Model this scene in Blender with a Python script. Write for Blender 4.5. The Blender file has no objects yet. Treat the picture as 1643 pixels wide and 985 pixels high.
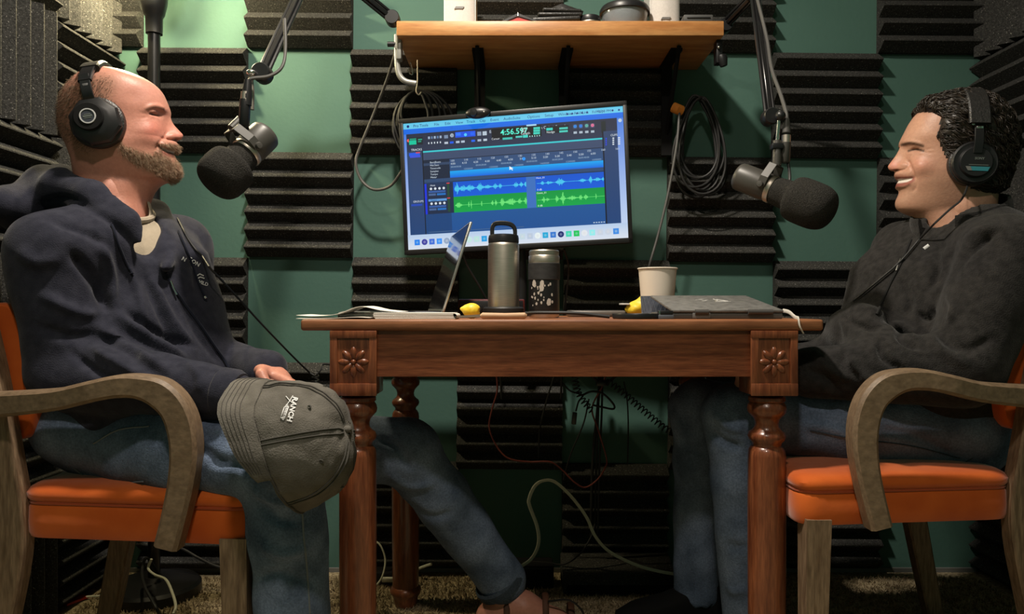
import bpy, bmesh, math, random
import numpy as np
from mathutils import Vector, Matrix, noise
from mathutils.bvhtree import BVHTree

scene = bpy.context.scene
COL = scene.collection
random.seed(7)
RNG = np.random.default_rng(7)
PI = math.pi

# ------------------------------------------------------------------ camera, world, lights, exposure
FPX, CX, CY, EYE = 1200.0, 821.5, 492.5, 0.77
cam_data = bpy.data.cameras.new('camera')
cam_data.sensor_width = 36.0
cam_data.lens = FPX / 1643.0 * 36.0
cam_data.clip_start = 0.02
cam = bpy.data.objects.new('camera', cam_data)
COL.objects.link(cam)
cam.location = (0, 0, EYE)
cam.rotation_euler = (PI / 2, 0, 0)
scene.camera = cam

world = bpy.data.worlds.new('room_dark')
scene.world = world
world.use_nodes = True
world.node_tree.nodes['Background'].inputs[0].default_value = (0.9, 0.95, 1.0, 1)
world.node_tree.nodes['Background'].inputs[1].default_value = 0.02

scene.view_settings.view_transform = 'Standard'
scene.view_settings.look = 'None'
scene.view_settings.gamma = 1.0
scene.view_settings.exposure = 0.0
scene.view_settings.use_curve_mapping = False

CEIL_LAMP = (-0.20, 1.12, 2.33)
CEIL_POWER = 40.0
FRONT_LAMP = (-0.12, -0.10, 2.33)
FRONT_POWER = 16.0
FLOOR_LAMP_POWER = 38.0
def lamp_light(name, loc, power, size, colour, parent=None):
    l = bpy.data.lights.new(name, 'AREA')
    l.shape = 'DISK'; l.size = size; l.energy = power; l.color = colour
    o = bpy.data.objects.new(name, l); COL.objects.link(o)
    o.location = loc
    if parent: o.parent = parent; o.location = Vector(loc) - parent.location
    return o

def P(px, py, Y):
    """photo pixel at depth Y -> world point"""
    return Vector(((px - CX) / FPX * Y, Y, EYE - (py - CY) / FPX * Y))

# ------------------------------------------------------------------ materials
MATS = {}
def mat(name, c1, c2=None, rough=0.6, metal=0.0, scale=30.0, stretch=(1, 1, 1), bump=0.0, bump_scale=None,
        sheen=0.0, spec=0.5, detail=4.0, contrast=(0.35, 0.65), emit=None, trans=0.0, attr=None, coat=0.0,
        speckle=None, aniso=0.0, sss=0.0, rot=(0, 0, 0), fine=None):
    if name in MATS: return MATS[name]
    m = bpy.data.materials.new(name); m.use_nodes = True
    nt = m.node_tree; N = nt.nodes; L = nt.links
    b = N['Principled BSDF']
    b.inputs['Roughness'].default_value = rough
    b.inputs['Metallic'].default_value = metal
    b.inputs['Specular IOR Level'].default_value = spec
    b.inputs['Sheen Weight'].default_value = sheen
    b.inputs['Sheen Roughness'].default_value = 0.4
    b.inputs['Coat Weight'].default_value = coat
    b.inputs['Transmission Weight'].default_value = trans
    if sss:
        b.inputs['Subsurface Weight'].default_value = sss
        b.inputs['Subsurface Radius'].default_value = (0.012, 0.005, 0.003)
    tc = N.new('ShaderNodeTexCoord'); mp = N.new('ShaderNodeMapping')
    mp.inputs['Scale'].default_value = stretch
    mp.inputs['Rotation'].default_value = rot
    L.new(tc.outputs['Object'], mp.inputs['Vector'])
    ns = N.new('ShaderNodeTexNoise'); ns.inputs['Scale'].default_value = scale; ns.inputs['Detail'].default_value = detail
    L.new(mp.outputs['Vector'], ns.inputs['Vector'])
    col = None
    if attr:
        at = N.new('ShaderNodeAttribute'); at.attribute_name = attr
        col = at.outputs['Color']
        if c2 is not None:
            mx = N.new('ShaderNodeMix'); mx.data_type = 'RGBA'; mx.blend_type = 'MULTIPLY'
            rp = N.new('ShaderNodeValToRGB')
            rp.color_ramp.elements[0].position, rp.color_ramp.elements[1].position = contrast
            rp.color_ramp.elements[0].color = (*c1, 1); rp.color_ramp.elements[1].color = (*c2, 1)
            L.new(ns.outputs['Fac'], rp.inputs['Fac'])
            mx.inputs[0].default_value = 1.0
            L.new(col, mx.inputs[6]); L.new(rp.outputs['Color'], mx.inputs[7]); col = mx.outputs[2]
        L.new(col, b.inputs['Base Color'])
    elif c2 is not None:
        rp = N.new('ShaderNodeValToRGB')
        rp.color_ramp.elements[0].position, rp.color_ramp.elements[1].position = contrast
        rp.color_ramp.elements[0].color = (*c1, 1); rp.color_ramp.elements[1].color = (*c2, 1)
        L.new(ns.outputs['Fac'], rp.inputs['Fac']); col = rp.outputs['Color']
        if fine:
            n2 = N.new('ShaderNodeTexNoise'); n2.inputs['Scale'].default_value = fine[0]; n2.inputs['Detail'].default_value = 3
            L.new(mp.outputs['Vector'], n2.inputs['Vector'])
            r2 = N.new('ShaderNodeValToRGB'); r2.color_ramp.elements[0].position = 0.3; r2.color_ramp.elements[1].position = 0.7
            v = fine[1]; r2.color_ramp.elements[0].color = (v, v, v, 1); r2.color_ramp.elements[1].color = (1, 1, 1, 1)
            L.new(n2.outputs['Fac'], r2.inputs['Fac'])
            mx = N.new('ShaderNodeMix'); mx.data_type = 'RGBA'; mx.blend_type = 'MULTIPLY'; mx.inputs[0].default_value = 1
            L.new(col, mx.inputs[6]); L.new(r2.outputs['Color'], mx.inputs[7]); col = mx.outputs[2]
        if speckle:
            vo = N.new('ShaderNodeTexNoise'); vo.inputs['Scale'].default_value = speckle[0]; vo.inputs['Detail'].default_value = 1
            L.new(mp.outputs['Vector'], vo.inputs['Vector'])
            r2 = N.new('ShaderNodeValToRGB'); r2.color_ramp.elements[0].position = speckle[1]; r2.color_ramp.elements[1].position = speckle[1] + 0.03
            L.new(vo.outputs['Fac'], r2.inputs['Fac'])
            mx = N.new('ShaderNodeMix'); mx.data_type = 'RGBA'
            L.new(r2.outputs['Color'], mx.inputs[0]); L.new(col, mx.inputs[6]); mx.inputs[7].default_value = (*speckle[2], 1)
            col = mx.outputs[2]
        L.new(col, b.inputs['Base Color'])
    else:
        b.inputs['Base Color'].default_value = (*c1, 1)
    if emit:
        b.inputs['Emission Strength'].default_value = emit
        if col: L.new(col, b.inputs['Emission Color'])
        else: b.inputs['Emission Color'].default_value = (*c1, 1)
    if bump:
        bn = N.new('ShaderNodeTexNoise'); bn.inputs['Scale'].default_value = bump_scale or scale; bn.inputs['Detail'].default_value = 3
        L.new(mp.outputs['Vector'], bn.inputs['Vector'])
        bp = N.new('ShaderNodeBump'); bp.inputs['Strength'].default_value = bump; bp.inputs['Distance'].default_value = 0.004
        L.new(bn.outputs['Fac'], bp.inputs['Height']); L.new(bp.outputs['Normal'], b.inputs['Normal'])
    MATS[name] = m
    return m

M_GREEN = mat('green_paint', (0.061, 0.142, 0.113), (0.071, 0.159, 0.127), rough=0.8, scale=3, bump=0.12, bump_scale=90)
M_CEIL = mat('ceiling_paint', (0.42, 0.42, 0.40), (0.48, 0.48, 0.46), rough=0.9, scale=6, bump=0.1, bump_scale=120)
M_FOAM = mat('charcoal_foam', (0.029, 0.029, 0.027), (0.062, 0.061, 0.057), rough=1.0, scale=220, bump=0.6, bump_scale=420,
             spec=0.1, speckle=(330, 0.70, (0.33, 0.32, 0.29)))
M_CARPET = mat('beige_carpet', (0.18, 0.14, 0.08), (0.44, 0.36, 0.23), rough=1.0, scale=110, bump=1.0, bump_scale=150, spec=0.1,
               speckle=(150, 0.66, (0.07, 0.05, 0.03)))
M_TABLE = mat('cherry_wood', (0.15, 0.040, 0.016), (0.27, 0.085, 0.034), rough=0.33, scale=7, stretch=(1.2, 14, 14), bump=0.06, bump_scale=20,
              fine=(28, 0.7), coat=0.2, detail=6)
M_TABLE_V = mat('cherry_wood_upright', (0.15, 0.040, 0.016), (0.28, 0.088, 0.034), rough=0.3, scale=7, stretch=(14, 14, 1.2), bump=0.06,
                bump_scale=20, fine=(28, 0.7), coat=0.25, detail=6)
M_TABLE_TOP = mat('table_top_wood', (0.22, 0.078, 0.030), (0.36, 0.145, 0.060), rough=0.5, scale=6, stretch=(1.2, 12, 12), bump=0.05,
                  bump_scale=20, fine=(26, 0.72), detail=6)
M_SHELF = mat('shelf_wood', (0.46, 0.195, 0.060), (0.62, 0.32, 0.115), rough=0.42, scale=5, stretch=(1.4, 9, 9), bump=0.04, bump_scale=20,
              fine=(24, 0.8), detail=6)
M_OAK = mat('weathered_oak', (0.205, 0.135, 0.080), (0.275, 0.188, 0.115), rough=0.5, scale=9, stretch=(5, 22, 7), bump=0.08, bump_scale=16,
            fine=(22, 0.65), detail=6)
M_OAK_V = mat('weathered_oak_upright', (0.17, 0.105, 0.060), (0.31, 0.210, 0.128), rough=0.5, scale=9, stretch=(18, 18, 2), bump=0.08,
              bump_scale=16, fine=(22, 0.65), detail=6)
M_VELVET = mat('orange_velvet', (0.50, 0.085, 0.010), (0.64, 0.130, 0.018), rough=0.75, scale=9, sheen=0.6, spec=0.15, bump=0.25, bump_scale=26)
M_PIPING = mat('velvet_piping', (0.36, 0.055, 0.008), rough=0.8, sheen=0.5)
M_NAVY = mat('navy_fleece_cotton', (0.023, 0.024, 0.036), (0.034, 0.035, 0.050), rough=0.95, scale=60, bump=0.35, bump_scale=500, sheen=0.12, spec=0.1)
M_NAVY_DARK = mat('navy_trim', (0.012, 0.014, 0.024), rough=0.9, sheen=0.2, spec=0.1)
M_FLEECE = mat('black_fleece', (0.021, 0.020, 0.0195), (0.034, 0.032, 0.031), rough=1.0, scale=80, bump=0.5, bump_scale=420, sheen=0.14, spec=0.05)
M_FLEECE_IN = mat('black_collar_lining', (0.008, 0.008, 0.008), rough=0.9)
M_DENIM = mat('blue_denim', (0.095, 0.132, 0.205), (0.215, 0.280, 0.410), rough=0.9, scale=14, bump=0.4, bump_scale=380, spec=0.15, fine=(260, 0.62), detail=5)
M_DENIM_DK = mat('dark_grey_denim', (0.045, 0.060, 0.080), (0.085, 0.112, 0.150), rough=0.9, scale=14, bump=0.4, bump_scale=380, spec=0.15, fine=(260, 0.62), detail=5)
M_STITCH = mat('denim_stitch', (0.16, 0.18, 0.20), rough=0.9)
M_SKIN = mat('skin', (0.90, 0.88, 0.88), (1, 1, 1), attr='Col', rough=0.46, scale=160, bump=0.10, bump_scale=260, spec=0.4, sss=0.10)
M_TEE = mat('beige_cotton', (0.36, 0.30, 0.22), (0.42, 0.35, 0.26), rough=0.95, scale=40, bump=0.3, bump_scale=400)
M_BLACK = mat('black_plastic', (0.012, 0.012, 0.013), rough=0.38)
M_BLACKM = mat('black_metal', (0.010, 0.010, 0.011), rough=0.28, spec=0.6)
M_BLACK_MATT = mat('matt_black', (0.007, 0.007, 0.007), rough=0.85, spec=0.2)
M_RUBBER = mat('black_cable', (0.014, 0.014, 0.014), rough=0.55)
M_GREYCABLE = mat('grey_cable', (0.075, 0.073, 0.068), rough=0.5)
M_LEATHER = mat('black_leather', (0.016, 0.015, 0.015), (0.024, 0.023, 0.022), rough=0.4, scale=120, bump=0.3, bump_scale=300)
M_CHROME = mat('chrome', (0.75, 0.74, 0.72), rough=0.18, metal=1.0)
M_STEEL = mat('brushed_steel', (0.52, 0.47, 0.41), (0.68, 0.62, 0.54), rough=0.42, metal=1.0, scale=40, stretch=(1, 1, 60))
M_MICGREY = mat('mic_grey', (0.055, 0.052, 0.046), rough=0.42, spec=0.5)
M_MICFOAM = mat('mic_foam', (0.020, 0.019, 0.017), (0.042, 0.040, 0.036), rough=1.0, scale=420, bump=0.8, bump_scale=520, spec=0.1)
M_WHITE = mat('white_plastic', (0.66, 0.64, 0.60), rough=0.45)
M_OFFWHITE = mat('cream_cable', (0.62, 0.62, 0.50), rough=0.5)
M_PAPER = mat('paper', (0.72, 0.68, 0.62), (0.78, 0.74, 0.68), rough=0.9, scale=20)
M_CUP = mat('paper_cup', (0.74, 0.66, 0.56), (0.78, 0.70, 0.60), rough=0.6, scale=10)
M_YELLOW = mat('yellow', (0.80, 0.56, 0.02), (0.86, 0.64, 0.05), rough=0.45, scale=60, bump=0.2, bump_scale=200)
M_RED = mat('red_plastic', (0.50, 0.030, 0.020), rough=0.4)
M_REDCABLE = mat('red_cable', (0.20, 0.045, 0.035), rough=0.5)
M_ORANGE = mat('orange_strap', (0.75, 0.25, 0.03), rough=0.7)
M_CAP = mat('grey_cap_cotton', (0.100, 0.092, 0.078), (0.150, 0.139, 0.120), rough=0.95, scale=26, bump=0.4, bump_scale=420, spec=0.1)
M_CAPSEAM = mat('cap_seam', (0.060, 0.055, 0.047), rough=0.95)
M_WHITETHREAD = mat('white_thread', (0.75, 0.75, 0.74), rough=0.8)
M_LAPTOPG = mat('dark_grey_cover', (0.10, 0.099, 0.095), (0.17, 0.167, 0.16), rough=0.6, scale=70, bump=0.15, bump_scale=300, speckle=(240, 0.66, (0.16, 0.16, 0.15)))
M_SILVER = mat('silver_aluminium', (0.50, 0.49, 0.48), rough=0.35, metal=0.9)
M_TEAL = mat('teal_print', (0.03, 0.20, 0.24), rough=0.4)
M_BLUE = mat('blue_marker', (0.05, 0.14, 0.75), rough=0.4)
M_GLASSY = mat('clear_plastic', (0.75, 0.80, 0.84), rough=0.12, trans=0.75)
M_TEETH = mat('teeth', (0.80, 0.76, 0.68), rough=0.3)
M_DARKHAIR = mat('dark_brown_hair', (0.010, 0.007, 0.005), (0.030, 0.021, 0.014), rough=0.42, scale=120, spec=0.5)
M_BEARD = mat('sandy_beard', (0.22, 0.13, 0.075), (0.52, 0.37, 0.25), rough=0.6, scale=140, spec=0.3)
M_SHORTHAIR = mat('short_brown_hair', (0.085, 0.050, 0.030), (0.20, 0.135, 0.085), rough=0.6, scale=120, spec=0.3)
M_COL = mat('printed_colours', (1, 1, 1), attr='Col', rough=0.5)

# ------------------------------------------------------------------ object helpers
def tag(o, label=None, cat=None, group=None, kind=None):
    if label: o['label'] = label
    if cat: o['category'] = cat
    if group: o['group'] = group
    if kind: o['kind'] = kind
    return o

def thing(name, loc, label, cat, group=None):
    o = bpy.data.objects.new(name, None); COL.objects.link(o)
    o.empty_display_size = 0.05
    o.location = loc
    return tag(o, label, cat, group)

def origin_of(parent):
    v = Vector((0, 0, 0))
    while parent is not None:
        v += parent.location; parent = parent.parent
    return v

def link_mesh(name, me, m, parent=None, smooth=True, world_coords=True):
    """mesh given in world coordinates; becomes a child of parent at parent's origin"""
    o = bpy.data.objects.new(name, me); COL.objects.link(o)
    if m is not None and len(me.materials) == 0: me.materials.append(m)
    if smooth: me.polygons.foreach_set('use_smooth', np.ones(len(me.polygons), bool))
    if parent is not None:
        o.parent = parent
        if world_coords:
            me.transform(Matrix.Translation(-origin_of(parent)))
    me.update()
    return o

def np_mesh(name, V, F):
    """fast mesh from arrays (F: n x 3 or n x 4)"""
    me = bpy.data.meshes.new(name)
    V = np.asarray(V, np.float32); F = np.asarray(F, np.int32)
    me.vertices.add(len(V)); me.vertices.foreach_set('co', V.ravel())
    k = F.shape[1]
    me.loops.add(F.size); me.loops.foreach_set('vertex_index', F.ravel())
    me.polygons.add(len(F))
    me.polygons.foreach_set('loop_start', np.arange(0, F.size, k, dtype=np.int32))
    me.update(calc_edges=True); me.validate()
    return me

class MB:
    """collects shapes (world coordinates) for one mesh"""
    def __init__(s): s.v = []; s.f = []
    def add(s, v, f):
        n = len(s.v); s.v += [tuple(p) for p in v]; s.f += [tuple(i + n for i in q) for q in f]; return s
    def box(s, c, size, rot=None, bevel=0.0, seg=2):
        bm = bmesh.new(); bmesh.ops.create_cube(bm, size=1.0)
        for q in bm.verts: q.co = Vector((q.co.x * size[0], q.co.y * size[1], q.co.z * size[2]))
        if bevel: bmesh.ops.bevel(bm, geom=list(bm.edges), offset=bevel, segments=seg, affect='EDGES', profile=0.5)
        M = Matrix.Translation(Vector(c)) @ (rot.to_4x4() if rot is not None else Matrix.Identity(4))
        bm.verts.ensure_lookup_table(); bm.verts.index_update()
        s.add([M @ q.co for q in bm.verts], [[q.index for q in f.verts] for f in bm.faces]); bm.free(); return s
    def tube(s, pts, r, seg=8, closed=False, cap=True, flat=None):
        pts = [Vector(p) for p in pts]; n = len(pts)
        rs = r if hasattr(r, '__len__') else [r] * n
        tang = []
        for i in range(n):
            a = pts[(i - 1) % n] if (closed or i > 0) else pts[0]; b = pts[(i + 1) % n] if (closed or i < n - 1) else pts[-1]
            t = b - a; tang.append(t.normalized() if t.length > 1e-9 else Vector((0, 0, 1)))
        up = Vector((0, 0, 1)) if abs(tang[0].z) < 0.9 else Vector((1, 0, 0))
        nrm = (up - tang[0] * up.dot(tang[0])).normalized()
        V = []
        for i in range(n):
            t = tang[i]; nrm = (nrm - t * nrm.dot(t))
            nrm = nrm.normalized() if nrm.length > 1e-9 else t.orthogonal().normalized()
            bn = t.cross(nrm)
            for k in range(seg):
                a = 2 * PI * k / seg
                V.append(pts[i] + (nrm * math.cos(a) + bn * math.sin(a) * (flat or 1.0)) * rs[i])
        F = []
        for i in range(n if closed else n - 1):
            j = (i + 1) % n
            for k in range(seg):
                l = (k + 1) % seg; F.append((i * seg + k, i * seg + l, j * seg + l, j * seg + k))
        if cap and not closed:
            F.append(tuple(range(seg - 1, -1, -1))); F.append(tuple((n - 1) * seg + k for k in range(seg)))
        return s.add(V, F)
    def lathe(s, prof, base, axis=(0, 0, 1), seg=32, cap=True, xdir=None, squash=1.0):
        """prof: list of (radius, height along axis)"""
        ax = Vector(axis).normalized(); x = Vector(xdir) if xdir else ax.orthogonal(); x = (x - ax * x.dot(ax)).normalized(); y = ax.cross(x)
        base = Vector(base); V = []; F = []; n = len(prof)
        for r, h in prof:
            for k in range(seg):
                a = 2 * PI * k / seg; V.append(base + ax * h + x * (r * math.cos(a)) + y * (r * squash * math.sin(a)))
        for i in range(n - 1):
            for k in range(seg):
                l = (k + 1) % seg; F.append((i * seg + k, i * seg + l, (i + 1) * seg + l, (i + 1) * seg + k))
        if cap: F.append(tuple(range(seg - 1, -1, -1))); F.append(tuple((n - 1) * seg + k for k in range(seg)))
        return s.add(V, F)
    def ball(s, c, r, seg=16, rings=10, rot=None):
        r = r if hasattr(r, '__len__') else (r, r, r); R = rot.to_3x3() if rot is not None else Matrix.Identity(3)
        V = [Vector(c) + R @ Vector((0, 0, r[2]))]; F = []
        for i in range(1, rings):
            ph = PI * i / rings
            for k in range(seg):
                a = 2 * PI * k / seg
                V.append(Vector(c) + R @ Vector((r[0] * math.sin(ph) * math.cos(a), r[1] * math.sin(ph) * math.sin(a), r[2] * math.cos(ph))))
        V.append(Vector(c) - R @ Vector((0, 0, r[2])))
        for k in range(seg):
            F.append((0, 1 + k, 1 + (k + 1) % seg))
            F.append((len(V) - 1, 1 + (rings - 2) * seg + (k + 1) % seg, 1 + (rings - 2) * seg + k))
        for i in range(rings - 2):
            for k in range(seg):
                l = (k + 1) % seg; F.append((1 + i * seg + k, 1 + (i + 1) * seg + k, 1 + (i + 1) * seg + l, 1 + i * seg + l))
        return s.add(V, F)
    def prism(s, poly, d):
        """polygon (list of Vector) extruded by vector d"""
        n = len(poly); d = Vector(d); V = [Vector(p) for p in poly] + [Vector(p) + d for p in poly]
        F = [tuple(range(n)), tuple(range(2 * n - 1, n - 1, -1))] + [(i, i + n, (i + 1) % n + n, (i + 1) % n) for i in range(n)]
        return s.add(V, F)
    def sweep(s, pts, half_w, half_t, side, bevel=0.25):
        """rounded-rectangle section swept along pts; side = direction of the thickness (unit), width lies in the plane of the path"""
        pts = [Vector(p) for p in pts]; n = len(pts); side = Vector(side).normalized(); V = []; F = []
        hw = half_w if hasattr(half_w, '__len__') else [half_w] * n
        for i in range(n):
            t = (pts[min(i + 1, n - 1)] - pts[max(i - 1, 0)]).normalized(); w = t.cross(side).normalized()
            b = min(hw[i], half_t) * bevel
            for (a, c) in ((hw[i] - b, half_t), (hw[i], half_t - b), (hw[i], -half_t + b), (hw[i] - b, -half_t), (-hw[i] + b, -half_t),
                           (-hw[i], -half_t + b), (-hw[i], half_t - b), (-hw[i] + b, half_t)):
                V.append(pts[i] + w * a + side * c)
        for i in range(n - 1):
            for k in range(8):
                l = (k + 1) % 8; F.append((i * 8 + k, i * 8 + l, (i + 1) * 8 + l, (i + 1) * 8 + k))
        F.append(tuple(range(7, -1, -1))); F.append(tuple((n - 1) * 8 + k for k in range(8)))
        return s.add(V, F)
    def build(s, name, m, parent=None, smooth=True, auto=40, recalc=True):
        me = bpy.data.meshes.new(name); me.from_pydata(s.v, [], s.f); me.update()
        if recalc:
            bm = bmesh.new(); bm.from_mesh(me); bmesh.ops.recalc_face_normals(bm, faces=bm.faces)
            if smooth and auto:
                for e in bm.edges:
                    if len(e.link_faces) == 2 and e.calc_face_angle(0) > math.radians(auto): e.smooth = False
            bm.to_mesh(me); bm.free()
        return link_mesh(name, me, m, parent, smooth)

def spline(pts, n=8, closed=False):
    """Catmull-Rom through the points (any dimension)"""
    A = [np.array(p, float) for p in pts]; out = []; m = len(A)
    rng = range(m) if closed else range(m - 1)
    for i in rng:
        p0 = A[(i - 1) % m] if (closed or i > 0) else A[0] * 2 - A[1]
        p1, p2 = A[i], A[(i + 1) % m]
        p3 = A[(i + 2) % m] if (closed or i + 2 < m) else A[-1] * 2 - A[-2]
        for k in range(n):
            t = k / n
            out.append(0.5 * (2 * p1 + (p2 - p0) * t + (2 * p0 - 5 * p1 + 4 * p2 - p3) * t * t + (3 * p1 - p0 - 3 * p2 + p3) * t ** 3))
    if not closed: out.append(A[-1])
    return out

def vspline(pts, n=8, closed=False): return [Vector(p) for p in spline(pts, n, closed)]

def text_mesh(txt, size=1.0, extrude=0.0, bold=0.0):
    """text -> mesh lying in the xy plane, left-aligned at the origin"""
    c = bpy.data.curves.new('lettering', 'FONT'); c.body = txt; c.size = size; c.extrude = extrude; c.offset = bold; c.resolution_u = 2
    o = bpy.data.objects.new('lettering', c); COL.objects.link(o)
    dg = bpy.context.evaluated_depsgraph_get()
    me = bpy.data.meshes.new_from_object(o.evaluated_get(dg), depsgraph=dg)
    bpy.data.objects.remove(o); bpy.data.curves.remove(c)
    return me

# ------------------------------------------------------------------ the room
D_BACK, X_LEFT, X_RIGHT, Y_FRONT, Z_CEIL = 2.178, -1.167, 1.373, -1.05, 2.36
def slab(name, c, size, m):
    o = MB().box(c, size).build(name, m, smooth=False); return tag(o, kind='structure')
floor = slab('floor', ((X_LEFT + X_RIGHT) / 2, (D_BACK + Y_FRONT) / 2, -0.03), (X_RIGHT - X_LEFT + 0.2, D_BACK - Y_FRONT + 0.2, 0.06), M_CARPET)
ceiling = slab('ceiling', ((X_LEFT + X_RIGHT) / 2, (D_BACK + Y_FRONT) / 2, Z_CEIL + 0.03), (X_RIGHT - X_LEFT + 0.2, D_BACK - Y_FRONT + 0.2, 0.06), M_CEIL)
wall_back = slab('wall_back', ((X_LEFT + X_RIGHT) / 2, D_BACK + 0.05, Z_CEIL / 2), (X_RIGHT - X_LEFT + 0.2, 0.10, Z_CEIL), M_GREEN)
wall_left = slab('wall_left', (X_LEFT - 0.05, (D_BACK + Y_FRONT) / 2, Z_CEIL / 2), (0.10, D_BACK - Y_FRONT, Z_CEIL), M_GREEN)
wall_right = slab('wall_right', (X_RIGHT + 0.05, (D_BACK + Y_FRONT) / 2, Z_CEIL / 2), (0.10, D_BACK - Y_FRONT, Z_CEIL), M_GREEN)
wall_front = slab('wall_front', ((X_LEFT + X_RIGHT) / 2, Y_FRONT - 0.05, Z_CEIL / 2), (X_RIGHT - X_LEFT + 0.2, 0.10, Z_CEIL), M_GREEN)

T = 0.303
def foam_mesh(width, n=6):
    """wedge foam tile, wedges run along x, back on y=0, wedges point to -y; centred"""
    base, dep, tip = 0.013, 0.046, 0.0016
    prof = [(0.0, -T / 2), ]
    p = T / n
    prof = []
    for i in range(n):
        z0 = -T / 2 + i * p
        prof += [(-base, z0), (-dep, z0 + p / 2 - tip), (-dep, z0 + p / 2 + tip)]
    prof += [(-base, T / 2)]
    k = len(prof); V = []
    for x in (-width / 2, width / 2):
        V += [(x, y, z) for y, z in prof] + [(x, 0, z) for y, z in prof]
    F = []
    o2 = 2 * k
    for i in range(k - 1):
        F.append((i, i + 1, o2 + i + 1, o2 + i))               # wedge faces
        F.append((i, k + i, k + i + 1, i + 1)); F.append((o2 + i, o2 + i + 1, o2 + k + i + 1, o2 + k + i))
    F += [(0, o2, o2 + k, k), (k - 1, 2 * k - 1, o2 + 2 * k - 1, o2 + k - 1), (k, o2 + k, o2 + 2 * k - 1, 2 * k - 1)]
    me = bpy.data.meshes.new('foam_panel'); me.from_pydata(V, [], F); me.update()
    bm = bmesh.new(); bm.from_mesh(me); bmesh.ops.recalc_face_normals(bm, faces=bm.faces); bm.to_mesh(me); bm.free()
    me.materials.append(M_FOAM); return me
FOAM = foam_mesh(T)
def foam(parent, loc, rot, me=FOAM):
    o = bpy.data.objects.new('foam_panel', me); COL.objects.link(o); o.parent = parent
    o.location = loc; o.rotation_euler = rot
    return o
ROLL = 0.0095
FOAM_CUT = foam_mesh(0.094)
for c in range(-1, 8):
    for r in range(0, 7):
        if (c + r) % 2: continue
        if c < 0: x, me = X_LEFT + 0.002 + 0.047, FOAM_CUT
        else: x, me = -1.069 + 0.304 * (c + 0.5), FOAM
        z = 0.303 * (r + 0.5) - (x + 0.1) * ROLL
        if r == 0: z = 0.1665 - (x + 0.1) * ROLL * 0.2
        j = random.uniform(-0.003, 0.003)
        foam(wall_back, (x + j, D_BACK - 0.0005, z + j), (0, ROLL + random.uniform(-0.004, 0.004), 0), me)
def quat_rot(m): return m.to_euler()
for c in range(0, 4):
    for r in range(0, 7):
        y = 2.172 - 0.303 * (c + 0.5); z = 0.303 * (r + 0.5) - 0.018
        if r == 0: z += 0.022
        y += random.uniform(-0.002, 0.002); z += random.uniform(-0.002, 0.002)
        horiz = (c + r) % 2 == 0
        # left wall: tile's -y must face +x
        RL = Matrix.Rotation(PI / 2, 3, 'Z'); RR = Matrix.Rotation(-PI / 2, 3, 'Z')
        S = Matrix.Identity(3) if horiz else Matrix.Rotation(PI / 2, 3, 'Y')
        foam(wall_left, (X_LEFT + 0.0005, y, z), (RL @ S).to_euler())
        if c < 3:
            foam(wall_right, (X_RIGHT - 0.0005, y, z - 0.012 + (0.012 if r == 0 else 0)), (RR @ S).to_euler())
b = MB().box((0.1, D_BACK - 0.004, 0.006), (2.5, 0.008, 0.012)).build('baseboard_back', mat('baseboard_paint', (0.16, 0.16, 0.15), rough=0.6), smooth=False)
tag(b, kind='structure')

# ------------------------------------------------------------------ lamps of the room
cl = thing('ceiling_light', (CEIL_LAMP[0], CEIL_LAMP[1], Z_CEIL), 'small round ceiling lamp closest to the table', 'lamp')
MB().lathe([(0.0, 0.0), (0.10, 0.0), (0.10, -0.012), (0.09, -0.02), (0.0, -0.02)], (CEIL_LAMP[0], CEIL_LAMP[1], Z_CEIL), seg=32, cap=False).build('base', M_WHITE, cl)
lamp_light('ceiling_bulb', CEIL_LAMP, CEIL_POWER, 0.13, (1.0, 0.90, 0.77), cl)
cl2 = thing('ceiling_light', (FRONT_LAMP[0], FRONT_LAMP[1], Z_CEIL), 'second round ceiling lamp nearer the camera', 'lamp')
MB().lathe([(0.0, 0.0), (0.14, 0.0), (0.14, -0.012), (0.13, -0.02), (0.0, -0.02)], (FRONT_LAMP[0], FRONT_LAMP[1], Z_CEIL), seg=32, cap=False).build('base', M_WHITE, cl2)
lamp_light('ceiling_bulb', FRONT_LAMP, FRONT_POWER, 0.15, (1.0, 0.88, 0.75), cl2)

LX, LY = -0.957, 2.0
fl = thing('floor_lamp', (LX, LY, 0), 'black floor lamp with round base standing in the corner behind the bearded man', 'lamp')
MB().lathe([(0.0, 0), (0.114, 0), (0.118, 0.004), (0.118, 0.026), (0.110, 0.034), (0.03, 0.040), (0.022, 0.05), (0, 0.05)], (LX, LY, 0), seg=48, cap=False).build('base', M_BLACK, fl)
MB().lathe([(0.0155, 0.04), (0.0155, 1.55)], (LX, LY, 0), seg=20).build('pole', M_BLACKM, fl)
MB().lathe([(0.021, 1.50), (0.022, 1.545), (0.026, 1.55), (0.034, 1.585), (0.034, 1.60), (0.0, 1.60)], (LX, LY, 0), seg=24).build('lamp_holder', M_BLACK, fl)
bulb = MB().ball((LX, LY, 1.665), (0.032, 0.032, 0.042), 20, 14).build('bulb', mat('warm_bulb', (1.0, 0.84, 0.55), emit=18.0), fl)
MB().lathe([(0.10, 1.70), (0.115, 1.76), (0.125, 1.82), (0.122, 1.82), (0.112, 1.76), (0.097, 1.70)], (LX, LY, 0), seg=36, cap=False).build(
    'lamp_shade', mat('frosted_shade', (0.8, 0.78, 0.72), rough=0.6), fl)
for a in (0, 2 * PI / 3, 4 * PI / 3):
    MB().tube([(LX + 0.030 * math.cos(a), LY + 0.03 * math.sin(a), 1.595), (LX + 0.099 * math.cos(a), LY + 0.099 * math.sin(a), 1.703)], 0.002, 6).build('shade_support', M_BLACK, fl)
pl = bpy.data.lights.new('lamp_bulb_light', 'POINT'); pl.energy = FLOOR_LAMP_POWER; pl.shadow_soft_size = 0.03; pl.color = (1.0, 0.84, 0.50)
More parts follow.
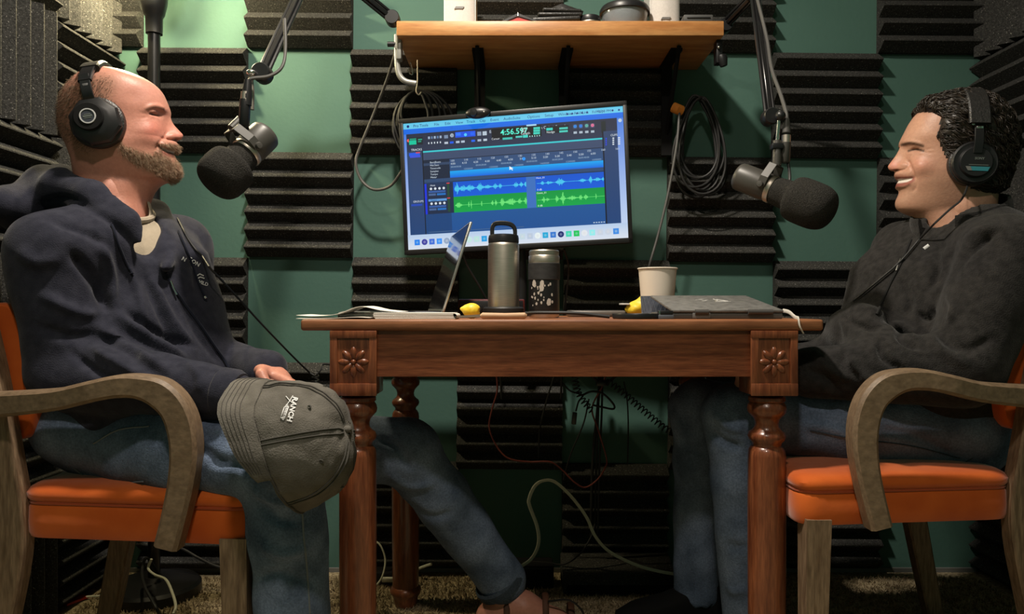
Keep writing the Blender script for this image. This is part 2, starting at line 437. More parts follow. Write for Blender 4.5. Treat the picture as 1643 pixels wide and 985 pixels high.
po = bpy.data.objects.new('lamp_bulb_light', pl); COL.objects.link(po); po.parent = fl; po.location = (0, 0, 1.665)
bulb.visible_shadow = True
po.location = (0.0, -0.04, 1.665)

# ------------------------------------------------------------------ the table
TX0, TX1, TY0, TY1, TZ = -0.393, 0.579, 1.388, 2.0, 0.747
TC = ((TX0 + TX1) / 2, (TY0 + TY1) / 2)
tb = thing('dining_table', (TC[0], TC[1], 0), 'reddish wooden table with turned legs and carved flower blocks between the two men', 'table')
MB().box((TC[0], TC[1], TZ - 0.0105), (TX1 - TX0, TY1 - TY0, 0.021), bevel=0.005, seg=3).build('table_top', M_TABLE_TOP, tb)
mb = MB(); AZ0, AZ1 = 0.64, 0.726
LEGX = (-0.2945, 0.487); LEGYF, LEGYB = 1.43, 1.93
mb.box((TC[0], LEGYF - 0.022, (AZ0 + AZ1) / 2), (LEGX[1] - LEGX[0] - 0.05, 0.02, AZ1 - AZ0))
mb.build('apron', M_TABLE, tb, smooth=False)
MB().box((TC[0], LEGYB + 0.022, (AZ0 + AZ1) / 2), (LEGX[1] - LEGX[0] - 0.05, 0.02, AZ1 - AZ0)).build('apron', M_TABLE, tb, smooth=False)
for x in (LEGX[0] - 0.018 + 0.012, LEGX[1] + 0.018):
    MB().box((x, (LEGYF + LEGYB) / 2, (AZ0 + AZ1) / 2), (0.02, LEGYB - LEGYF - 0.06, AZ1 - AZ0)).build('apron', M_TABLE, tb, smooth=False)
LEGPROF = [(0.030, 0.600), (0.034, 0.598), (0.0345, 0.592), (0.031, 0.589), (0.035, 0.583), (0.0365, 0.576), (0.035, 0.569), (0.029, 0.563), (0.0235, 0.556), (0.0215, 0.548),
           (0.0225, 0.541), (0.027, 0.535), (0.033, 0.531), (0.0355, 0.524), (0.033, 0.517), (0.0275, 0.512), (0.0265, 0.506),
           (0.030, 0.503), (0.0335, 0.497), (0.0348, 0.487), (0.0352, 0.44), (0.0352, 0.30), (0.0345, 0.15), (0.0335, 0.06), (0.0330, 0.052),
           (0.038, 0.047), (0.0405, 0.040), (0.038, 0.033), (0.034, 0.029), (0.031, 0.018), (0.027, 0.002), (0.0, 0.0)]
PETAL = None
for ix, x0 in enumerate(LEGX):
    for y in (LEGYF, LEGYB):
        x = x0
        if y == LEGYB: x = x0 + (0.02 if ix == 0 else -0.02)
        leg = MB()
        hb = 0.0435
        leg.box((x, y, 0.6655), (2 * hb - 0.004, 2 * hb - 0.006, 0.121), bevel=0.003)
        lg = leg.build('leg', M_TABLE_V, tb)
        MB().lathe(LEGPROF, (x, y, 0), seg=40, cap=False).build('turned_post', M_TABLE_V, lg)
        if y == LEGYF:
            yf = y - hb + 0.003
            fr = MB()
            for (cx, cz, sx, sz) in ((0, 0.0535, 0.087, 0.014), (0, -0.049, 0.087, 0.023), (-0.0365, 0.0, 0.014, 0.112), (0.0365, 0.0, 0.014, 0.112)):
                fr.box((x + cx, yf - (0.0015 if sx > 0.02 else 0.0007), 0.6655 + cz), (sx, 0.005, sz), bevel=0.0012)
            fr.build('carved_frame', M_TABLE_V, lg)
            cz = 0.668
            for k in range(8):
                a = k * PI / 4 + PI / 8 * 0
                R = Matrix.Rotation(-a, 3, 'Y')
                c = Vector((x, yf + 0.0005, cz)) + R @ Vector((0.0165, 0, 0))
                MB().ball(c, (0.0125, 0.0045, 0.0062), 12, 8, R).build('petal', M_TABLE_V, lg)
            MB().ball((x, yf, cz), (0.0052, 0.0050, 0.0052), 12, 8).build('flower_centre', M_TABLE_V, lg)

# ------------------------------------------------------------------ the chairs
def seat_outline(inset=0.0, n=7):
    pts = [(0.215, 0.250), (0.215, -0.250), (-0.205, -0.205), (-0.205, 0.205)]
    rad = 0.045; out = []
    for i in range(4):
        p = Vector(pts[i]); a = Vector(pts[i - 1]); c = Vector(pts[(i + 1) % 4])
        da = (a - p).normalized(); dc = (c - p).normalized()
        for k in range(n):
            t = k / (n - 1); q = p + da * rad * (1 - t) ** 2 + dc * rad * t ** 2
            out.append(q)
        # straight run
        e = c + (p - c).normalized() * rad; s0 = p + dc * rad
        for k in range(1, 6): out.append(s0.lerp(e, k / 6))
    cen = Vector((0.005, 0)); res = []
    for q in out:
        d = q - cen
        res.append(cen + d * (1 - inset / max(d.length, 1e-6)))
    return res

def make_chair(name, cx, cy, d, label):
    """d=+1 faces +x, d=-1 faces -x"""
    root = thing(name, (cx, cy, 0), label, 'chair', 'orange velvet armchairs')
    W = lambda X, L, z: Vector((cx + d * X, cy + L, z))
    def rings(levels, cap_z=None):
        V = []; F = []; n = None
        for z, ins in levels:
            o = seat_outline(ins); n = len(o); V += [W(q.x, q.y, z) for q in o]
        for i in range(len(levels) - 1):
            for k in range(n): l = (k + 1) % n; F.append((i * n + k, i * n + l, (i + 1) * n + l, (i + 1) * n + k))
        if cap_z is not None:
            V.append(W(0.005, 0, cap_z)); c = len(V) - 1; b = (len(levels) - 1) * n
            F += [(b + k, b + (k + 1) % n, c) for k in range(n)]
        F.append(tuple(range(n)))
        return MB().add(V, F)
    rings([(0.372, 0.010), (0.374, 0.003), (0.382, -0.001), (0.402, -0.002), (0.424, 0.0), (0.431, 0.003), (0.434, 0.007)]).build('seat_band', M_VELVET, root)
    cu = rings([(0.433, 0.007), (0.436, 0.002), (0.442, -0.003), (0.450, -0.003), (0.457, 0.003), (0.462, 0.014), (0.465, 0.035), (0.468, 0.075), (0.470, 0.13)], 0.471).build('seat_cushion', M_VELVET, root)
    MB().tube([W(q.x, q.y, 0.4335) for q in seat_outline(0.0035)], 0.0032, 6, closed=True).build('piping', M_PIPING, cu)
    arm = [(-0.262, 0.603), (-0.215, 0.607), (-0.16, 0.612), (-0.10, 0.619), (-0.04, 0.633), (0.00, 0.6405), (0.035, 0.640), (0.068, 0.629), (0.093, 0.604),
           (0.106, 0.568), (0.109, 0.525), (0.103, 0.475), (0.092, 0.425), (0.080, 0.378)]
    aw = [0.0215, 0.021, 0.0195, 0.018, 0.0175, 0.0185, 0.0195, 0.0235, 0.0235, 0.0235, 0.0225, 0.021, 0.020, 0.0195]
    sp = spline([(a[0], a[1], w) for a, w in zip(arm, aw)], 6)
    for s in (-1, 1):
        pts = []
        for X, z, w in sp:
            L = 0.262 if z > 0.47 else 0.262
            L -= max(0, -0.05 - X) * 0.16
            pts.append(W(X, s * L, z))
        MB().sweep(pts, [q[2] for q in sp], 0.020, (0, 1, 0), 0.3).build('armrest', M_OAK, root)
    for s in (-1, 1):
        # front leg: tapered square
        V = []
        for z, h, dx in ((0.385, 0.0225, 0.0), (0.20, 0.020, 0.003), (0.0, 0.0165, 0.006)):
            for a, b_ in ((-1, -1), (1, -1), (1, 1), (-1, 1)): V.append(W(0.180 + dx + a * h, s * 0.228 + b_ * h, z))
        F = [(0, 1, 2, 3), (8, 9, 10, 11)] + [(i * 4 + k, i * 4 + (k + 1) % 4, (i + 1) * 4 + (k + 1) % 4, (i + 1) * 4 + k) for i in range(2) for k in range(4)]
        MB().add(V, F).build('leg', M_OAK_V, root, auto=20)
        pts = vspline([W(-0.283, s * 0.197, 0.0), W(-0.243, s * 0.197, 0.20), W(-0.215, s * 0.197, 0.372), W(-0.232, s * 0.2, 0.52), W(-0.258, s * 0.2, 0.66), W(-0.285, s * 0.2, 0.775)], 5)
        ws = [0.018 + 0.006 * math.sin(min(1, i / 10) * PI / 2) for i in range(len(pts))]
        MB().sweep(pts, ws, 0.018, (0, 1, 0), 0.2).build('leg', M_OAK_V, root)
    # padded back
    prof = [(-0.240, 0.535), (-0.207, 0.545), (-0.195, 0.60), (-0.205, 0.68), (-0.218, 0.735), (-0.236, 0.768), (-0.258, 0.778), (-0.282, 0.772), (-0.288, 0.752),
            (-0.276, 0.70), (-0.262, 0.64), (-0.256, 0.60), (-0.252, 0.545)]
    sec = spline([(a, b_) for a, b_ in prof], 4, closed=True); V = []; F = []; n = len(sec)
    cen = np.mean(np.array(sec), axis=0)
    for L, k in ((-0.178, 0.90), (-0.174, 0.97), (-0.162, 1.0), (-0.09, 1.03), (0.0, 1.04), (0.09, 1.03), (0.162, 1.0), (0.174, 0.97), (0.178, 0.90)):
        for p in sec:
            q = cen + (np.array(p) - cen) * np.array([k, 0.5 + k * 0.5]); V.append(W(q[0], L, q[1]))
    for i in range(8):
        for k in range(n): l = (k + 1) % n; F.append((i * n + k, i * n + l, (i + 1) * n + l, (i + 1) * n + k))
    F += [tuple(range(n)), tuple(8 * n + k for k in range(n))]
    MB().add(V, F).build('backrest', M_VELVET, root)
    return root
CH_L = (-0.643, 1.49); CH_R = (0.735, 1.60)
make_chair('armchair', CH_L[0], CH_L[1], 1, 'orange velvet armchair with oak arms under the bearded man in the navy hoodie')
make_chair('armchair', CH_R[0], CH_R[1], -1, 'orange velvet armchair with oak arms under the dark-haired man in black fleece')

# ------------------------------------------------------------------ shelf and what is on it
SX0, SX1, SY0, SY1, SZ0, SZ1 = -0.2937, 0.539, 1.90, 2.1775, 1.4595, 1.4975
sh = thing('wall_shelf', ((SX0 + SX1) / 2, SY1, SZ0), 'thick orange-brown wooden shelf above the monitor', 'shelf')
MB().box(((SX0 + SX1) / 2, (SY0 + SY1) / 2, (SZ0 + SZ1) / 2), (SX1 - SX0, SY1 - SY0, SZ1 - SZ0), bevel=0.003).build('board', M_SHELF, sh)
for px in (768, 908, 1078):
    x = (px - CX) / FPX * 2.05
    br = MB().box((x, (SY0 + SY1) / 2 + 0.03, SZ0 - 0.004), (0.03, 0.16, 0.008)).box((x, 2.120, SZ0 - 0.13), (0.03, 0.008, 0.26))
    br.tube([(x, 1.96, SZ0 - 0.006), (x, 2.12, SZ0 - 0.20)], 0.006, 6)
    br.build('bracket', M_BLACK_MATT, sh, smooth=False)
def speaker(px0, px1, Y, h, label, logo_py, logo_px):
    x0 = (px0 - CX) / FPX * Y; x1 = (px1 - CX) / FPX * Y; w = x1 - x0; c = (x0 + x1) / 2; dep = 0.10
    t = thing('speaker', (c, Y + dep / 2, SZ1), label, 'speaker', 'white speakers on the shelf')
    prof = [(-w / 2, dep), (-w / 2, 0.012), (-w / 2 + 0.006, 0.006)] + [(-w / 2 + 0.006 + (w - 0.012) * k / 8, 0.006 - 0.008 * math.sin(PI * k / 8)) for k in range(1, 8)] + [(w / 2 - 0.006, 0.006), (w / 2, 0.012), (w / 2, dep)]
    MB().prism([Vector((c + a, Y + b_, SZ1 + 0.004)) for a, b_ in prof], (0, 0, h)).build('cabinet', mat('white_speaker_cloth', (0.60, 0.56, 0.52), (0.66, 0.62, 0.58), rough=0.7, scale=300), t, auto=30)
    MB().box((c, Y + dep / 2, SZ1 + 0.002), (w - 0.004, dep - 0.02, 0.004)).build('base', mat('speaker_base', (0.13, 0.08, 0.06), rough=0.5), t, smooth=False)
    for s in (-1, 1):
        MB().box((c + s * (w / 2 + 0.0015), Y + dep / 2 + 0.01, SZ1 + h / 2 + 0.002), (0.003, dep - 0.015, h + 0.004)).build('side_strip', M_WHITE, t, smooth=False)
    lx = (logo_px - CX) / FPX * Y; lz = EYE - (logo_py - CY) / FPX * Y
    poly = [Vector((lx + a, Y - 0.004, lz + b_)) for a, b_ in ((-0.013, -0.003), (0.009, -0.003), (0.013, 0.003), (-0.009, 0.003))]
    MB().prism(poly, (0, 0.003, 0)).build('logo_badge', mat('badge_grey', (0.16, 0.15, 0.14), rough=0.4), t, smooth=False)
speaker(713, 761, 1.955, 0.17, 'white speaker at the left end of the shelf', 13, 737)
speaker(1046, 1091, 1.955, 0.17, 'white speaker right of the plastic tub on the shelf', 30, 1068)
# red and black folded holder
x = (831 - CX) / FPX * 1.905; t = thing('folded_holder', (x, 1.93, SZ1), 'low red and black tent-shaped case beside the left speaker', 'case')
MB().prism([Vector((x - 0.042, 1.903, SZ1)), Vector((x, 1.903, SZ1 + 0.0205)), Vector((x + 0.05, 1.903, SZ1)), Vector((x + 0.042, 1.903, SZ1)), Vector((x, 1.903, SZ1 + 0.013)), Vector((x - 0.03, 1.903, SZ1))], (0, 0.06, 0)).build('cover', M_BLACK, t, smooth=False)
MB().prism([Vector((x - 0.028, 1.906, SZ1)), Vector((x, 1.906, SZ1 + 0.0125)), Vector((x + 0.038, 1.906, SZ1))], (0, 0.05, 0)).build('lining', M_RED, t, smooth=False)
MB().box((x, 1.902, SZ1 + 0.017), (0.002, 0.002, 0.008)).build('clasp', M_CHROME, t, smooth=False)
# black pouch: folded soft stack
x = (898 - CX) / FPX * 1.93; t = thing('pouch', (x, 1.945, SZ1), 'crumpled black pouch lying on the shelf', 'pouch')
for k, (w, z, dx, hh) in enumerate(((0.125, 0.007, -0.01, 0.012), (0.115, 0.016, 0.0, 0.010), (0.10, 0.024, 0.005, 0.009))):
    MB().box((x + dx, 1.945, SZ1 + z * 1.3), (w, 0.075, hh), bevel=0.0045, seg=3, rot=Matrix.Rotation(0.04 * (k - 1), 3, 'Y')).build('layer', M_LEATHER, t)
MB().prism([Vector((x - 0.03, 1.915, SZ1 + 0.035)), Vector((x + 0.005, 1.915, SZ1 + 0.050)), Vector((x + 0.06, 1.915, SZ1 + 0.030)), Vector((x + 0.055, 1.915, SZ1 + 0.018))], (0, 0.06, 0)).build('flap', M_LEATHER, t, auto=20)
x = (946 - CX) / FPX * 1.93; t = thing('lid_disc', (x, 1.934, SZ1), 'small round black lens cap beside the pouch', 'lens cap')
MB().lathe([(0.0, 0), (0.027, 0), (0.029, 0.003), (0.0295, 0.016), (0.028, 0.0195), (0.022, 0.0205), (0, 0.0205)], (x, 1.934, SZ1), seg=32, cap=False).build('cap', M_BLACK, t)
MB().lathe([(0.027, -0.0), (0.0292, 0.001), (0.0292, 0.004), (0.027, 0.0045)], (x, 1.934, SZ1 + 0.001), seg=32, cap=False).build('rim', M_STEEL, t)
x = (1002 - CX) / FPX * 1.97; t = thing('plastic_tub', (x, 1.968, SZ1), 'clear round plastic tub with black lid on the shelf', 'container')
MB().lathe([(0, 0.001), (0.054, 0.001), (0.056, 0.003), (0.061, 0.045), (0.060, 0.045), (0.0545, 0.004), (0, 0.003)], (x, 1.968, SZ1), seg=48, cap=False).build('bowl', M_GLASSY, t)
MB().lathe([(0, 0.056), (0.050, 0.056), (0.053, 0.059), (0.061, 0.058), (0.066, 0.050), (0.066, 0.041), (0.062, 0.040), (0.062, 0.048), (0, 0.050)], (x, 1.968, SZ1), seg=48, cap=False).build('lid', M_BLACK, t)
x = (1117 - CX) / FPX * 1.93; t = thing('grey_box', (x, 1.945, SZ1), 'low grey box at the right end of the shelf', 'box')
MB().box((x, 1.945, SZ1 + 0.009), (0.075, 0.08, 0.018), bevel=0.003).build('body', mat('dull_grey', (0.07, 0.07, 0.068), rough=0.6), t)
MB().box((x, 1.904, SZ1 + 0.009), (0.060, 0.003, 0.003), bevel=0.001).build('seam', M_BLACK, t)

# ------------------------------------------------------------------ monitor with its picture
TLc, TRc, BRc, BLc = P(645.5, 198.8, 2.0), P(997.3, 170.6, 1.915), P(1005.5, 381.7, 1.915), P(661.4, 400.9, 2.0)
MW, MH = 0.581, 0.337
MC = (TLc + TRc + BRc + BLc) / 4
MAX = (TRc - TLc + BRc - BLc).normalized()
MUP = (TLc - BLc + TRc - BRc); MUP = (MUP - MAX * MUP.dot(MAX)).normalized()
MN = MUP.cross(MAX)            # points away from the viewer or towards?
if MN.y > 0: MN = -MN
MROT = Matrix((MAX, -MN, MUP)).transposed()
mon = thing('monitor', (MC.x + 0.02, MC.y + 0.03, TZ), 'tilted flat monitor showing a blue and green audio editor', 'monitor')
MB().box(MC - MN * 0.012, (MW + 0.022, 0.024, MH + 0.026), rot=MROT, bevel=0.004).build('case', M_BLACK, mon)
bz = MB()
for (a, b_, w, h) in ((0, MH / 2 + 0.0065, MW + 0.022, 0.013), (0, -MH / 2 - 0.0065, MW + 0.022, 0.013), (-MW / 2 - 0.0055, 0, 0.011, MH + 0.026), (MW / 2 + 0.0055, 0, 0.011, MH + 0.026)):
    bz.box(MC + MAX * a + MUP * b_ + MN * 0.002, (w, 0.006, h), rot=MROT, bevel=0.0015)
bz.build('bezel', M_BLACK, mon)
MB().box(MC - MN * 0.035 - MUP * 0.02, (0.24, 0.03, 0.20), rot=MROT, bevel=0.01).build('back_cover', M_BLACK, mon)
nx = MC.x + 0.02
MB().tube(vspline([(nx, 2.012, TZ + 0.012), (nx, 2.014, 0.86), MC - MN * 0.045 - MUP * 0.03], 6), 0.016, 12).build('neck', M_BLACK, mon)
MB().box((nx, 1.925, TZ + 0.006), (0.17, 0.14, 0.012), bevel=0.004).build('foot', M_BLACK, mon)

def homography(src, dst):
    A = []
    for (x, y), (u, v) in zip(src, dst):
        A.append([x, y, 1, 0, 0, 0, -u * x, -u * y, -u]); A.append([0, 0, 0, x, y, 1, -v * x, -v * y, -v])
    return np.linalg.svd(np.array(A, float))[2][-1].reshape(3, 3)
HM = homography([(20, 178), (1303, 75), (1333, 845), (78, 915)], [(0, 0), (1, 0), (1, 1), (0, 1)])
def uv(x, y):
    q = HM @ np.array([x, y, 1.0]); return q[0] / q[2], q[1] / q[2]
def lin(c):
    return tuple(((x / 255) / 12.92 if x / 255 <= 0.04045 else ((x / 255 + 0.055) / 1.055) ** 2.4) for x in c)
def SP(u, v, off): return MC + MAX * (MW * (u - 0.5)) + MUP * (MH * (0.5 - v)) + MN * off

class Picture:
    """flat coloured shapes on a plane given by map(u, v, layer offset)"""
    def __init__(s, mp): s.v = []; s.f = []; s.c = []; s.mp = mp; s.k = 0
    def poly(s, pts, col, grad=None):
        n = len(s.v); s.k += 1; off = 0.0006 + 0.0000030 * s.k
        s.v += [tuple(s.mp(u, v, off)) for u, v in pts]; s.f.append(tuple(range(n, n + len(pts))))
        s.c.append([lin(col)] * len(pts) if grad is None else [lin(g) for g in grad])
    def rect(s, u0, v0, u1, v1, col, col2=None):
        s.poly([(u0, v0), (u1, v0), (u1, v1), (u0, v1)], col, None if col2 is None else [col, col, col2, col2])
    def crect(s, x0, y0, x1, y1, col, col2=None):
        u0, v0 = uv(x0, y0); u1, v1 = uv(x1, y1); s.rect(u0, v0, u1, v1, col, col2)
    def text(s, txt, u, v, h, col, asp=MW / MH, bold=0.0, centre=False):
        me = text_mesh(txt, 1.0, bold=bold)
        xs = [q.co.x for q in me.vertices]
        if not xs: return
        sh = (max(xs) / 2) if centre else 0
        s.k += 1; off = 0.0006 + 0.0000030 * s.k; n = len(s.v)
        s.v += [tuple(s.mp(u + (q.co.x - sh) * h / asp, v - q.co.y * h, off)) for q in me.vertices]
        for p in me.polygons: s.f.append(tuple(n + i for i in p.vertices)); s.c.append([lin(col)] * len(p.vertices))
        bpy.data.meshes.remove(me)
    def ctext(s, txt, x, y, h, col, bold=0.0):
        u, v = uv(x, y); s.text(txt, u, v, h, col, bold=bold)
    def disc(s, u, v, r, col, asp=MW / MH, n=14, sx=1.0):
        s.poly([(u + r / asp * sx * math.cos(2 * PI * k / n), v + r * math.sin(2 * PI * k / n)) for k in range(n)], col)
    def build(s, name, m, parent):
        me = bpy.data.meshes.new(name); me.from_pydata(s.v, [], s.f); me.update()
        ca = me.color_attributes.new('Col', 'FLOAT_COLOR', 'CORNER')
        flat = [x for f in s.c for c in f for x in (*c, 1.0)]
        ca.data.foreach_set('color', flat)
        return link_mesh(name, me, m, parent, smooth=False)

M_SCREEN = mat('lit_screen', (0, 0, 0), attr='Col', rough=0.3, emit=1.0)
nt = M_SCREEN.node_tree; bs = nt.nodes['Principled BSDF']
for l in list(bs.inputs['Base Color'].links):
    nt.links.new(l.from_socket, bs.inputs['Emission Color']); nt.links.remove(l)
bs.inputs['Base Color'].default_value = (0.01, 0.01, 0.012, 1)
bs.inputs['Emission Strength'].default_value = 0.95

S = Picture(SP)
S.rect(0, 0, 1, 1, (20, 112, 225), (205, 222, 245))
S.rect(0, 0, 1, 0.045, (105, 205, 240))
u = 0.022
S.disc(u, 0.024, 0.011, (10, 30, 110)); u += 0.025
for w in ('Pro Tools', 'File', 'Edit', 'View', 'Track', 'Clip', 'Event', 'AudioSuite', 'Options', 'Setup', 'Window', 'Avid Link', 'Help'):
    S.text(w, u, 0.034, 0.030, (12, 40, 120), bold=0.01 if w == 'Pro Tools' else 0.0); u += 0.0096 * len(w) + 0.012
S.text('Fri 12:08 PM', 0.865, 0.036, 0.028, (20, 50, 120))
for k in range(5): S.disc(0.755 + 0.022 * k, 0.026, 0.008, (25, 60, 130))
for k in range(2): S.disc(0.955 + 0.028 * k, 0.026, 0.008, (25, 60, 130))
S.rect(0.0, 0.045, 1.0, 0.085, (10, 110, 235), (15, 105, 225))
S.rect(0.012, 0.085, 0.972, 0.885, (36, 62, 104), (30, 82, 142))      # window
S.rect(0.012, 0.085, 0.972, 0.225, (34, 40, 62), (40, 50, 76))
S.text('Edit: 20210107 F&B Casey Kessen Quiz + Sound', 0.40, 0.125, 0.030, (210, 225, 240))
S.rect(0.57, 0.083, 0.615, 0.096, (170, 215, 240))
for k, c in enumerate(((255, 95, 90), (250, 215, 120), (60, 205, 110))): S.disc(0.022 + 0.0145 * k, 0.135, 0.013, c)
# toolbar pieces (traced in the close-up)
S.crect(55, 262, 140, 300, (22, 28, 40)); S.crect(58, 278, 102, 300, (0, 200, 160)); S.crect(60, 266, 100, 273, (20, 150, 120))
S.crect(110, 268, 134, 274, (30, 160, 130)); S.crect(110, 280, 130, 286, (30, 150, 120))
for k in range(5): S.crect(170 + 17 * k, 288 - 1.3 * k, 177 + 17 * k, 298 - 1.3 * k, (215, 225, 235))
for k in range(5): S.crect(168 + 17 * k, 254 - 1.3 * k, 180 + 17 * k, 268 - 1.3 * k, (90, 120, 160) if k % 2 else (160, 180, 205))
S.crect(262, 246, 286, 264, (120, 140, 170)); S.disc(*uv(308, 247), 0.015, (190, 205, 220)); S.crect(300, 240, 318, 256, (150, 165, 185))
S.crect(326, 228, 446, 252, (20, 80, 230)); S.crect(330, 232, 360, 248, (40, 120, 255)); S.crect(415, 229, 440, 245, (30, 100, 250)); S.disc(*uv(387, 243), 0.012, (80, 205, 255))
S.crect(455, 226, 480, 248, (140, 155, 180)); S.crect(486, 224, 512, 246, (185, 200, 215))
for x, c in ((265, (190, 200, 215)), (297, (20, 90, 235)), (332, (180, 195, 215)), (362, (180, 195, 215)), (422, (30, 100, 240)), (458, (170, 185, 205)), (492, (190, 205, 220))):
    S.crect(x, 286 - (x - 265) * 0.078, x + 22, 297 - (x - 265) * 0.078, c)
S.crect(538, 210, 832, 252, (8, 12, 20)); S.ctext('4:56.597', 592, 246, 0.062, (90, 250, 220), bold=0.015)
for k, w in enumerate(('Start', 'End', 'Length')): S.ctext(w, 712, 214 + 15 * k, 0.026, (225, 230, 235))
for k in range(3): S.crect(783, 200 + 15 * k, 822, 210 + 15 * k, (60, 210, 190))
S.ctext('Cursor', 540, 275, 0.022, (225, 230, 235)); S.crect(604, 262, 662, 270, (60, 190, 180)); S.crect(680, 252, 720, 260, (80, 200, 190)); S.crect(722, 246, 752, 260, (60, 215, 200))
for k in range(5): S.crect(760 + 14 * k, 250 - k, 766 + 14 * k, 257 - k, (170, 220, 220))
S.crect(852, 196, 990, 228, (12, 18, 28)); S.crect(858, 205, 896, 217, (50, 215, 200)); S.ctext('Nudge', 860, 236, 0.024, (220, 230, 235))
for k in range(2): S.crect(934, 202 + 18 * k, 984, 210 + 18 * k, (70, 205, 190))
for x, c in ((1013, (40, 130, 220)), (1046, (40, 120, 220)), (1080, (90, 170, 160)), (1114, (220, 110, 150))):
    S.crect(x, 184 - (x - 1013) * 0.06, x + 26, 208 - (x - 1013) * 0.06, (60, 76, 105)); S.disc(*uv(x + 13, 195 - (x - 1013) * 0.06), 0.013, c)
    S.crect(x + 4, 226 - (x - 1013) * 0.06, x + 24, 238 - (x - 1013) * 0.06, (175, 190, 205))
S.crect(1176, 165, 1206, 232, (22, 34, 38)); S.disc(*uv(1287, 160), 0.014, (190, 210, 230))
# side columns
u0, v0 = uv(55, 318); ul, _ = uv(146, 470)
S.rect(0.012, 0.225, 0.083, 0.885, (46, 66, 100), (30, 66, 118))
S.rect(0.083, 0.225, 0.088, 0.885, (10, 18, 32)); S.rect(0.905, 0.18, 0.911, 0.885, (10, 18, 34)); S.rect(0.911, 0.18, 0.972, 0.885, (44, 66, 104), (30, 66, 120))
S.ctext('TRACKS', 72, 340, 0.024, (225, 235, 245)); S.crect(60, 352, 125, 366, (30, 90, 230)); S.crect(66, 368, 128, 376, (60, 80, 220)); S.crect(100, 346, 125, 352, (210, 70, 90))
S.ctext('GROUPS', 95, 643, 0.022, (215, 225, 240)); S.crect(84, 652, 148, 660, (30, 70, 180)); S.ctext('CLIPS', 1232, 254, 0.022, (225, 235, 245))
for k in range(4):
    S.crect(1203, 264 + 12 * k, 1210, 272 + 12 * k, (40, 60, 230)); S.crect(1243, 262 + 12 * k, 1253, 269 + 12 * k, (215, 225, 235)); S.crect(1275, 260 + 12 * k, 1288, 267 + 12 * k, (215, 225, 235))
S.rect(0.088, 0.228, 0.905, 0.240, (60, 215, 215), (50, 190, 205))
S.rect(0.088, 0.240, 0.905, 0.300, (58, 74, 106)); S.rect(0.088, 0.300, 0.905, 0.305, (16, 26, 46))
S.rect(0.088, 0.305, 0.210, 0.475, (20, 34, 58)); S.rect(0.088, 0.325, 0.210, 0.345, (46, 66, 98))
for k, w in enumerate(('Bars|Beats', 'Min:Secs', 'Timecode', 'Samples', 'Tempo', 'Meter', 'Markers')): S.text(w, 0.118, 0.328 + 0.0235 * k, 0.021, (200, 215, 230))
S.rect(0.210, 0.305, 0.905, 0.400, (48, 76, 118), (42, 80, 130))
for k in range(13):
    S.text('%d' % (105 + 5 * k), 0.215 + 0.062 * k, 0.327, 0.022, (195, 210, 228)); S.text('%d:%02d' % (4 + k // 6, (k * 10) % 60), 0.215 + 0.053 * k, 0.350, 0.022, (205, 220, 235))
for k in range(6):
    S.text('00:0%d:%02d:00' % (4 + k // 3, (k * 20) % 60), 0.215 + 0.116 * k, 0.374, 0.018, (150, 180, 210)); S.text('%d' % (12500000 + 700000 * k), 0.275 + 0.116 * k, 0.396, 0.018, (140, 175, 210))
S.disc(0.552, 0.345, 0.013, (30, 150, 250))
S.rect(0.210, 0.400, 0.905, 0.452, (10, 170, 245), (10, 100, 225))
S.rect(0.088, 0.452, 0.905, 0.485, (44, 72, 112)); S.rect(0.088, 0.480, 0.905, 0.484, (18, 30, 50))
# tracks
G0, G1, G2, G3 = 0.222, 0.558, 0.600, 0.905
Ta, Tb, Tc_ = 0.487, 0.604, 0.728
S.rect(0.088, Ta, 0.222, Tc_, (24, 40, 70)); S.rect(0.088, Ta, 0.098, Tc_, (20, 50, 220))
for j, tv in enumerate((Ta, Tb)):
    S.rect(0.104, tv + 0.006, 0.190, tv + 0.024, (90, 150, 215) if j else (30, 50, 84)); S.text('Guest' if j else 'Host', 0.115, tv + 0.022, 0.020, (20, 40, 80) if j else (215, 225, 240))
    for k in range(4): S.disc(0.118 + 0.020 * k, tv + 0.042, 0.010, (215, 225, 235))
    S.rect(0.106, tv + 0.058, 0.186, tv + 0.074, (50, 90, 160)); S.rect(0.106, tv + 0.080, 0.140, tv + 0.096, (70, 100, 150)); S.rect(0.145, tv + 0.080, 0.186, tv + 0.096, (30, 110, 190))
    S.rect(0.194, tv + 0.004, 0.204, tv + 0.114, (30, 70, 50)); S.rect(0.192, tv + 0.002, 0.206, tv + 0.010, (220, 60, 70))
for a, b_ in ((G0, G1), (G2, G3)):
    S.rect(a, Ta, b_, Tb, (0, 84, 208), (0, 92, 220)); S.rect(a, Tb, b_, Tc_, (0, 150, 62), (0, 165, 72))
S.rect(G1, Ta, G2, Tc_, (58, 112, 190))
rw = random.Random(3)
def wave(a, b_, vc, amp, env, col):
    n = int((b_ - a) / 0.0022)
    S.rect(a, vc - 0.0012, b_, vc + 0.0012, col)
    for i in range(n):
        t = i / n; e = 0.0
        for c, w, h in env: e = max(e, h * math.exp(-((t - c) / w) ** 2))
        h = amp * e * rw.uniform(0.35, 1.0)
        if h > 0.0015: S.rect(a + (b_ - a) * t, vc - h, a + (b_ - a) * t + 0.0016, vc + h * rw.uniform(0.75, 1.0), col)
wave(G0 + 0.006, G1, 0.543, 0.050, [(0.03, 0.03, 1.0), (0.12, 0.05, 0.55), (0.22, 0.05, 0.6), (0.36, 0.04, 0.75), (0.46, 0.05, 0.4), (0.57, 0.03, 0.5), (0.64, 0.02, 0.45), (0.86, 0.03, 0.5), (0.93, 0.02, 0.6), (0.99, 0.015, 0.6)], (80, 220, 250))
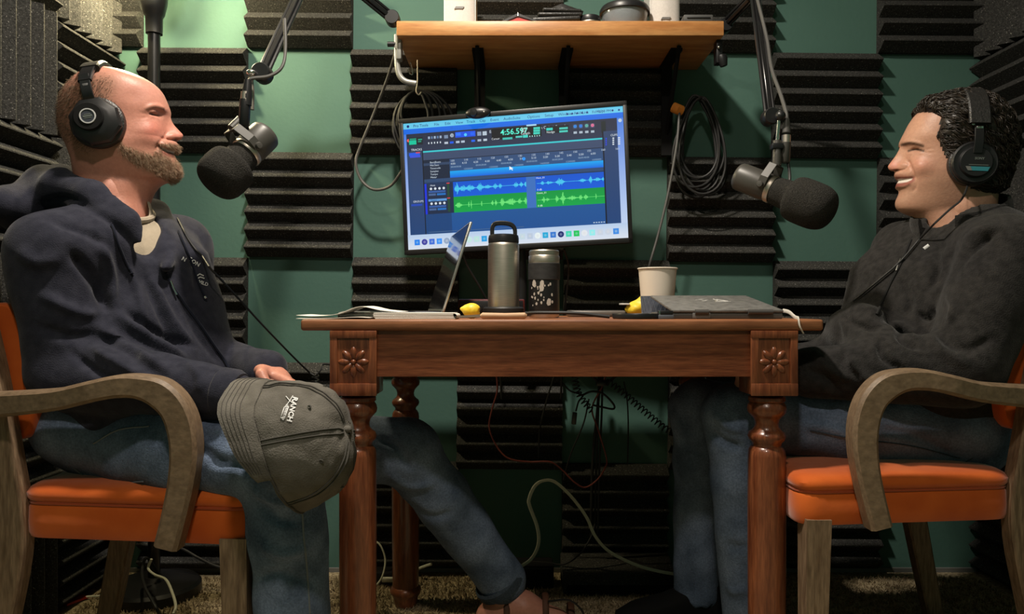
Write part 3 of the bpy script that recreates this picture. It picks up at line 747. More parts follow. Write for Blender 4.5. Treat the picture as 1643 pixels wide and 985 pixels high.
wave(G2 + 0.006, G3, 0.543, 0.050, [(0.08, 0.02, 0.4), (0.18, 0.05, 0.3), (0.35, 0.05, 0.75), (0.68, 0.04, 0.4), (0.80, 0.02, 0.75), (0.90, 0.05, 0.35), (0.98, 0.015, 0.4)], (80, 220, 250))
wave(G0 + 0.006, G1, 0.672, 0.050, [(0.05, 0.04, 0.5), (0.19, 0.006, 0.8), (0.225, 0.006, 0.8), (0.37, 0.006, 0.8), (0.52, 0.012, 0.8), (0.57, 0.012, 0.6), (0.66, 0.03, 0.7), (0.78, 0.06, 0.65), (0.90, 0.025, 0.6), (0.985, 0.02, 0.9)], (120, 245, 130))
wave(G2 + 0.006, G3, 0.672, 0.050, [(0.09, 0.02, 0.5), (0.15, 0.02, 0.35), (0.29, 0.02, 0.7), (0.38, 0.03, 1.0), (0.52, 0.06, 0.4), (0.64, 0.02, 0.6), (0.72, 0.02, 0.8), (0.87, 0.006, 0.6)], (120, 245, 130))
S.text('Host_01', G2 + 0.003, Ta + 0.020, 0.020, (220, 235, 250)); S.text('Guest_01', G2 + 0.003, Tb + 0.020, 0.020, (220, 250, 230))
S.text('0 dB', G2 + 0.006, Tb - 0.006, 0.020, (220, 235, 250)); S.text('0 dB', G2 + 0.006, Tc_ - 0.006, 0.020, (220, 250, 230))
S.rect(0.088, Tc_, 0.210, 0.885, (22, 66, 122)); S.rect(0.210, Tc_, 0.905, 0.885, (26, 84, 150), (24, 80, 148))
S.rect(0.098, 0.868, 0.54, 0.873, (70, 100, 140))
for k in range(5): S.rect(0.85 + 0.011 * k, 0.866, 0.857 + 0.011 * k, 0.874, (180, 200, 220))
# dock
S.rect(0.0, 0.885, 1.0, 1.0, (185, 208, 238), (222, 230, 242))
dock = [(30, 130, 240), (60, 60, 160), (60, 110, 220), (60, 150, 250), (150, 170, 200), (90, 120, 180), (230, 150, 190), (200, 235, 230), (190, 230, 225), (30, 160, 230), (240, 245, 250), (20, 60, 200), (30, 190, 190), (60, 110, 200), (200, 220, 230), (190, 205, 225), (235, 245, 245),
        (30, 170, 220), (50, 120, 210), (20, 40, 110), (60, 220, 180), (20, 200, 90), (230, 235, 240), (150, 240, 240), (205, 215, 230), (205, 215, 230), (60, 140, 230)]
for k, c in enumerate(dock):
    u = 0.043 + 0.0348 * k
    if k % 3 == 1: S.disc(u, 0.945, 0.024, c)
    else: S.rect(u - 0.0125, 0.923, u + 0.0125, 0.967, c)
    S.disc(u, 0.945, 0.010, tuple(min(255, int(x * 0.6 + 90)) for x in c))
S.poly([(0.485, 0.395), (0.485, 0.425), (0.492, 0.418), (0.498, 0.430), (0.501, 0.427), (0.496, 0.416), (0.503, 0.414)], (240, 250, 255))
S.build('screen', M_SCREEN, mon)

# webcam on the monitor
wc0 = MC + MAX * (-0.079 - 0.005) + MUP * (MH / 2 + 0.010) + MN * 0.012
wc = thing('webcam', wc0, 'small oval webcam clipped on the top edge of the monitor', 'webcam')
MB().ball(wc0, (0.034, 0.012, 0.0155), 28, 14, MROT).build('body', M_BLACK, wc)
MB().lathe([(0.0, 0.0035), (0.0095, 0.003), (0.0105, 0.0), (0.0105, -0.006)], wc0 + MN * 0.011 - MAX * 0.010, MN, 20, cap=False).build('lens', M_BLACKM, wc)
MB().box(wc0 + MN * 0.0095 + MAX * 0.016, (0.006, 0.002, 0.003), rot=MROT).build('logo', M_WHITE, wc, smooth=False)
MB().box(wc0 - MN * 0.016 - MUP * 0.003, (0.03, 0.03, 0.006), rot=MROT, bevel=0.002).build('clip', M_BLACK, wc)

# ------------------------------------------------------------------ microphones on boom arms
def mic(name, back, front, r_foam, r_body, label, stem_top, near=1):
    """back/front: axis end points; stem_top: where the arm holds it"""
    back, front = Vector(back), Vector(front); ax = (front - back); Lg = ax.length; ax.normalize()
    t = thing(name, back.lerp(front, 0.35), label, 'microphone', 'dynamic microphones')
    a = Lg * 0.36
    MB().lathe([(0, 0.0), (r_body * 0.86, 0.0), (r_body * 0.97, 0.004), (r_body, 0.010), (r_body, a - 0.012), (r_body * 0.9, a - 0.004), (r_body * 0.86, a)], back, ax, 40, cap=False).build('body', M_MICGREY, t)
    MB().lathe([(r_body * 0.8, a - 0.004), (r_body * 0.98, a - 0.003), (r_body * 1.0, a + 0.003), (r_body * 0.95, a + 0.007), (r_body * 0.7, a + 0.008)], back, ax, 40, cap=False).build('ring', M_STEEL, t)
    w0 = a + 0.006; L2 = Lg - w0
    prof = [(r_body * 0.80, w0), (r_body * 0.93, w0 + 0.003), (r_body * 1.0, w0 + L2 * 0.12), (r_body * 1.04, w0 + L2 * 0.24), (r_body * 1.12, w0 + L2 * 0.27),
            (r_foam * 0.86, w0 + L2 * 0.30), (r_foam * 0.95, w0 + L2 * 0.35), (r_foam, w0 + L2 * 0.45), (r_foam * 1.0, w0 + L2 * 0.68), (r_foam * 0.95, w0 + L2 * 0.80),
            (r_foam * 0.82, w0 + L2 * 0.90), (r_foam * 0.6, w0 + L2 * 0.96), (r_foam * 0.32, w0 + L2 * 0.992), (0.0, Lg)]
    sm = spline([(p[0], p[1]) for p in prof], 3)
    MB().lathe([(max(p[0], 0), p[1]) for p in sm], back, ax, 48, cap=False).build('windscreen', M_MICFOAM, t)
    # yoke
    piv = back + ax * (a * 0.86); up = Vector(stem_top) - piv; up = (up - ax * up.dot(ax)).normalized(); sd = ax.cross(up)
    rr = r_body + 0.004
    yo = [piv + sd * rr, piv + sd * (rr + 0.001) + up * r_body * 0.6, piv + sd * rr * 0.62 + up * (r_body + 0.018), piv - sd * rr * 0.62 + up * (r_body + 0.018), piv - sd * (rr + 0.001) + up * r_body * 0.6, piv - sd * rr]
    MB().sweep(yo, 0.0085, 0.0018, sd if False else ax, 0.3) if False else None
    y_ = MB()
    for i in range(len(yo) - 1):
        d = (yo[i + 1] - yo[i]); m_ = (yo[i] + yo[i + 1]) / 2; z_ = d.normalized(); x_ = ax; yv = z_.cross(x_)
        y_.box(m_, (0.018, 0.0035, d.length + 0.003), rot=Matrix((x_, yv, z_)).transposed(), bevel=0.001, seg=1)
    yk = y_.build('yoke', M_MICGREY, t)
    for s in (-1, 1):
        MB().lathe([(0.0, 0.008), (0.0055, 0.0075), (0.007, 0.005), (0.007, 0.0), (0.0, 0.0)], piv + sd * s * (rr + 0.001), sd * s, 20, cap=False).build('knob', M_MICGREY, t)
    top = piv + up * (r_body + 0.019)
    MB().tube([top, top.lerp(Vector(stem_top), 0.45)], 0.0095, 14).build('stem', M_MICGREY, t)
    return t, top

def arm_segment(mb, a, b_, half=0.010, r=0.0042, side=Vector((0, 1, 0))):
    a, b_ = Vector(a), Vector(b_); d = (b_ - a).normalized(); w = d.cross(side).normalized()
    for s in (-1, 1):
        mb.tube([a + w * s * half, b_ + w * s * half], r, 8)
    m_ = (a + b_) / 2; x_ = w; z_ = d; y_ = z_.cross(x_)
    mb.box(m_, (half * 1.2, 0.012, (b_ - a).length), rot=Matrix((x_, y_, z_)).transposed(), bevel=0.002, seg=1)
    return mb

# left boom
K0 = P(630, 30, 1.93); K1 = P(508, -70, 1.80); K2 = P(421, 118, 1.50)
bl = thing('boom_arm', P(632, 60, 1.93), 'black jointed boom arm clamped to the left end of the shelf', 'boom arm', 'boom arms')
arm_segment(MB(), K0, K1).build('upper_arm', M_BLACKM, bl)
arm_segment(MB(), K1, K2).build('lower_arm', M_BLACKM, bl)
for k in (K0, K1, K2):
    MB().lathe([(0, -0.016), (0.017, -0.016), (0.019, -0.013), (0.019, 0.013), (0.017, 0.016), (0, 0.016)], k, (0, 1, 0), 24, cap=False).build('joint', M_BLACK, bl)
MB().ball(P(403, 117, 1.48), (0.010, 0.010, 0.007), 14, 8).build('wing_nut', M_CHROME, bl)
Yc = 1.94
MB().tube(vspline([P(637, 56, Yc), P(637, 95, Yc), P(640, 118, Yc), P(650, 130, Yc), P(668, 134, Yc)], 6), 0.0075, 10).build('clamp', mat('pale_metal', (0.34, 0.34, 0.31), rough=0.4, metal=0.3), bl)
MB().box(P(641, 74, Yc), (0.013, 0.03, 0.075), bevel=0.003).build('clamp_plate', MATS['pale_metal'], bl)
MB().tube([P(622, 71, Yc), P(637, 71, Yc)], 0.007, 10).build('clamp_screw', M_BLACK, bl)
MB().tube(vspline([P(457, 30, 1.51), P(458, 80, 1.50), P(452, 108, 1.49), P(432, 122, 1.48), P(404, 126, 1.47), P(398, 132, 1.47)], 6), 0.0034, 8).build('cable', M_GREYCABLE, bl)
swl = P(402, 128, 1.48)
t, top = mic('microphone', P(428, 214, 1.50), P(338, 300, 1.42), 0.0485, 0.0315, 'black foam-covered microphone hanging in front of the bearded man', P(404, 175, 1.48))
MB().tube([P(402, 122, 1.485), P(404, 145, 1.485), P(404, 176, 1.485)], 0.005, 10).build('hanger', M_STEEL, bl)
xl = MB().lathe([(0.0065, 0), (0.008, 0.012), (0.0095, 0.03), (0.0095, 0.05)], P(398, 128, 1.46), (-0.06, 0, -1), 16).build('plug', M_BLACK, t)
MB().lathe([(0.0098, 0.0), (0.0100, 0.020)], P(395, 148, 1.46), (-0.06, 0, -1), 16).build('plug_ring', M_STEEL, t)
MB().lathe([(0.0102, 0.0), (0.0106, 0.006), (0.0106, 0.050), (0.008, 0.054)], P(393.5, 160, 1.46), (-0.05, 0, -1), 16).build('socket', M_BLACK, t)
MB().tube(vspline([P(392, 195, 1.46), P(396, 205, 1.47), P(408, 208, 1.48)], 5), 0.0035, 8).build('short_lead', M_RUBBER, t)

# right boom
K0 = P(1176, 38, 1.96); K1 = P(1211, -10, 1.84); K2 = P(1236, 188, 1.60)
br_ = thing('boom_arm', P(1165, 75, 1.93), 'black jointed boom arm clamped to the right end of the shelf', 'boom arm', 'boom arms')
arm_segment(MB(), P(1163, 40, 1.97), K1, 0.009).build('upper_arm', M_BLACKM, br_)
arm_segment(MB(), K1, K2, 0.009).build('lower_arm', M_BLACKM, br_)
for k in (P(1163, 42, 1.97), K1, K2):
    MB().lathe([(0, -0.016), (0.016, -0.016), (0.018, -0.013), (0.018, 0.013), (0.016, 0.016), (0, 0.016)], k, (0, 1, 0), 24, cap=False).build('joint', M_BLACK, br_)
MB().box(P(1151, 58, 1.94), (0.02, 0.05, 0.012), bevel=0.003).box(P(1152, 85, 1.94), (0.016, 0.03, 0.06), bevel=0.003).build('clamp', M_BLACK, br_)
MB().lathe([(0, 0), (0.012, 0.002), (0.014, 0.012), (0.009, 0.03), (0, 0.032)], P(1157, 88, 1.93), (0.25, 0, -1), 16, cap=False).build('clamp_knob', M_BLACK, br_)
MB().ball(P(1153, 76, 1.92), 0.004, 10, 8).build('bolt', M_CHROME, br_)
MB().tube(vspline([P(1214, -6, 1.80), P(1230, 60, 1.74), P(1238, 110, 1.68), P(1252, 150, 1.62), P(1261, 180, 1.585), P(1263, 196, 1.58)], 8), 0.0042, 8).build('cable', M_GREYCABLE, br_)
t, top = mic('microphone', P(1184, 282, 1.62), P(1338, 343, 1.50), 0.0475, 0.030, 'black foam-covered microphone hanging in front of the dark-haired man', P(1248, 225, 1.57))
MB().ball(P(1252, 186, 1.57), 0.011, 14, 10).build('swivel', M_BLACK, br_)
MB().tube([P(1251, 178, 1.57), P(1247, 228, 1.575)], 0.004, 10).build('hanger', M_CHROME, br_)
MB().tube([P(1246.5, 226, 1.575), top + Vector((0, 0, -0.002))], [0.0085, 0.0095], 12).build('stem_sleeve', M_MICGREY, t)
MB().box(P(1246, 235, 1.573), (0.024, 0.02, 0.012), bevel=0.002).build('collar', M_BLACK, t)
MB().lathe([(0.005, 0), (0.007, 0.010), (0.0088, 0.03)], P(1262, 190, 1.575), (-0.02, 0, -1), 16).build('plug', M_GREYCABLE, t)
MB().lathe([(0.0094, 0), (0.0094, 0.017)], P(1261.5, 217, 1.575), (-0.02, 0, -1), 16).build('plug_ring', M_STEEL, t)
MB().lathe([(0.0103, 0), (0.0103, 0.040), (0.008, 0.043)], P(1261, 229, 1.575), (-0.05, 0, -1), 16).build('socket', M_MICGREY, t)
MB().tube(vspline([P(1264, 258, 1.575), P(1267, 280, 1.57), P(1266, 298, 1.56)], 5), 0.0033, 8).build('short_lead', M_RUBBER, t)

# ------------------------------------------------------------------ soft bodies: implicit surfaces meshed by surface nets
def A3(v): return np.array((v[0], v[1], v[2]), np.float32)
class Field:
    def __init__(s, lo, hi, h):
        s.lo = np.array(lo, np.float32); s.h = h
        n = np.ceil((np.array(hi) - np.array(lo)) / h).astype(int) + 1
        ax = [s.lo[i] + h * np.arange(n[i], dtype=np.float32) for i in range(3)]
        s.X, s.Y, s.Z = np.meshgrid(*ax, indexing='ij', sparse=True)
        s.n = n; s.ax = ax
        s.f = np.full(tuple(n), 1.0, np.float32)
    def _win(s, lo, hi):
        sl = []
        for i in range(3):
            a = max(0, int((lo[i] - s.lo[i]) / s.h)); b_ = min(s.n[i], int((hi[i] - s.lo[i]) / s.h) + 2)
            if b_ <= a: return None
            sl.append(slice(a, b_))
        return tuple(sl)
    def _xyz(s, w): return s.X[w[0]], s.Y[:, w[1]], s.Z[:, :, w[2]]
    def _mix(s, w, d, k, sub=False):
        f = s.f[w]
        if sub:
            d = -d; hh = np.clip(0.5 - 0.5 * (f - d) / k, 0, 1); s.f[w] = f * (1 - hh) + d * hh + k * hh * (1 - hh)
        else:
            hh = np.clip(0.5 + 0.5 * (f - d) / k, 0, 1); s.f[w] = f * (1 - hh) + d * hh - k * hh * (1 - hh)
    def cone(s, a, b_, ra, rb, k=0.02, sub=False, squash=None):
        a, b_ = A3(a), A3(b_); m_ = max(ra, rb) + 0.06 + k
        w = s._win(np.minimum(a, b_) - m_, np.maximum(a, b_) + m_)
        if w is None: return
        X, Y, Z = s._xyz(w); ba = b_ - a; l2 = float(ba @ ba) + 1e-12
        px, py, pz = X - a[0], Y - a[1], Z - a[2]
        t = np.clip((px * ba[0] + py * ba[1] + pz * ba[2]) / l2, 0, 1)
        d = np.sqrt((px - t * ba[0]) ** 2 + (py - t * ba[1]) ** 2 + (pz - t * ba[2]) ** 2) - (ra + (rb - ra) * t)
        s._mix(w, d, k, sub)
    def chain(s, pts, rs, k=0.02, sub=False):
        for i in range(len(pts) - 1): s.cone(pts[i], pts[i + 1], rs[i], rs[i + 1], k, sub)
    def ell(s, c, r, rot=None, k=0.02, sub=False):
        c = A3(c); m_ = max(r) + 0.06 + k; w = s._win(c - m_, c + m_)
        if w is None: return
        X, Y, Z = s._xyz(w); px, py, pz = X - c[0], Y - c[1], Z - c[2]
        R = np.array(rot.to_3x3(), np.float32) if rot is not None else np.eye(3, dtype=np.float32)
        q = [(px * R[0, i] + py * R[1, i] + pz * R[2, i]) / r[i] for i in range(3)]
        d = (np.sqrt(q[0] ** 2 + q[1] ** 2 + q[2] ** 2) - 1) * min(r)
        s._mix(w, d, k, sub)
    def loft(s, secs, k=0.02, grow=0.0, zlo=None, zhi=None):
        """secs: (z, cx, cy, half depth a, half width b, fx, fy) with (fx, fy) the forward direction"""
        S_ = np.array(sorted(secs), np.float32); z = s.ax[2]
        g = [np.interp(z, S_[:, 0], S_[:, i])[None, None, :] for i in range(1, 7)]
        cx, cy, a, b_, fx, fy = g; a = a + grow; b_ = b_ + grow
        nn = np.sqrt(fx ** 2 + fy ** 2); fx, fy = fx / nn, fy / nn
        px, py = s.X - cx, s.Y - cy
        u = (px * fx + py * fy) / a; v = (-px * fy + py * fx) / b_
        e = 2.4
        d = ((np.abs(u) ** e + np.abs(v) ** e) ** (1 / e) - 1) * np.minimum(a, b_)
        lo = S_[0, 0] if zlo is None else zlo; hi = S_[-1, 0] if zhi is None else zhi
        d = np.maximum(d, np.maximum(lo - s.Z, s.Z - hi - grow))
        s._mix((slice(None),) * 3, d.astype(np.float32), k)
    def mesh(s):
        f = s.f; n = s.n; I = f < 0
        c = I[:-1, :-1, :-1].astype(np.int8)
        cnt = np.zeros(tuple(n - 1), np.int8)
        for dx in (0, 1):
            for dy in (0, 1):
                for dz in (0, 1): cnt += I[dx:n[0] - 1 + dx, dy:n[1] - 1 + dy, dz:n[2] - 1 + dz]
        act = (cnt > 0) & (cnt < 8); ii = np.argwhere(act)
        idx = np.full(act.shape, -1, np.int32); idx[act] = np.arange(len(ii))
        pos = np.zeros((len(ii), 3), np.float32); num = np.zeros(len(ii), np.float32)
        cor = [(dx, dy, dz) for dx in (0, 1) for dy in (0, 1) for dz in (0, 1)]
        val = {q: f[ii[:, 0] + q[0], ii[:, 1] + q[1], ii[:, 2] + q[2]] for q in cor}
        for q in cor:
            for ax in range(3):
                if q[ax]: continue
                r = list(q); r[ax] = 1; r = tuple(r); a, b_ = val[q], val[r]; m_ = (a < 0) != (b_ < 0)
                t = np.where(m_, a / np.where(m_, a - b_, 1), 0)
                for i in range(3): pos[:, i] += np.where(m_, q[i] + (t if i == ax else 0), 0)
                num += m_
        V = s.lo + (ii + pos / num[:, None]) * s.h
        F = []
        for ax in range(3):
            sl0 = [slice(1, -1)] * 3; sl0[ax] = slice(0, -1); sl1 = list(sl0); sl1[ax] = slice(1, None)
            a, b_ = I[tuple(sl0)], I[tuple(sl1)]; e = np.argwhere(a != b_); flip = a[a != b_]
            o = np.ones(3, int); o[ax] = 0; e = e + o
            u, v = [q for q in range(3) if q != ax]
            def at(du, dv):
                k_ = e.copy(); k_[:, u] -= du; k_[:, v] -= dv; return idx[k_[:, 0], k_[:, 1], k_[:, 2]]
            q = np.stack([at(1, 1), at(0, 1), at(0, 0), at(1, 0)], 1)
            rev = flip if ax != 1 else ~flip
            q = np.where(rev[:, None], q, q[:, ::-1]); F.append(q)
        F = np.concatenate(F); F = F[(F >= 0).all(1)]
        return V.astype(np.float32), F.astype(np.int32)

def vnormals(V, F):
    N = np.zeros_like(V); fn = np.cross(V[F[:, 2]] - V[F[:, 0]], V[F[:, 3 if F.shape[1] == 4 else 1]] - V[F[:, 1 if F.shape[1] == 4 else 0]])
    if F.shape[1] == 3: fn = np.cross(V[F[:, 1]] - V[F[:, 0]], V[F[:, 2]] - V[F[:, 0]])
    for i in range(F.shape[1]): np.add.at(N, F[:, i], fn)
    return N / (np.linalg.norm(N, axis=1, keepdims=True) + 1e-12)
def smooth_verts(V, F, it=3, lam=0.5):
    e = np.concatenate([np.stack([F[:, i], F[:, (i + 1) % F.shape[1]]], 1) for i in range(F.shape[1])])
    for _ in range(it):
        S_ = np.zeros_like(V); c = np.zeros(len(V), np.float32)
        np.add.at(S_, e[:, 0], V[e[:, 1]]); np.add.at(c, e[:, 0], 1); np.add.at(S_, e[:, 1], V[e[:, 0]]); np.add.at(c, e[:, 1], 1)
        V = V + lam * (S_ / np.maximum(c, 1)[:, None] - V)
    return V
def project(V):
    return np.stack([CX + V[:, 0] / V[:, 1] * FPX, CY - (V[:, 2] - EYE) / V[:, 1] * FPX], 1)
def seg_dist(Q, pl):
    """distance of 2-d points to a polyline and the position along it (0..1)"""
    best = np.full(len(Q), 1e9); par = np.zeros(len(Q)); n = len(pl) - 1
    for i in range(n):
        a = np.array(pl[i], float); b_ = np.array(pl[i + 1], float); ba = b_ - a
        t = np.clip(((Q - a) @ ba) / (ba @ ba + 1e-9), 0, 1); d = np.linalg.norm(Q - a - t[:, None] * ba, axis=1)
        m_ = d < best; best[m_] = d[m_]; par[m_] = (i + t[m_]) / n
    return best, par
def fold(V, F, folds):
    """cloth folds: ridges (+) and creases (-) along curves over the side of the garment that faces the table side.
    folds: (pixel polyline, width px, height m)"""
    N = vnormals(V, F); Q = project(V); disp = np.zeros(len(V), np.float32)
    face = np.clip(-N[:, 1] * 1.6 + 0.15, 0, 1)
    for pl, w, h in folds:
        h = h * 1.55; w = w * 0.9
        d, t = seg_dist(Q, [tuple(p) for p in spline(pl, 5)])
        disp += h * np.exp(-(d / w) ** 2) * np.clip(np.sin(np.clip(t, 0.02, 0.98) * PI) * 1.6, 0, 1) * face
    return V + N * disp[:, None]
def fbm(V, F, amp, freq, seed=0.0):
    N = vnormals(V, F)
    d = np.array([noise.noise(Vector((p[0] * freq + seed, p[1] * freq, p[2] * freq))) for p in V.tolist()], np.float32)
    return V + N * (d * amp)[:, None]
def in_poly(Q, poly):
    poly = np.array(poly, float); x, y = Q[:, 0], Q[:, 1]; ins = np.zeros(len(Q), bool); j = len(poly) - 1
    for i in range(len(poly)):
        xi, yi = poly[i]; xj, yj = poly[j]
        c = ((yi > y) != (yj > y)) & (x < (xj - xi) * (y - yi) / (yj - yi + 1e-12) + xi); ins ^= c; j = i
    return ins
def soft_obj(name, fld, m, parent, it=2, folds=None, noise_amp=0.0, noise_freq=14, seed=0.0):
    V, F = fld.mesh(); V = smooth_verts(V, F, it)
    if noise_amp: V = fbm(V, F, noise_amp, noise_freq, seed)
    if folds: V = fold(V, F, folds); V = smooth_verts(V, F, 1, 0.4)
    o = link_mesh(name, np_mesh(name, V, F), m, parent)
    return o, V, F
def bvh_of(V, F): return BVHTree.FromPolygons([tuple(p) for p in V.tolist()], F.tolist())
def hit(bvh, px, py):
    o = Vector((0, 0, EYE)); d = (P(px, py, 1.0) - o).normalized(); loc, nrm, _, _ = bvh.ray_cast(o, d)
    if loc is None: return None, None
    if nrm.dot(d) > 0: nrm = -nrm
    return loc, nrm
def surf_line(bvh, pts, lift=0.001):
    out = []
    for p in pts:
        l, n = hit(bvh, p[0], p[1])
        if l is not None: out.append(l + n * lift)
    return out
def decal_text(bvh, txt, px, py, size_px, ang, lift=0.0012, bold=0.02):
    me = text_mesh(txt, 1.0, bold=bold); V = []; ca, sa = math.cos(ang), math.sin(ang)
    for q in me.vertices:
        x = px + (q.co.x * ca + q.co.y * sa) * size_px; y = py + (q.co.x * sa - q.co.y * ca) * size_px
        l, n = hit(bvh, x, y); V.append((l + n * lift) if l is not None else None)
    F = [tuple(p.vertices) for p in me.polygons if all(V[i] is not None for i in p.vertices)]
    V = [v if v is not None else Vector((0, 0, 0)) for v in V]
    used = sorted({i for f in F for i in f}); mp_ = {i: k for k, i in enumerate(used)}
    bpy.data.meshes.remove(me)
    return MB().add([V[i] for i in used], [tuple(mp_[i] for i in f) for f in F])

# ------------------------------------------------------------------ heads
class Head:
    def __init__(s, org, scale, facing, centre, Y0, pitch, yaw, stations, crown, feats, paint, base_col, rows=170, cols=144):
        """stations: (front crop xy, back crop xy, half width, nose/lip projection, its half breadth); crop pixels = org + crop/scale"""
        s.org, s.k, s.f = org, scale, facing
        px0 = 1.0 / FPX * Y0
        c = np.array([org[0] + centre[0] / scale, org[1] + centre[1] / scale])
        s.origin = P(c[0], c[1], Y0)
        ca, sa = math.cos(pitch), math.sin(pitch); cy, sy = math.cos(yaw), math.sin(yaw)
        s.fwd = Vector((facing * ca * cy, -ca * sy, sa)); s.up = Vector((-facing * sa * cy, sa * sy, ca)); s.lat = s.up.cross(s.fwd)
        s.near = -1 if s.lat.y > 0 else 1
        def loc(p):
            kx = (org[0] + p[0] / scale - CX) / FPX; kz = -(org[1] + p[1] / scale - CY) / FPX; O = s.origin
            M_ = np.array([[s.fwd.x - kx * s.fwd.y, s.up.x - kx * s.up.y], [s.fwd.z - kz * s.fwd.y, s.up.z - kz * s.up.y]])
            return np.linalg.solve(M_, np.array([kx * O.y - O.x, kz * O.y - (O.z - EYE)]))
        s.loc2 = loc
        fr = [loc(q[0]) for q in stations]; bk = [loc(q[1]) for q in stations]
        off = [q[3] for q in stations]
        u5, u12 = fr[5][0] - off[5], fr[11][0] - off[11]
        for i in range(6, 11):           # the face plane behind the nose runs straight from the brow to the lip
            t = (fr[i][1] - fr[5][1]) / (fr[11][1] - fr[5][1]); off[i] = max(0.0, fr[i][0] - (u5 + (u12 - u5) * t - 0.004 * math.sin(PI * t)))
        T_ = [np.concatenate([fr[i], bk[i], [stations[i][2], off[i], stations[i][4]]]) for i in range(len(stations))]
        s.offs = off
        pole = loc(crown); T_ = [np.concatenate([pole, pole, [0.002, 0, 0.02]])] + T_
        sp_ = np.array(spline(T_, 12))
        seg = np.linalg.norm(np.diff(sp_[:, :2], axis=0), axis=1) + 0.3 * np.linalg.norm(np.diff(sp_[:, 2:4], axis=0), axis=1) + 1e-5
        cum = np.concatenate([[0], np.cumsum(seg)]); tt = np.linspace(0, cum[-1], rows)
        R = np.stack([np.interp(tt, cum, sp_[:, i]) for i in range(7)], 1)
        th = np.linspace(-PI, PI, cols, endpoint=False)
        th = th - 0.42 * np.sin(th) * 0.9      # more columns in front
        V = np.zeros((rows, cols, 3), np.float32)
        e = 2.0 / 2.25
        cs, sn = np.sign(np.cos(th)) * np.abs(np.cos(th)) ** e, np.sign(np.sin(th)) * np.abs(np.sin(th)) ** e
        for i in range(rows):
            f2 = R[i, :2].copy(); f2[0] -= R[i, 5]; b2 = R[i, 2:4]; cc = (f2 + b2) / 2; ee = (f2 - b2) / 2; W = R[i, 4]
            v = W * sn
            fall = np.exp(-(v / max(R[i, 6], 1e-3)) ** 2) * np.clip(np.cos(th), 0, 1) ** 0.5
            V[i, :, 0] = cc[0] + ee[0] * cs + R[i, 5] * fall
            V[i, :, 1] = v
            V[i, :, 2] = cc[1] + ee[1] * cs
        V = V.reshape(-1, 3)
        idx = np.arange(rows * cols).reshape(rows, cols); nxt = np.roll(idx, -1, 1)
        F = np.stack([idx[:-1], nxt[:-1], nxt[1:], idx[1:]], -1).reshape(-1, 4)
        s.V, s.F = V, F
        if vnormals(V, F)[cols * 40 + cols // 2, 0] < 0: s.F = F = F[:, ::-1].copy()
        s.rows, s.cols = rows, cols
        wgt = np.clip((np.abs(V[:, 1]) - 0.026) / 0.02, 0, 1)[:, None]; rowi = np.repeat(np.arange(rows), cols)[:, None]; wgt = wgt * ((rowi > 3) & (rowi < rows - 3))
        for _ in range(14): s.V = s.V + (smooth_verts(s.V, s.F, 1, 0.6) - s.V) * wgt
        def at(p, v):
            kx = (org[0] + p[0] / scale - CX) / FPX; kz = -(org[1] + p[1] / scale - CY) / FPX; O = s.origin + s.lat * v
            M_ = np.array([[s.fwd.x - kx * s.fwd.y, s.up.x - kx * s.up.y], [s.fwd.z - kz * s.fwd.y, s.up.z - kz * s.up.y]])
            q = np.linalg.solve(M_, np.array([kx * O.y - O.x, kz * O.y - (O.z - EYE)])); return float(q[0]), float(q[1])
        s.at = at
        for _ in range(1):
            N = vnormals(s.V, s.F); Q = s.crop(s.V); d = np.zeros(len(V), np.float32)
            front = np.ones(len(V), np.float32)
            for kind, geo, w, h in feats:
                if kind == 'g': dd = np.exp(-((Q[:, 0] - geo[0]) / w[0]) ** 2 - ((Q[:, 1] - geo[1]) / w[1]) ** 2); d += h * dd
                else:
                    q, t = seg_dist(Q, [tuple(p) for p in spline(geo, 5)]); d += h * np.exp(-(q / w) ** 2) * np.clip(np.sin(np.clip(t, 0.05, 0.95) * PI) * 2, 0, 1)
            s.V = s.V + N * d[:, None]
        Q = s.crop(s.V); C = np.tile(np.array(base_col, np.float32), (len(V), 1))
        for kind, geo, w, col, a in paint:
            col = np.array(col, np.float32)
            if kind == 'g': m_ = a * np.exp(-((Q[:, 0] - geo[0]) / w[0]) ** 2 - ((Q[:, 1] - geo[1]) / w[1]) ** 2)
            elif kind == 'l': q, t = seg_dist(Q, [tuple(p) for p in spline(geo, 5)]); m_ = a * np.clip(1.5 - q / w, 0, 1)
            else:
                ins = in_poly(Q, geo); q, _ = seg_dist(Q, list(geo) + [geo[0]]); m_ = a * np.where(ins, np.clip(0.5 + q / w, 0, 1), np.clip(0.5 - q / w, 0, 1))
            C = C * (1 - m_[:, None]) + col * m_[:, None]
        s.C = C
        s.W = s.world(s.V)
    def world(s, V):
        M_ = np.array([s.fwd, s.lat, s.up]); return (np.asarray(V) @ M_ + np.array(s.origin)).astype(np.float32)
    def wp(s, u, v, w): return s.origin + s.fwd * u + s.lat * v + s.up * w
    def crop(s, V):
        """photo close-up coordinates of the point, with the far half mirrored to the near half"""
        U = np.array(V, np.float32).copy(); U[:, 1] = s.near * np.abs(U[:, 1]); Q = project(s.world(U))
        return np.stack([(Q[:, 0] - s.org[0]) * s.k, (Q[:, 1] - s.org[1]) * s.k], 1)

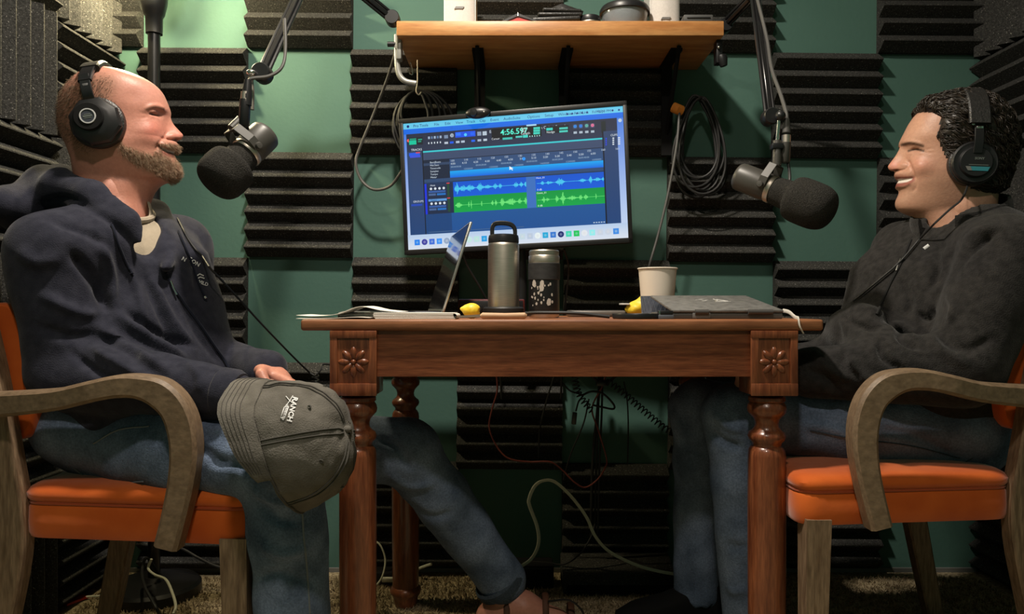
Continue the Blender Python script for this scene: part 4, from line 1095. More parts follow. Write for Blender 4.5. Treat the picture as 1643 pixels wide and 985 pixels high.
L_ST = [((600, 143), (395, 152), .046, 0, .02), ((700, 166), (325, 200), .064, 0, .02), ((800, 210), (262, 268), .0745, 0, .02), ((862, 262), (233, 325), .078, 0, .02),
        ((897, 330), (221, 375), .0785, 0, .02), ((918, 388), (217, 418), .078, .002, .03), ((922, 432), (217, 450), .0765, .005, .014), ((942, 474), (220, 485), .0755, .015, .0105),
        ((980, 516), (228, 515), .075, .025, .012), ((1000, 540), (236, 536), .0745, .030, .0145), ((990, 562), (245, 558), .074, .025, .0165), ((958, 576), (252, 574), .0735, .012, .017),
        ((966, 594), (262, 595), .073, .010, .03), ((968, 616), (272, 615), .072, .010, .03), ((944, 644), (282, 642), .071, .006, .03), ((946, 668), (291, 668), .070, .008, .03),
        ((958, 694), (299, 692), .068, .008, .03), ((982, 750), (305, 740), .063, .014, .032), ((976, 792), (309, 772), .059, .014, .034), ((942, 822), (313, 800), .056, .010, .034),
        ((882, 842), (318, 818), .055, .004, .034), ((842, 868), (322, 836), .057, 0, .03), ((805, 922), (324, 862), .060, 0, .03), ((785, 990), (322, 895), .064, 0, .03), ((780, 1080), (300, 965), .080, 0, .03)]
L_FEAT = [('g', (838, 408), (42, 24), -.0058), ('l', [(790, 394), (825, 394), (860, 413)], 10, .0034), ('l', [(785, 402), (822, 406), (856, 424)], 5, -.0022), ('l', [(790, 420), (825, 424), (850, 436)], 9, .0020),
          ('l', [(755, 378), (800, 356), (850, 360), (885, 380)], 15, .0030), ('l', [(728, 398), (778, 408)], 5, -.0010), ('l', [(735, 432), (782, 420)], 5, -.0010), ('g', (785, 508), (78, 58), .0066),
          ('l', [(885, 545), (850, 590), (826, 650)], 12, -.0036), ('g', (930, 545), (24, 18), .0035), ('l', [(893, 515), (890, 550), (915, 570)], 7, -.0024), ('g', (952, 566), (13, 7), -.003),
          ('l', [(842, 604), (885, 632), (940, 652)], 9, -.0050), ('l', [(865, 640), (900, 662), (940, 672)], 9, .0022), ('l', [(858, 594), (900, 600), (955, 598)], 12, .0026), ('g', (700, 300), (60, 50), -.0018),
          ('g', (620, 600), (60, 70), .002)]
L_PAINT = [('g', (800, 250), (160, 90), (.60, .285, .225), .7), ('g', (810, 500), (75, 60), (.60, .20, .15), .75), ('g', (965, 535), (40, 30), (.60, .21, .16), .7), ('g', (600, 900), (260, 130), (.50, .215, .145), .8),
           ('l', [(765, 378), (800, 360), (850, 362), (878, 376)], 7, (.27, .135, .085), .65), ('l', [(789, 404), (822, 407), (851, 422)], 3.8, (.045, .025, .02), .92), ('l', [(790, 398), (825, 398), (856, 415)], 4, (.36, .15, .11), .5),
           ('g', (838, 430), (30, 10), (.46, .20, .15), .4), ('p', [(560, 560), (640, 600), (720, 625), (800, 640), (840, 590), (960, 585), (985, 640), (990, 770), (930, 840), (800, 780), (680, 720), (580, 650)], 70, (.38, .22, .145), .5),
           ('l', [(848, 607), (888, 634), (938, 652)], 8, (.10, .03, .025), .95), ('l', [(872, 645), (905, 663), (938, 670)], 6, (.42, .14, .11), .8), ('l', [(872, 623), (900, 637), (936, 647)], 6.5, (.74, .69, .60), .95),
           ('g', (954, 566), (11, 7), (.10, .03, .02), .9), ('p', [(395, 130), (560, 150), (590, 200), (560, 290), (575, 420), (560, 560), (440, 640), (330, 640), (200, 480), (190, 300)], 90, (.30, .165, .105), .6)]
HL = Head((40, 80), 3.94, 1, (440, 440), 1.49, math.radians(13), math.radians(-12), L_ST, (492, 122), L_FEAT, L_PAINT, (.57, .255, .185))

R_ST = [((480, 102), (720, 112), .046, 0, .02), ((390, 128), (800, 152), .064, 0, .02), ((312, 175), (860, 215), .0735, 0, .02), ((262, 235), (895, 290), .0775, 0, .02),
        ((226, 300), (910, 352), .0785, 0, .02), ((190, 372), (915, 412), .078, .002, .03), ((188, 412), (912, 442), .0765, .005, .014), ((162, 465), (905, 475), .0755, .015, .0105),
        ((126, 514), (895, 510), .0750, .026, .013), ((106, 545), (888, 540), .0745, .031, .0155), ((116, 568), (880, 560), .074, .027, .0175), ((150, 581), (870, 585), .0735, .012, .018),
        ((150, 604), (862, 606), .073, .010, .03), ((160, 628), (855, 626), .072, .008, .03), ((170, 650), (850, 648), .0715, .006, .03), ((164, 682), (840, 682), .070, .008, .03),
        ((183, 722), (830, 722), .067, .005, .03), ((157, 790), (820, 770), .062, .013, .032), ((166, 834), (810, 800), .058, .013, .034), ((208, 862), (800, 822), .055, .008, .034),
        ((268, 886), (792, 838), .055, .003, .034), ((325, 930), (788, 856), .058, 0, .03), ((358, 990), (788, 884), .062, 0, .03), ((372, 1060), (800, 930), .068, 0, .03), ((380, 1150), (830, 1000), .086, 0, .03)]
R_FEAT = [('g', (285, 428), (48, 24), -.0075), ('l', [(240, 425), (290, 412), (352, 428)], 10, .0022), ('l', [(246, 437), (296, 426), (352, 438)], 5, -.0022), ('l', [(250, 452), (300, 448), (345, 452)], 10, .0022),
          ('l', [(198, 392), (250, 378), (305, 384), (350, 402)], 16, .0030), ('l', [(362, 430), (420, 418)], 5, -.0010), ('l', [(360, 446), (415, 452)], 5, -.0009), ('g', (335, 545), (66, 52), .0078),
          ('l', [(238, 498), (272, 560), (290, 640)], 12, -.0036), ('g', (210, 535), (26, 20), .0035), ('l', [(240, 500), (250, 535), (225, 562)], 7, -.0022), ('g', (165, 572), (14, 7), -.003),
          ('l', [(150, 640), (220, 636), (292, 622)], 11, -.0042), ('l', [(160, 682), (220, 678), (270, 655)], 9, .0022), ('l', [(300, 640), (296, 690), (270, 720)], 10, -.0014)]
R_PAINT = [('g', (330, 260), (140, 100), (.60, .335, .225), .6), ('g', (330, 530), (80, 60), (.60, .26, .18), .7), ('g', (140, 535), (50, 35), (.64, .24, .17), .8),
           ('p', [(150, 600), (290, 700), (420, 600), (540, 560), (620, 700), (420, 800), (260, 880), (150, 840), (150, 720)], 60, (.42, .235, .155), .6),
           ('l', [(202, 396), (250, 384), (300, 390), (345, 404)], 10, (.060, .032, .020), .85), ('l', [(248, 437), (296, 427), (352, 438)], 7.5, (.025, .015, .012), .95), ('g', (290, 445), (26, 8), (.42, .22, .16), .4),
           ('p', [(140, 615), (220, 612), (290, 620), (292, 640), (250, 672), (150, 690)], 10, (.30, .085, .065), .9), ('p', [(140, 633), (215, 630), (276, 624), (270, 636), (235, 652), (150, 662)], 6, (.78, .73, .66), 1.0),
           ('l', [(150, 600), (220, 607), (290, 620)], 6, (.44, .19, .14), .5), ('g', (166, 573), (13, 7), (.09, .03, .02), .9),
           ('p', [(255, 200), (330, 168), (430, 168), (485, 200), (470, 260), (455, 330), (480, 400), (510, 470), (545, 515), (640, 640), (760, 700), (1000, 640), (1000, 100), (600, 40), (250, 100)], 30, (.02, .013, .009), .95)]
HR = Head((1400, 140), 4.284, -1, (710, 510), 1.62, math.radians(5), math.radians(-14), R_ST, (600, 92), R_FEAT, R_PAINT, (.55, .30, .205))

def skin_body(name, fld, head, parent):
    V, F = fld.mesh(); V = smooth_verts(V, F, 2); n = len(head.W)
    VV = np.concatenate([head.W, V]); FF = np.concatenate([head.F, F + n])
    me = np_mesh(name, VV, FF)
    ca = me.color_attributes.new('Col', 'FLOAT_COLOR', 'POINT')
    C = np.concatenate([head.C, np.tile(head.C[head.cols * (head.rows - 6)], (len(V), 1))]); C = np.concatenate([C, np.ones((len(C), 1), np.float32)], 1)
    ca.data.foreach_set('color', C.astype(np.float32).ravel())
    return link_mesh(name, me, M_SKIN, parent)

def strands(name, m, parent, roots, dirs, length, radius, npts=3, bend=None, seed=1):
    """tapering three-sided hairs; roots, dirs: arrays"""
    rg = np.random.default_rng(seed); n = len(roots); L_ = length * rg.uniform(0.6, 1.2, n)
    ref = rg.normal(size=(n, 3)); a = np.cross(dirs, ref); a /= np.linalg.norm(a, axis=1, keepdims=True) + 1e-9; b_ = np.cross(dirs, a)
    V = np.zeros((n, npts, 3, 3), np.float32)
    for i in range(npts):
        t = i / (npts - 1); c = roots + dirs * (L_ * t)[:, None] + (bend * (t * t) if bend is not None else 0)
        r = radius * (1 - 0.8 * t)
        for k in range(3):
            an = 2 * PI * k / 3; V[:, i, k] = c + (a * math.cos(an) + b_ * math.sin(an)) * r
    base = (np.arange(n) * npts * 3)[:, None, None, None]
    F = []
    for i in range(npts - 1):
        for k in range(3):
            l = (k + 1) % 3; F.append([i * 3 + k, i * 3 + l, (i + 1) * 3 + l, (i + 1) * 3 + k])
    F = (np.arange(n) * npts * 3)[:, None, None] + np.array(F)[None]
    return link_mesh(name, np_mesh(name, V.reshape(-1, 3), F.reshape(-1, 4)), m, parent)

def sample_head(head, poly, n, seed, exclude=None, soft=0):
    rg = np.random.default_rng(seed); V, F = head.V, head.F
    cen = V[F].mean(1); Q = head.crop(cen); ok = in_poly(Q, poly)
    for ex in (exclude or []): ok &= ~in_poly(Q, ex)
    fi = np.flatnonzero(ok); W = head.W
    A_ = np.linalg.norm(np.cross(W[F[fi, 2]] - W[F[fi, 0]], W[F[fi, 3]] - W[F[fi, 1]]), axis=1); pick = rg.choice(fi, n, p=A_ / A_.sum())
    a, b_ = rg.uniform(0, 1, (2, n, 1)); q = W[F[pick]]
    pts = (q[:, 0] * (1 - a) + q[:, 1] * a) * (1 - b_) + (q[:, 3] * (1 - a) + q[:, 2] * a) * b_
    N = vnormals(W, F)[F[pick]].mean(1)
    if soft:
        dq, _ = seg_dist(Q[pick], list(poly) + [poly[0]]); keep = rg.uniform(0, 1, n) < np.clip(dq / soft, 0.04, 1); pts, N = pts[keep], N[keep]
    return pts.astype(np.float32), N / (np.linalg.norm(N, axis=1, keepdims=True) + 1e-9)

def hand(fld, wrist, palm, fingers_dir, side, curl, s=1.0, k=0.006):
    """palm centre, direction the fingers point, side = direction of the thumb, curl = direction the fingers bend"""
    wrist, palm = Vector(wrist), Vector(palm); d = Vector(fingers_dir).normalized(); sd = Vector(side); sd = (sd - d * sd.dot(d)).normalized(); cu = Vector(curl); cu = (cu - d * cu.dot(d)).normalized()
    fld.cone(wrist, palm, 0.026 * s, 0.024 * s, 0.012)
    for o in (-0.026, -0.009, 0.009, 0.026):
        fld.cone(palm - d * 0.035 + sd * o * 0.7, palm + d * 0.040 + sd * o, 0.0135 * s, 0.0115 * s, 0.010)
    for o, l in ((0.028, 0.88), (0.0095, 1.0), (-0.0095, 0.94), (-0.027, 0.74)):
        p0 = palm + d * 0.044 + sd * o; p1 = p0 + (d * 0.85 + cu * 0.45).normalized() * 0.042 * l; p2 = p1 + (d * 0.35 + cu * 0.95).normalized() * 0.028 * l; p3 = p2 + (d * -0.2 + cu * 1.0).normalized() * 0.022 * l
        fld.chain([p0, p1, p2, p3], [0.0095 * s, 0.0088 * s, 0.0082 * s, 0.0072 * s], 0.003)
    t0 = palm - d * 0.025 + sd * 0.026; t1 = t0 + (sd * 0.8 + d * 0.5 + cu * 0.3).normalized() * 0.036; t2 = t1 + (d * 0.85 + cu * 0.5).normalized() * 0.028; t3 = t2 + (d * 0.8 + cu * 0.6).normalized() * 0.024
    fld.chain([t0, t1, t2, t3], [0.0135 * s, 0.011 * s, 0.0095 * s, 0.008 * s], 0.004)

def sections(rows, Y0, face):
    out = []
    for py, cx, a, b_, ph in rows:
        c = P(cx, py, Y0); r = math.radians(ph); out.append((c.z, c.x, c.y, a, b_, face * math.cos(r), -math.sin(r)))
    return out

# ------------------------------------------------------------------ the bearded man in the navy hoodie
ML = thing('person', (CH_L[0], CH_L[1], 0), 'bearded man in navy hoodie and jeans sitting on the left, smiling, holding a grey cap', 'person')
SL = sections([(345, 182, .058, .078, 40), (372, 186, .085, .140, 42), (400, 190, .108, .172, 42), (450, 197, .128, .182, 40), (520, 214, .142, .182, 32), (590, 236, .148, .180, 24), (640, 243, .148, .176, 20), (690, 236, .142, .172, 16)], 1.49, 1)
aL = dict(s=P(90, 408, 1.345), e=P(112, 598, 1.345), w=P(366, 632, 1.285)); aLf = dict(s=P(283, 398, 1.655), e=P(300, 575, 1.70), w=P(428, 596, 1.485))
lL = dict(h=P(185, 700, 1.41), k=P(452, 742, 1.275), a=Vector((-0.358, 1.265, 0.10))); lLf = dict(h=P(225, 692, 1.58), k=P(652, 724, 1.645), a=Vector((-0.022, 1.765, 0.125)))

f = Field((-1.12, 1.10, 0.0), (0.16, 1.95, 1.02), 0.005)
f.loft(SL, grow=-0.03, zhi=P(0, 372, 1.49).z)
f.cone(P(186, 345, 1.49), P(178, 315, 1.49), 0.058, 0.058)
for a in (aL, aLf):
    f.cone(a['s'], a['e'], 0.05, 0.042); f.cone(a['e'], a['w'], 0.042, 0.027)
hand(f, aL['w'], aL['w'] + Vector((0.048, -0.008, -0.028)), (0.80, -0.1, -0.6), (0.1, -0.2, 1), (0.1, 0.8, -0.6))
hand(f, aLf['w'], P(447, 610, 1.46), (0.9, -0.25, -0.35), (-0.1, -0.9, 0.4), (-0.1, -0.5, -0.85))
for l in (lL, lLf):
    f.cone(l['h'], l['k'], 0.07, 0.052); f.cone(l['k'], l['a'], 0.052, 0.038)
an = lLf['a']; f.cone(an, an + Vector((0.0, 0, -0.065)), 0.038, 0.036); f.chain([an + Vector((-0.03, 0, -0.085)), an + Vector((0.05, -0.01, -0.062)), an + Vector((0.125, -0.02, -0.092)), an + Vector((0.17, -0.025, -0.102))], [0.034, 0.036, 0.028, 0.016])
an = lL['a']; f.cone(an, an + Vector((0, 0, -0.04)), 0.038, 0.036); f.chain([an + Vector((-0.03, 0, -0.064)), an + Vector((0.05, -0.01, -0.05)), an + Vector((0.16, -0.03, -0.072))], [0.032, 0.034, 0.018])
skin_body('body', f, HL, ML)

f = Field((-1.17, 1.16, 0.46), (-0.30, 1.86, 1.08), 0.005)
f.loft(SL, k=0.02)
f.cone(P(150, 395, 1.40), aL['s'], 0.080, 0.080, 0.03); f.chain([aL['s'], aL['e'], aL['e'].lerp(aL['w'], 0.35), aL['w']], [0.080, 0.067, 0.062, 0.044], 0.010)
f.cone(P(235, 395, 1.58), aLf['s'], 0.078, 0.072, 0.04); f.chain([aLf['s'], aLf['e'], aLf['w']], [0.073, 0.062, 0.043], 0.010)
hood = [P(258, 424, 1.40), P(205, 356, 1.390), P(150, 316, 1.405), P(95, 300, 1.44), P(72, 297, 1.50), P(95, 293, 1.57), P(180, 312, 1.60), P(250, 342, 1.575), P(276, 395, 1.50), P(268, 428, 1.42)]
f.chain(hood, [0.010, 0.021, 0.029, 0.034, 0.036, 0.034, 0.030, 0.024, 0.018, 0.010], 0.016)
f.ell(P(52, 338, 1.49), (0.055, 0.12, 0.05), None, 0.03)
f.chain([P(170, 255, 1.49), P(182, 305, 1.49), P(207, 347, 1.455), P(240, 392, 1.415), P(264, 434, 1.385)], [0.066, 0.067, 0.060, 0.029, 0.004], 0.010, sub=True)
L_FOLDS = [([(180, 500), (240, 545), (310, 580)], 9, .010), ([(150, 520), (210, 560), (280, 600)], 8, .009), ([(140, 555), (200, 590), (260, 618)], 8, .008), ([(200, 497), (250, 530), (320, 560)], 6, -.010), ([(165, 540), (230, 578)], 6, -.008),
           ([(110, 400), (150, 450), (178, 505)], 9, -.012), ([(160, 385), (178, 440), (182, 500)], 8, .009), ([(110, 560), (160, 600), (230, 630)], 7, -.007), ([(60, 470), (120, 500), (160, 505)], 9, .007), ([(50, 520), (110, 540), (160, 535)], 9, -.006),
           ([(200, 420), (225, 480), (235, 545)], 7, .005), ([(240, 440), (275, 510), (320, 570)], 6, .006), ([(225, 430), (265, 520), (300, 575)], 6, -.006), ([(285, 470), (320, 540), (360, 590)], 6, -.004), ([(295, 370), (312, 420), (320, 480)], 8, -.006),
           ([(330, 585), (350, 600), (352, 625)], 6, -.006), ([(300, 580), (320, 605), (318, 632)], 6, .005), ([(25, 400), (60, 420), (100, 412)], 12, .006), ([(70, 350), (130, 370), (180, 400)], 7, -.006), ([(60, 330), (110, 318), (170, 350), (220, 400)], 6, -.006)]
ho, HV, HF = soft_obj('hoodie', f, M_NAVY, ML, 2, L_FOLDS, 0.006, 13, 3.1)
hb = bvh_of(HV, HF)
cuff = MB().lathe([(0.040, 0), (0.045, 0.006), (0.044, 0.03), (0.038, 0.04), (0.030, 0.04)], aL['w'] - Vector((0.015, 0, -0.002)), Vector((0.97, -0.15, -0.1)), 24, cap=False).build('cuff', M_NAVY, ho)
MB().lathe([(0.038, 0), (0.043, 0.006), (0.042, 0.03), (0.036, 0.042), (0.028, 0.042)], aLf['w'] - Vector((0.02, -0.02, 0)), (aLf['w'] - aLf['e']).normalized(), 24, cap=False).build('cuff', M_NAVY_DARK, ho)
zp = surf_line(hb, [tuple(p) for p in spline([(266, 436), (272, 452), (292, 482), (314, 512), (340, 550), (368, 590)], 8)], 0.0015)
MB().tube(zp, 0.0032, 6).build('zipper', M_NAVY_DARK, ho)
zl = surf_line(hb, [(272, 452), (276, 463), (281, 474)], 0.005)
if len(zl) > 1: MB().tube(zl, 0.0022, 8).build('zipper_pull', M_CHROME, ho)
for pts in ([(178, 362), (192, 400), (203, 425), (212, 440)], [(285, 372), (300, 410), (318, 455), (328, 480)]):
    ln = surf_line(hb, [tuple(p) for p in spline(pts, 6)], 0.003)
    if len(ln) > 2:
        MB().tube(ln, 0.0024, 8).build('drawstring', M_NAVY_DARK, ho); MB().tube(ln[-2:], 0.0034, 8).build('drawstring_tip', M_CHROME if pts[0][0] > 200 else M_NAVY_DARK, ho)
for txt, x, y, sz, an_ in (('N', 290, 417, 9, 0.5), ('T', 300.5, 417.5, 9, 0.45), ('O', 306, 421, 9, 0.5), ('N', 312.5, 425, 9, 0.5), ('WILD', 314.5, 453, 7.5, 0.35)):
    d_ = decal_text(hb, txt, x, y, sz, an_)
    if d_.f: d_.build('lettering', M_WHITETHREAD, ho, smooth=False)
for pts in ([(307, 428), (312, 440), (316, 446)], [(314, 444), (320, 440), (326, 443)], [(314, 448), (321, 445), (327, 447)]):
    ln = surf_line(hb, pts, 0.0015)
    if len(ln) > 1: MB().tube(ln, 0.0012, 5).build('emblem', M_WHITETHREAD, ho)
# t-shirt
f = Field((-1.0, 1.25, 0.78), (-0.55, 1.72, 1.06), 0.004)
f.loft(SL, grow=-0.014, zlo=0.80)
f.cone(P(184, 345, 1.49), P(181, 328, 1.49), 0.070, 0.067, 0.015)
f.chain([P(168, 250, 1.49), P(181, 318, 1.49), P(192, 340, 1.475)], [0.061, 0.061, 0.052], 0.004, sub=True)
ts, TV, TF = soft_obj('t_shirt', f, M_TEE, ML, 2)
rg_c = P(186, 333, 1.488); fw = Vector((math.cos(0.7), -math.sin(0.7), 0)); sdv = Vector((math.sin(0.7), math.cos(0.7), 0)); fdn = (fw * 0.9 + Vector((0, 0, -0.42))).normalized()
MB().tube([rg_c + fdn * (0.071 * math.cos(a)) + sdv * (0.066 * math.sin(a)) for a in np.linspace(0, 2 * PI, 40, endpoint=False)], 0.0065, 8, closed=True).build('collar', M_TEE, ts)
# jeans
f = Field((-1.05, 1.12, 0.05), (0.10, 1.90, 0.70), 0.005)
f.ell((-0.80, 1.49, 0.545), (0.125, 0.175, 0.095), None, 0.03)
f.chain([lL['h'], lL['h'].lerp(lL['k'], 0.5), lL['k']], [0.090, 0.084, 0.071], 0.03); f.chain([lL['k'], lL['k'].lerp(lL['a'], 0.3), lL['a'] + Vector((0, 0, -0.02))], [0.071, 0.064, 0.062], 0.02)
f.chain([lLf['h'], lLf['h'].lerp(lLf['k'], 0.5), lLf['k']], [0.088, 0.082, 0.070], 0.03); f.chain([lLf['k'], lLf['k'].lerp(lLf['a'], 0.35), lLf['a']], [0.070, 0.064, 0.056], 0.02)
f.cone(lL['a'] + Vector((0, 0, -0.02)), lL['a'] + Vector((0, 0, -0.12)), 0.052, 0.052, 0.004, sub=True)
J_FOLDS = [([(405, 780), (430, 800), (470, 815)], 7, .006), ([(410, 800), (440, 830), (480, 840)], 7, -.006), ([(415, 870), (450, 890), (500, 880)], 8, .005), ([(410, 930), (450, 920), (510, 940)], 8, -.005), ([(300, 680), (350, 690), (400, 700)], 8, .005),
           ([(330, 740), (380, 745), (420, 760)], 9, -.006), ([(250, 700), (320, 720), (360, 750)], 8, -.005), ([(600, 700), (640, 720), (660, 760)], 8, -.006), ([(620, 760), (660, 780), (700, 775)], 7, .005), ([(640, 800), (690, 830), (730, 820)], 7, -.004)]
jo, JV, JF = soft_obj('jeans', f, M_DENIM, ML, 2, J_FOLDS, 0.005, 15, 8.0)
jb = bvh_of(JV, JF)
for pts in ([(485, 822), (487, 860), (492, 910), (497, 984)], [(636, 790), (670, 840), (710, 895), (742, 935)], [(150, 712), (190, 690), (240, 684)], [(120, 752), (150, 770), (190, 774), (230, 772)]):
    ln = surf_line(jb, [tuple(p) for p in spline(pts, 8)], 0.0008)
    if len(ln) > 3: MB().tube(ln, 0.0016, 5).build('seam', M_STITCH, jo)
an = lLf['a']
MB().lathe([(0.050, -0.006), (0.0605, -0.002), (0.0610, 0.016), (0.056, 0.022)], an + Vector((-0.004, -0.002, -0.006)), (lLf['k'] - an).normalized(), 32, cap=False).build('hem', M_DENIM_DK, jo)
# beard and hair
BEARD = [(575, 545), (640, 592), (700, 618), (760, 632), (812, 640), (842, 596), (870, 572), (930, 578), (975, 592), (985, 625), (950, 640), (905, 628), (868, 606), (850, 612), (872, 652), (930, 682), (965, 690), (1000, 760), (985, 806), (930, 842), (860, 815), (780, 770), (700, 738), (635, 690), (585, 640)]
pts, N = sample_head(HL, BEARD, 11000, 5, exclude=[[(852, 608), (895, 622), (948, 640), (955, 676), (905, 676), (866, 648)]], soft=36)
dn = -HL.up * 0.9 + HL.fwd * 0.35; dn = np.array(dn); rg = np.random.default_rng(2)
dr = dn[None] * 0.8 + N * 0.38 + rg.normal(size=N.shape) * 0.30; dr /= np.linalg.norm(dr, axis=1, keepdims=True)
tag(strands('beard', M_BEARD, ML, pts - N * 0.0006, dr.astype(np.float32), 0.0075, 0.00034, 3, bend=(dn[None] * 0.002), seed=4), kind='stuff')
HAIRL = [(300, 120), (560, 140), (592, 195), (560, 250), (575, 330), (590, 380), (575, 470), (560, 560), (480, 640), (330, 660), (180, 520), (180, 250)]
pts, N = sample_head(HL, HAIRL, 9000, 6, soft=70)
dn = np.array(-HL.fwd * 0.7 - HL.up * 0.6); dr = dn[None] * 0.8 + N * 0.40 + rg.normal(size=N.shape) * 0.2; dr /= np.linalg.norm(dr, axis=1, keepdims=True)
tag(strands('hair', M_SHORTHAIR, ML, pts - N * 0.0005, dr.astype(np.float32), 0.0062, 0.00036, 3, seed=9), kind='stuff')
# sandal on the far foot, shoe on the near foot
def shoe(name, an, m, m2, parent, ln=0.27, op=False):
    c = an + Vector((0.055, -0.008, 0)); sh_ = MB(); prof = []
    outl = [(-0.105, 0.0), (-0.09, 0.032), (-0.03, 0.036), (0.05, 0.046), (0.12, 0.042), (0.165, 0.018), (0.172, 0.0), (0.165, -0.020), (0.12, -0.042), (0.05, -0.044), (-0.03, -0.036), (-0.09, -0.032)]
    o2 = spline(outl, 4, closed=True)
    V = []; F = []; n = len(o2)
    for z, k in ((0.001, 0.95), (0.006, 1.0), (0.020, 1.0), (0.024, 0.97)):
        V += [Vector((c.x + p[0] * k, c.y + p[1] * k, z)) for p in o2]
    for i in range(3):
        for k in range(n): l = (k + 1) % n; F.append((i * n + k, i * n + l, (i + 1) * n + l, (i + 1) * n + k))
    F += [tuple(range(n)), tuple(3 * n + k for k in range(n))]
    s0 = MB().add(V, F).build(name, m, parent)
    if op:
        for x, h, w in ((-0.045, 0.085, 0.042), (0.045, 0.078, 0.044), (0.105, 0.055, 0.042)):
            pp = [Vector((c.x + x, c.y + w * math.cos(a) * 1.06, 0.018 + h * math.sin(a))) for a in np.linspace(0.0, PI, 14)]
            MB().sweep(pp, 0.009, 0.002, (1, 0, 0)).build('strap', m2, s0) if False else MB().tube(pp, 0.0075, 6, flat=0.4).build('strap', m2, s0)
        MB().tube(vspline([(c.x + 0.05, c.y - 0.03, 0.09), (c.x + 0.10, c.y - 0.05, 0.10), (c.x + 0.13, c.y - 0.06, 0.07), (c.x + 0.10, c.y - 0.07, 0.05)], 6), 0.0025, 6).build('lace', M_BLACK, s0)
    else:
        V = []; F = []
        for z, k, sx in ((0.020, 1.0, 0), (0.045, 0.98, 0), (0.065, 0.86, -0.012), (0.082, 0.62, -0.035), (0.100, 0.46, -0.055), (0.115, 0.42, -0.060)):
            V += [Vector((c.x + p[0] * k + sx, c.y + p[1] * (k ** 0.35), z)) for p in o2]
        for i in range(5):
            for k in range(n): l = (k + 1) % n; F.append((i * n + k, i * n + l, (i + 1) * n + l, (i + 1) * n + k))
        F.append(tuple(5 * n + k for k in range(n)))
        MB().add(V, F).build('upper', m2, s0)
        for i in range(3):
            x = c.x + 0.02 + 0.028 * i; MB().tube([(x, c.y - 0.028, 0.086 - 0.010 * i), (x + 0.01, c.y, 0.096 - 0.012 * i), (x, c.y + 0.028, 0.086 - 0.010 * i)], 0.0025, 6).build('lace', M_BLACK, s0)
    return s0
M_SOLE = mat('dark_sole', (0.02, 0.018, 0.016), rough=0.8); M_STRAP = mat('brown_strap', (0.10, 0.035, 0.015), (0.05, 0.02, 0.01), rough=0.7, scale=30)
shoe('sandal', lLf['a'] + Vector((0.0, 0, 0)), M_SOLE, M_STRAP, ML, op=True)
shoe('sandal', lL['a'], M_SOLE, M_STRAP, ML, op=True)

# ------------------------------------------------------------------ the dark-haired man in the black fleece
MR = thing('person', (CH_R[0], CH_R[1], 0), 'dark-haired man in black fleece and jeans sitting on the right, laughing', 'person')
SR = sections([(335, 1548, .060, .080, 38), (362, 1545, .085, .140, 38), (392, 1535, .108, .176, 38), (430, 1514, .126, .190, 38), (490, 1496, .134, .188, 34), (550, 1474, .134, .184, 28), (610, 1470, .134, .178, 22), (665, 1485, .130, .172, 18)], 1.62, -1)
aR = dict(s=P(1612, 408, 1.455), e=P(1548, 590, 1.43), w=P(1300, 597, 1.49)); aRf = dict(s=P(1452, 402, 1.77), e=P(1425, 570, 1.82), w=P(1285, 585, 1.63))
lR = dict(h=P(1545, 700, 1.545), k=P(1180, 668, 1.548), a=Vector((0.490, 1.545, 0.10))); lRf = dict(h=P(1520, 690, 1.72), k=P(1120, 655, 1.74), a=Vector((0.440, 1.785, 0.10)))
f = Field((0.15, 1.36, 0.0), (1.25, 2.02, 1.05), 0.005)
f.loft(SR, grow=-0.03, zhi=P(0, 362, 1.62).z); f.cone(P(1548, 335, 1.62), P(1552, 312, 1.62), 0.060, 0.058)
for a in (aR, aRf): f.cone(a['s'], a['e'], 0.05, 0.042); f.cone(a['e'], a['w'], 0.042, 0.027)
hand(f, aR['w'], aR['w'] + Vector((-0.055, 0.012, -0.006)), (-0.95, 0.25, -0.2), (0, 0.3, 1), (0, 0.3, -1))
hand(f, aRf['w'], aRf['w'] + Vector((-0.052, -0.02, -0.004)), (-0.9, -0.35, -0.2), (0, -0.3, 1), (0, -0.3, -1))
for l in (lR, lRf):
    f.cone(l['h'], l['k'], 0.07, 0.052); f.cone(l['k'], l['a'], 0.052, 0.038); an = l['a']
    f.chain([an, an + Vector((0.0, 0, -0.05)), an + Vector((-0.14, 0, -0.07))], [0.036, 0.036, 0.024])
skin_body('body', f, HR, MR)
f = Field((0.52, 1.28, 0.46), (1.20, 2.0, 1.04), 0.005)
f.loft(SR, k=0.02)
f.cone(P(1575, 398, 1.53), aR['s'], 0.066, 0.076, 0.03); f.chain([aR['s'], aR['s'].lerp(aR['e'], 0.5), aR['e'], aR['e'].lerp(aR['w'], 0.4), aR['w']], [0.078, 0.080, 0.074, 0.066, 0.050], 0.010)
f.cone(P(1490, 395, 1.72), aRf['s'], 0.066, 0.070, 0.03); f.chain([aRf['s'], aRf['e'], aRf['w']], [0.070, 0.066, 0.047], 0.012)
f.ell(P(1372, 535, 1.57), (0.050, 0.10, 0.06), None, 0.04)
f.chain([P(1560, 270, 1.62), P(1548, 330, 1.62), P(1520, 362, 1.60)], [0.070, 0.068, 0.040], 0.008, sub=True)
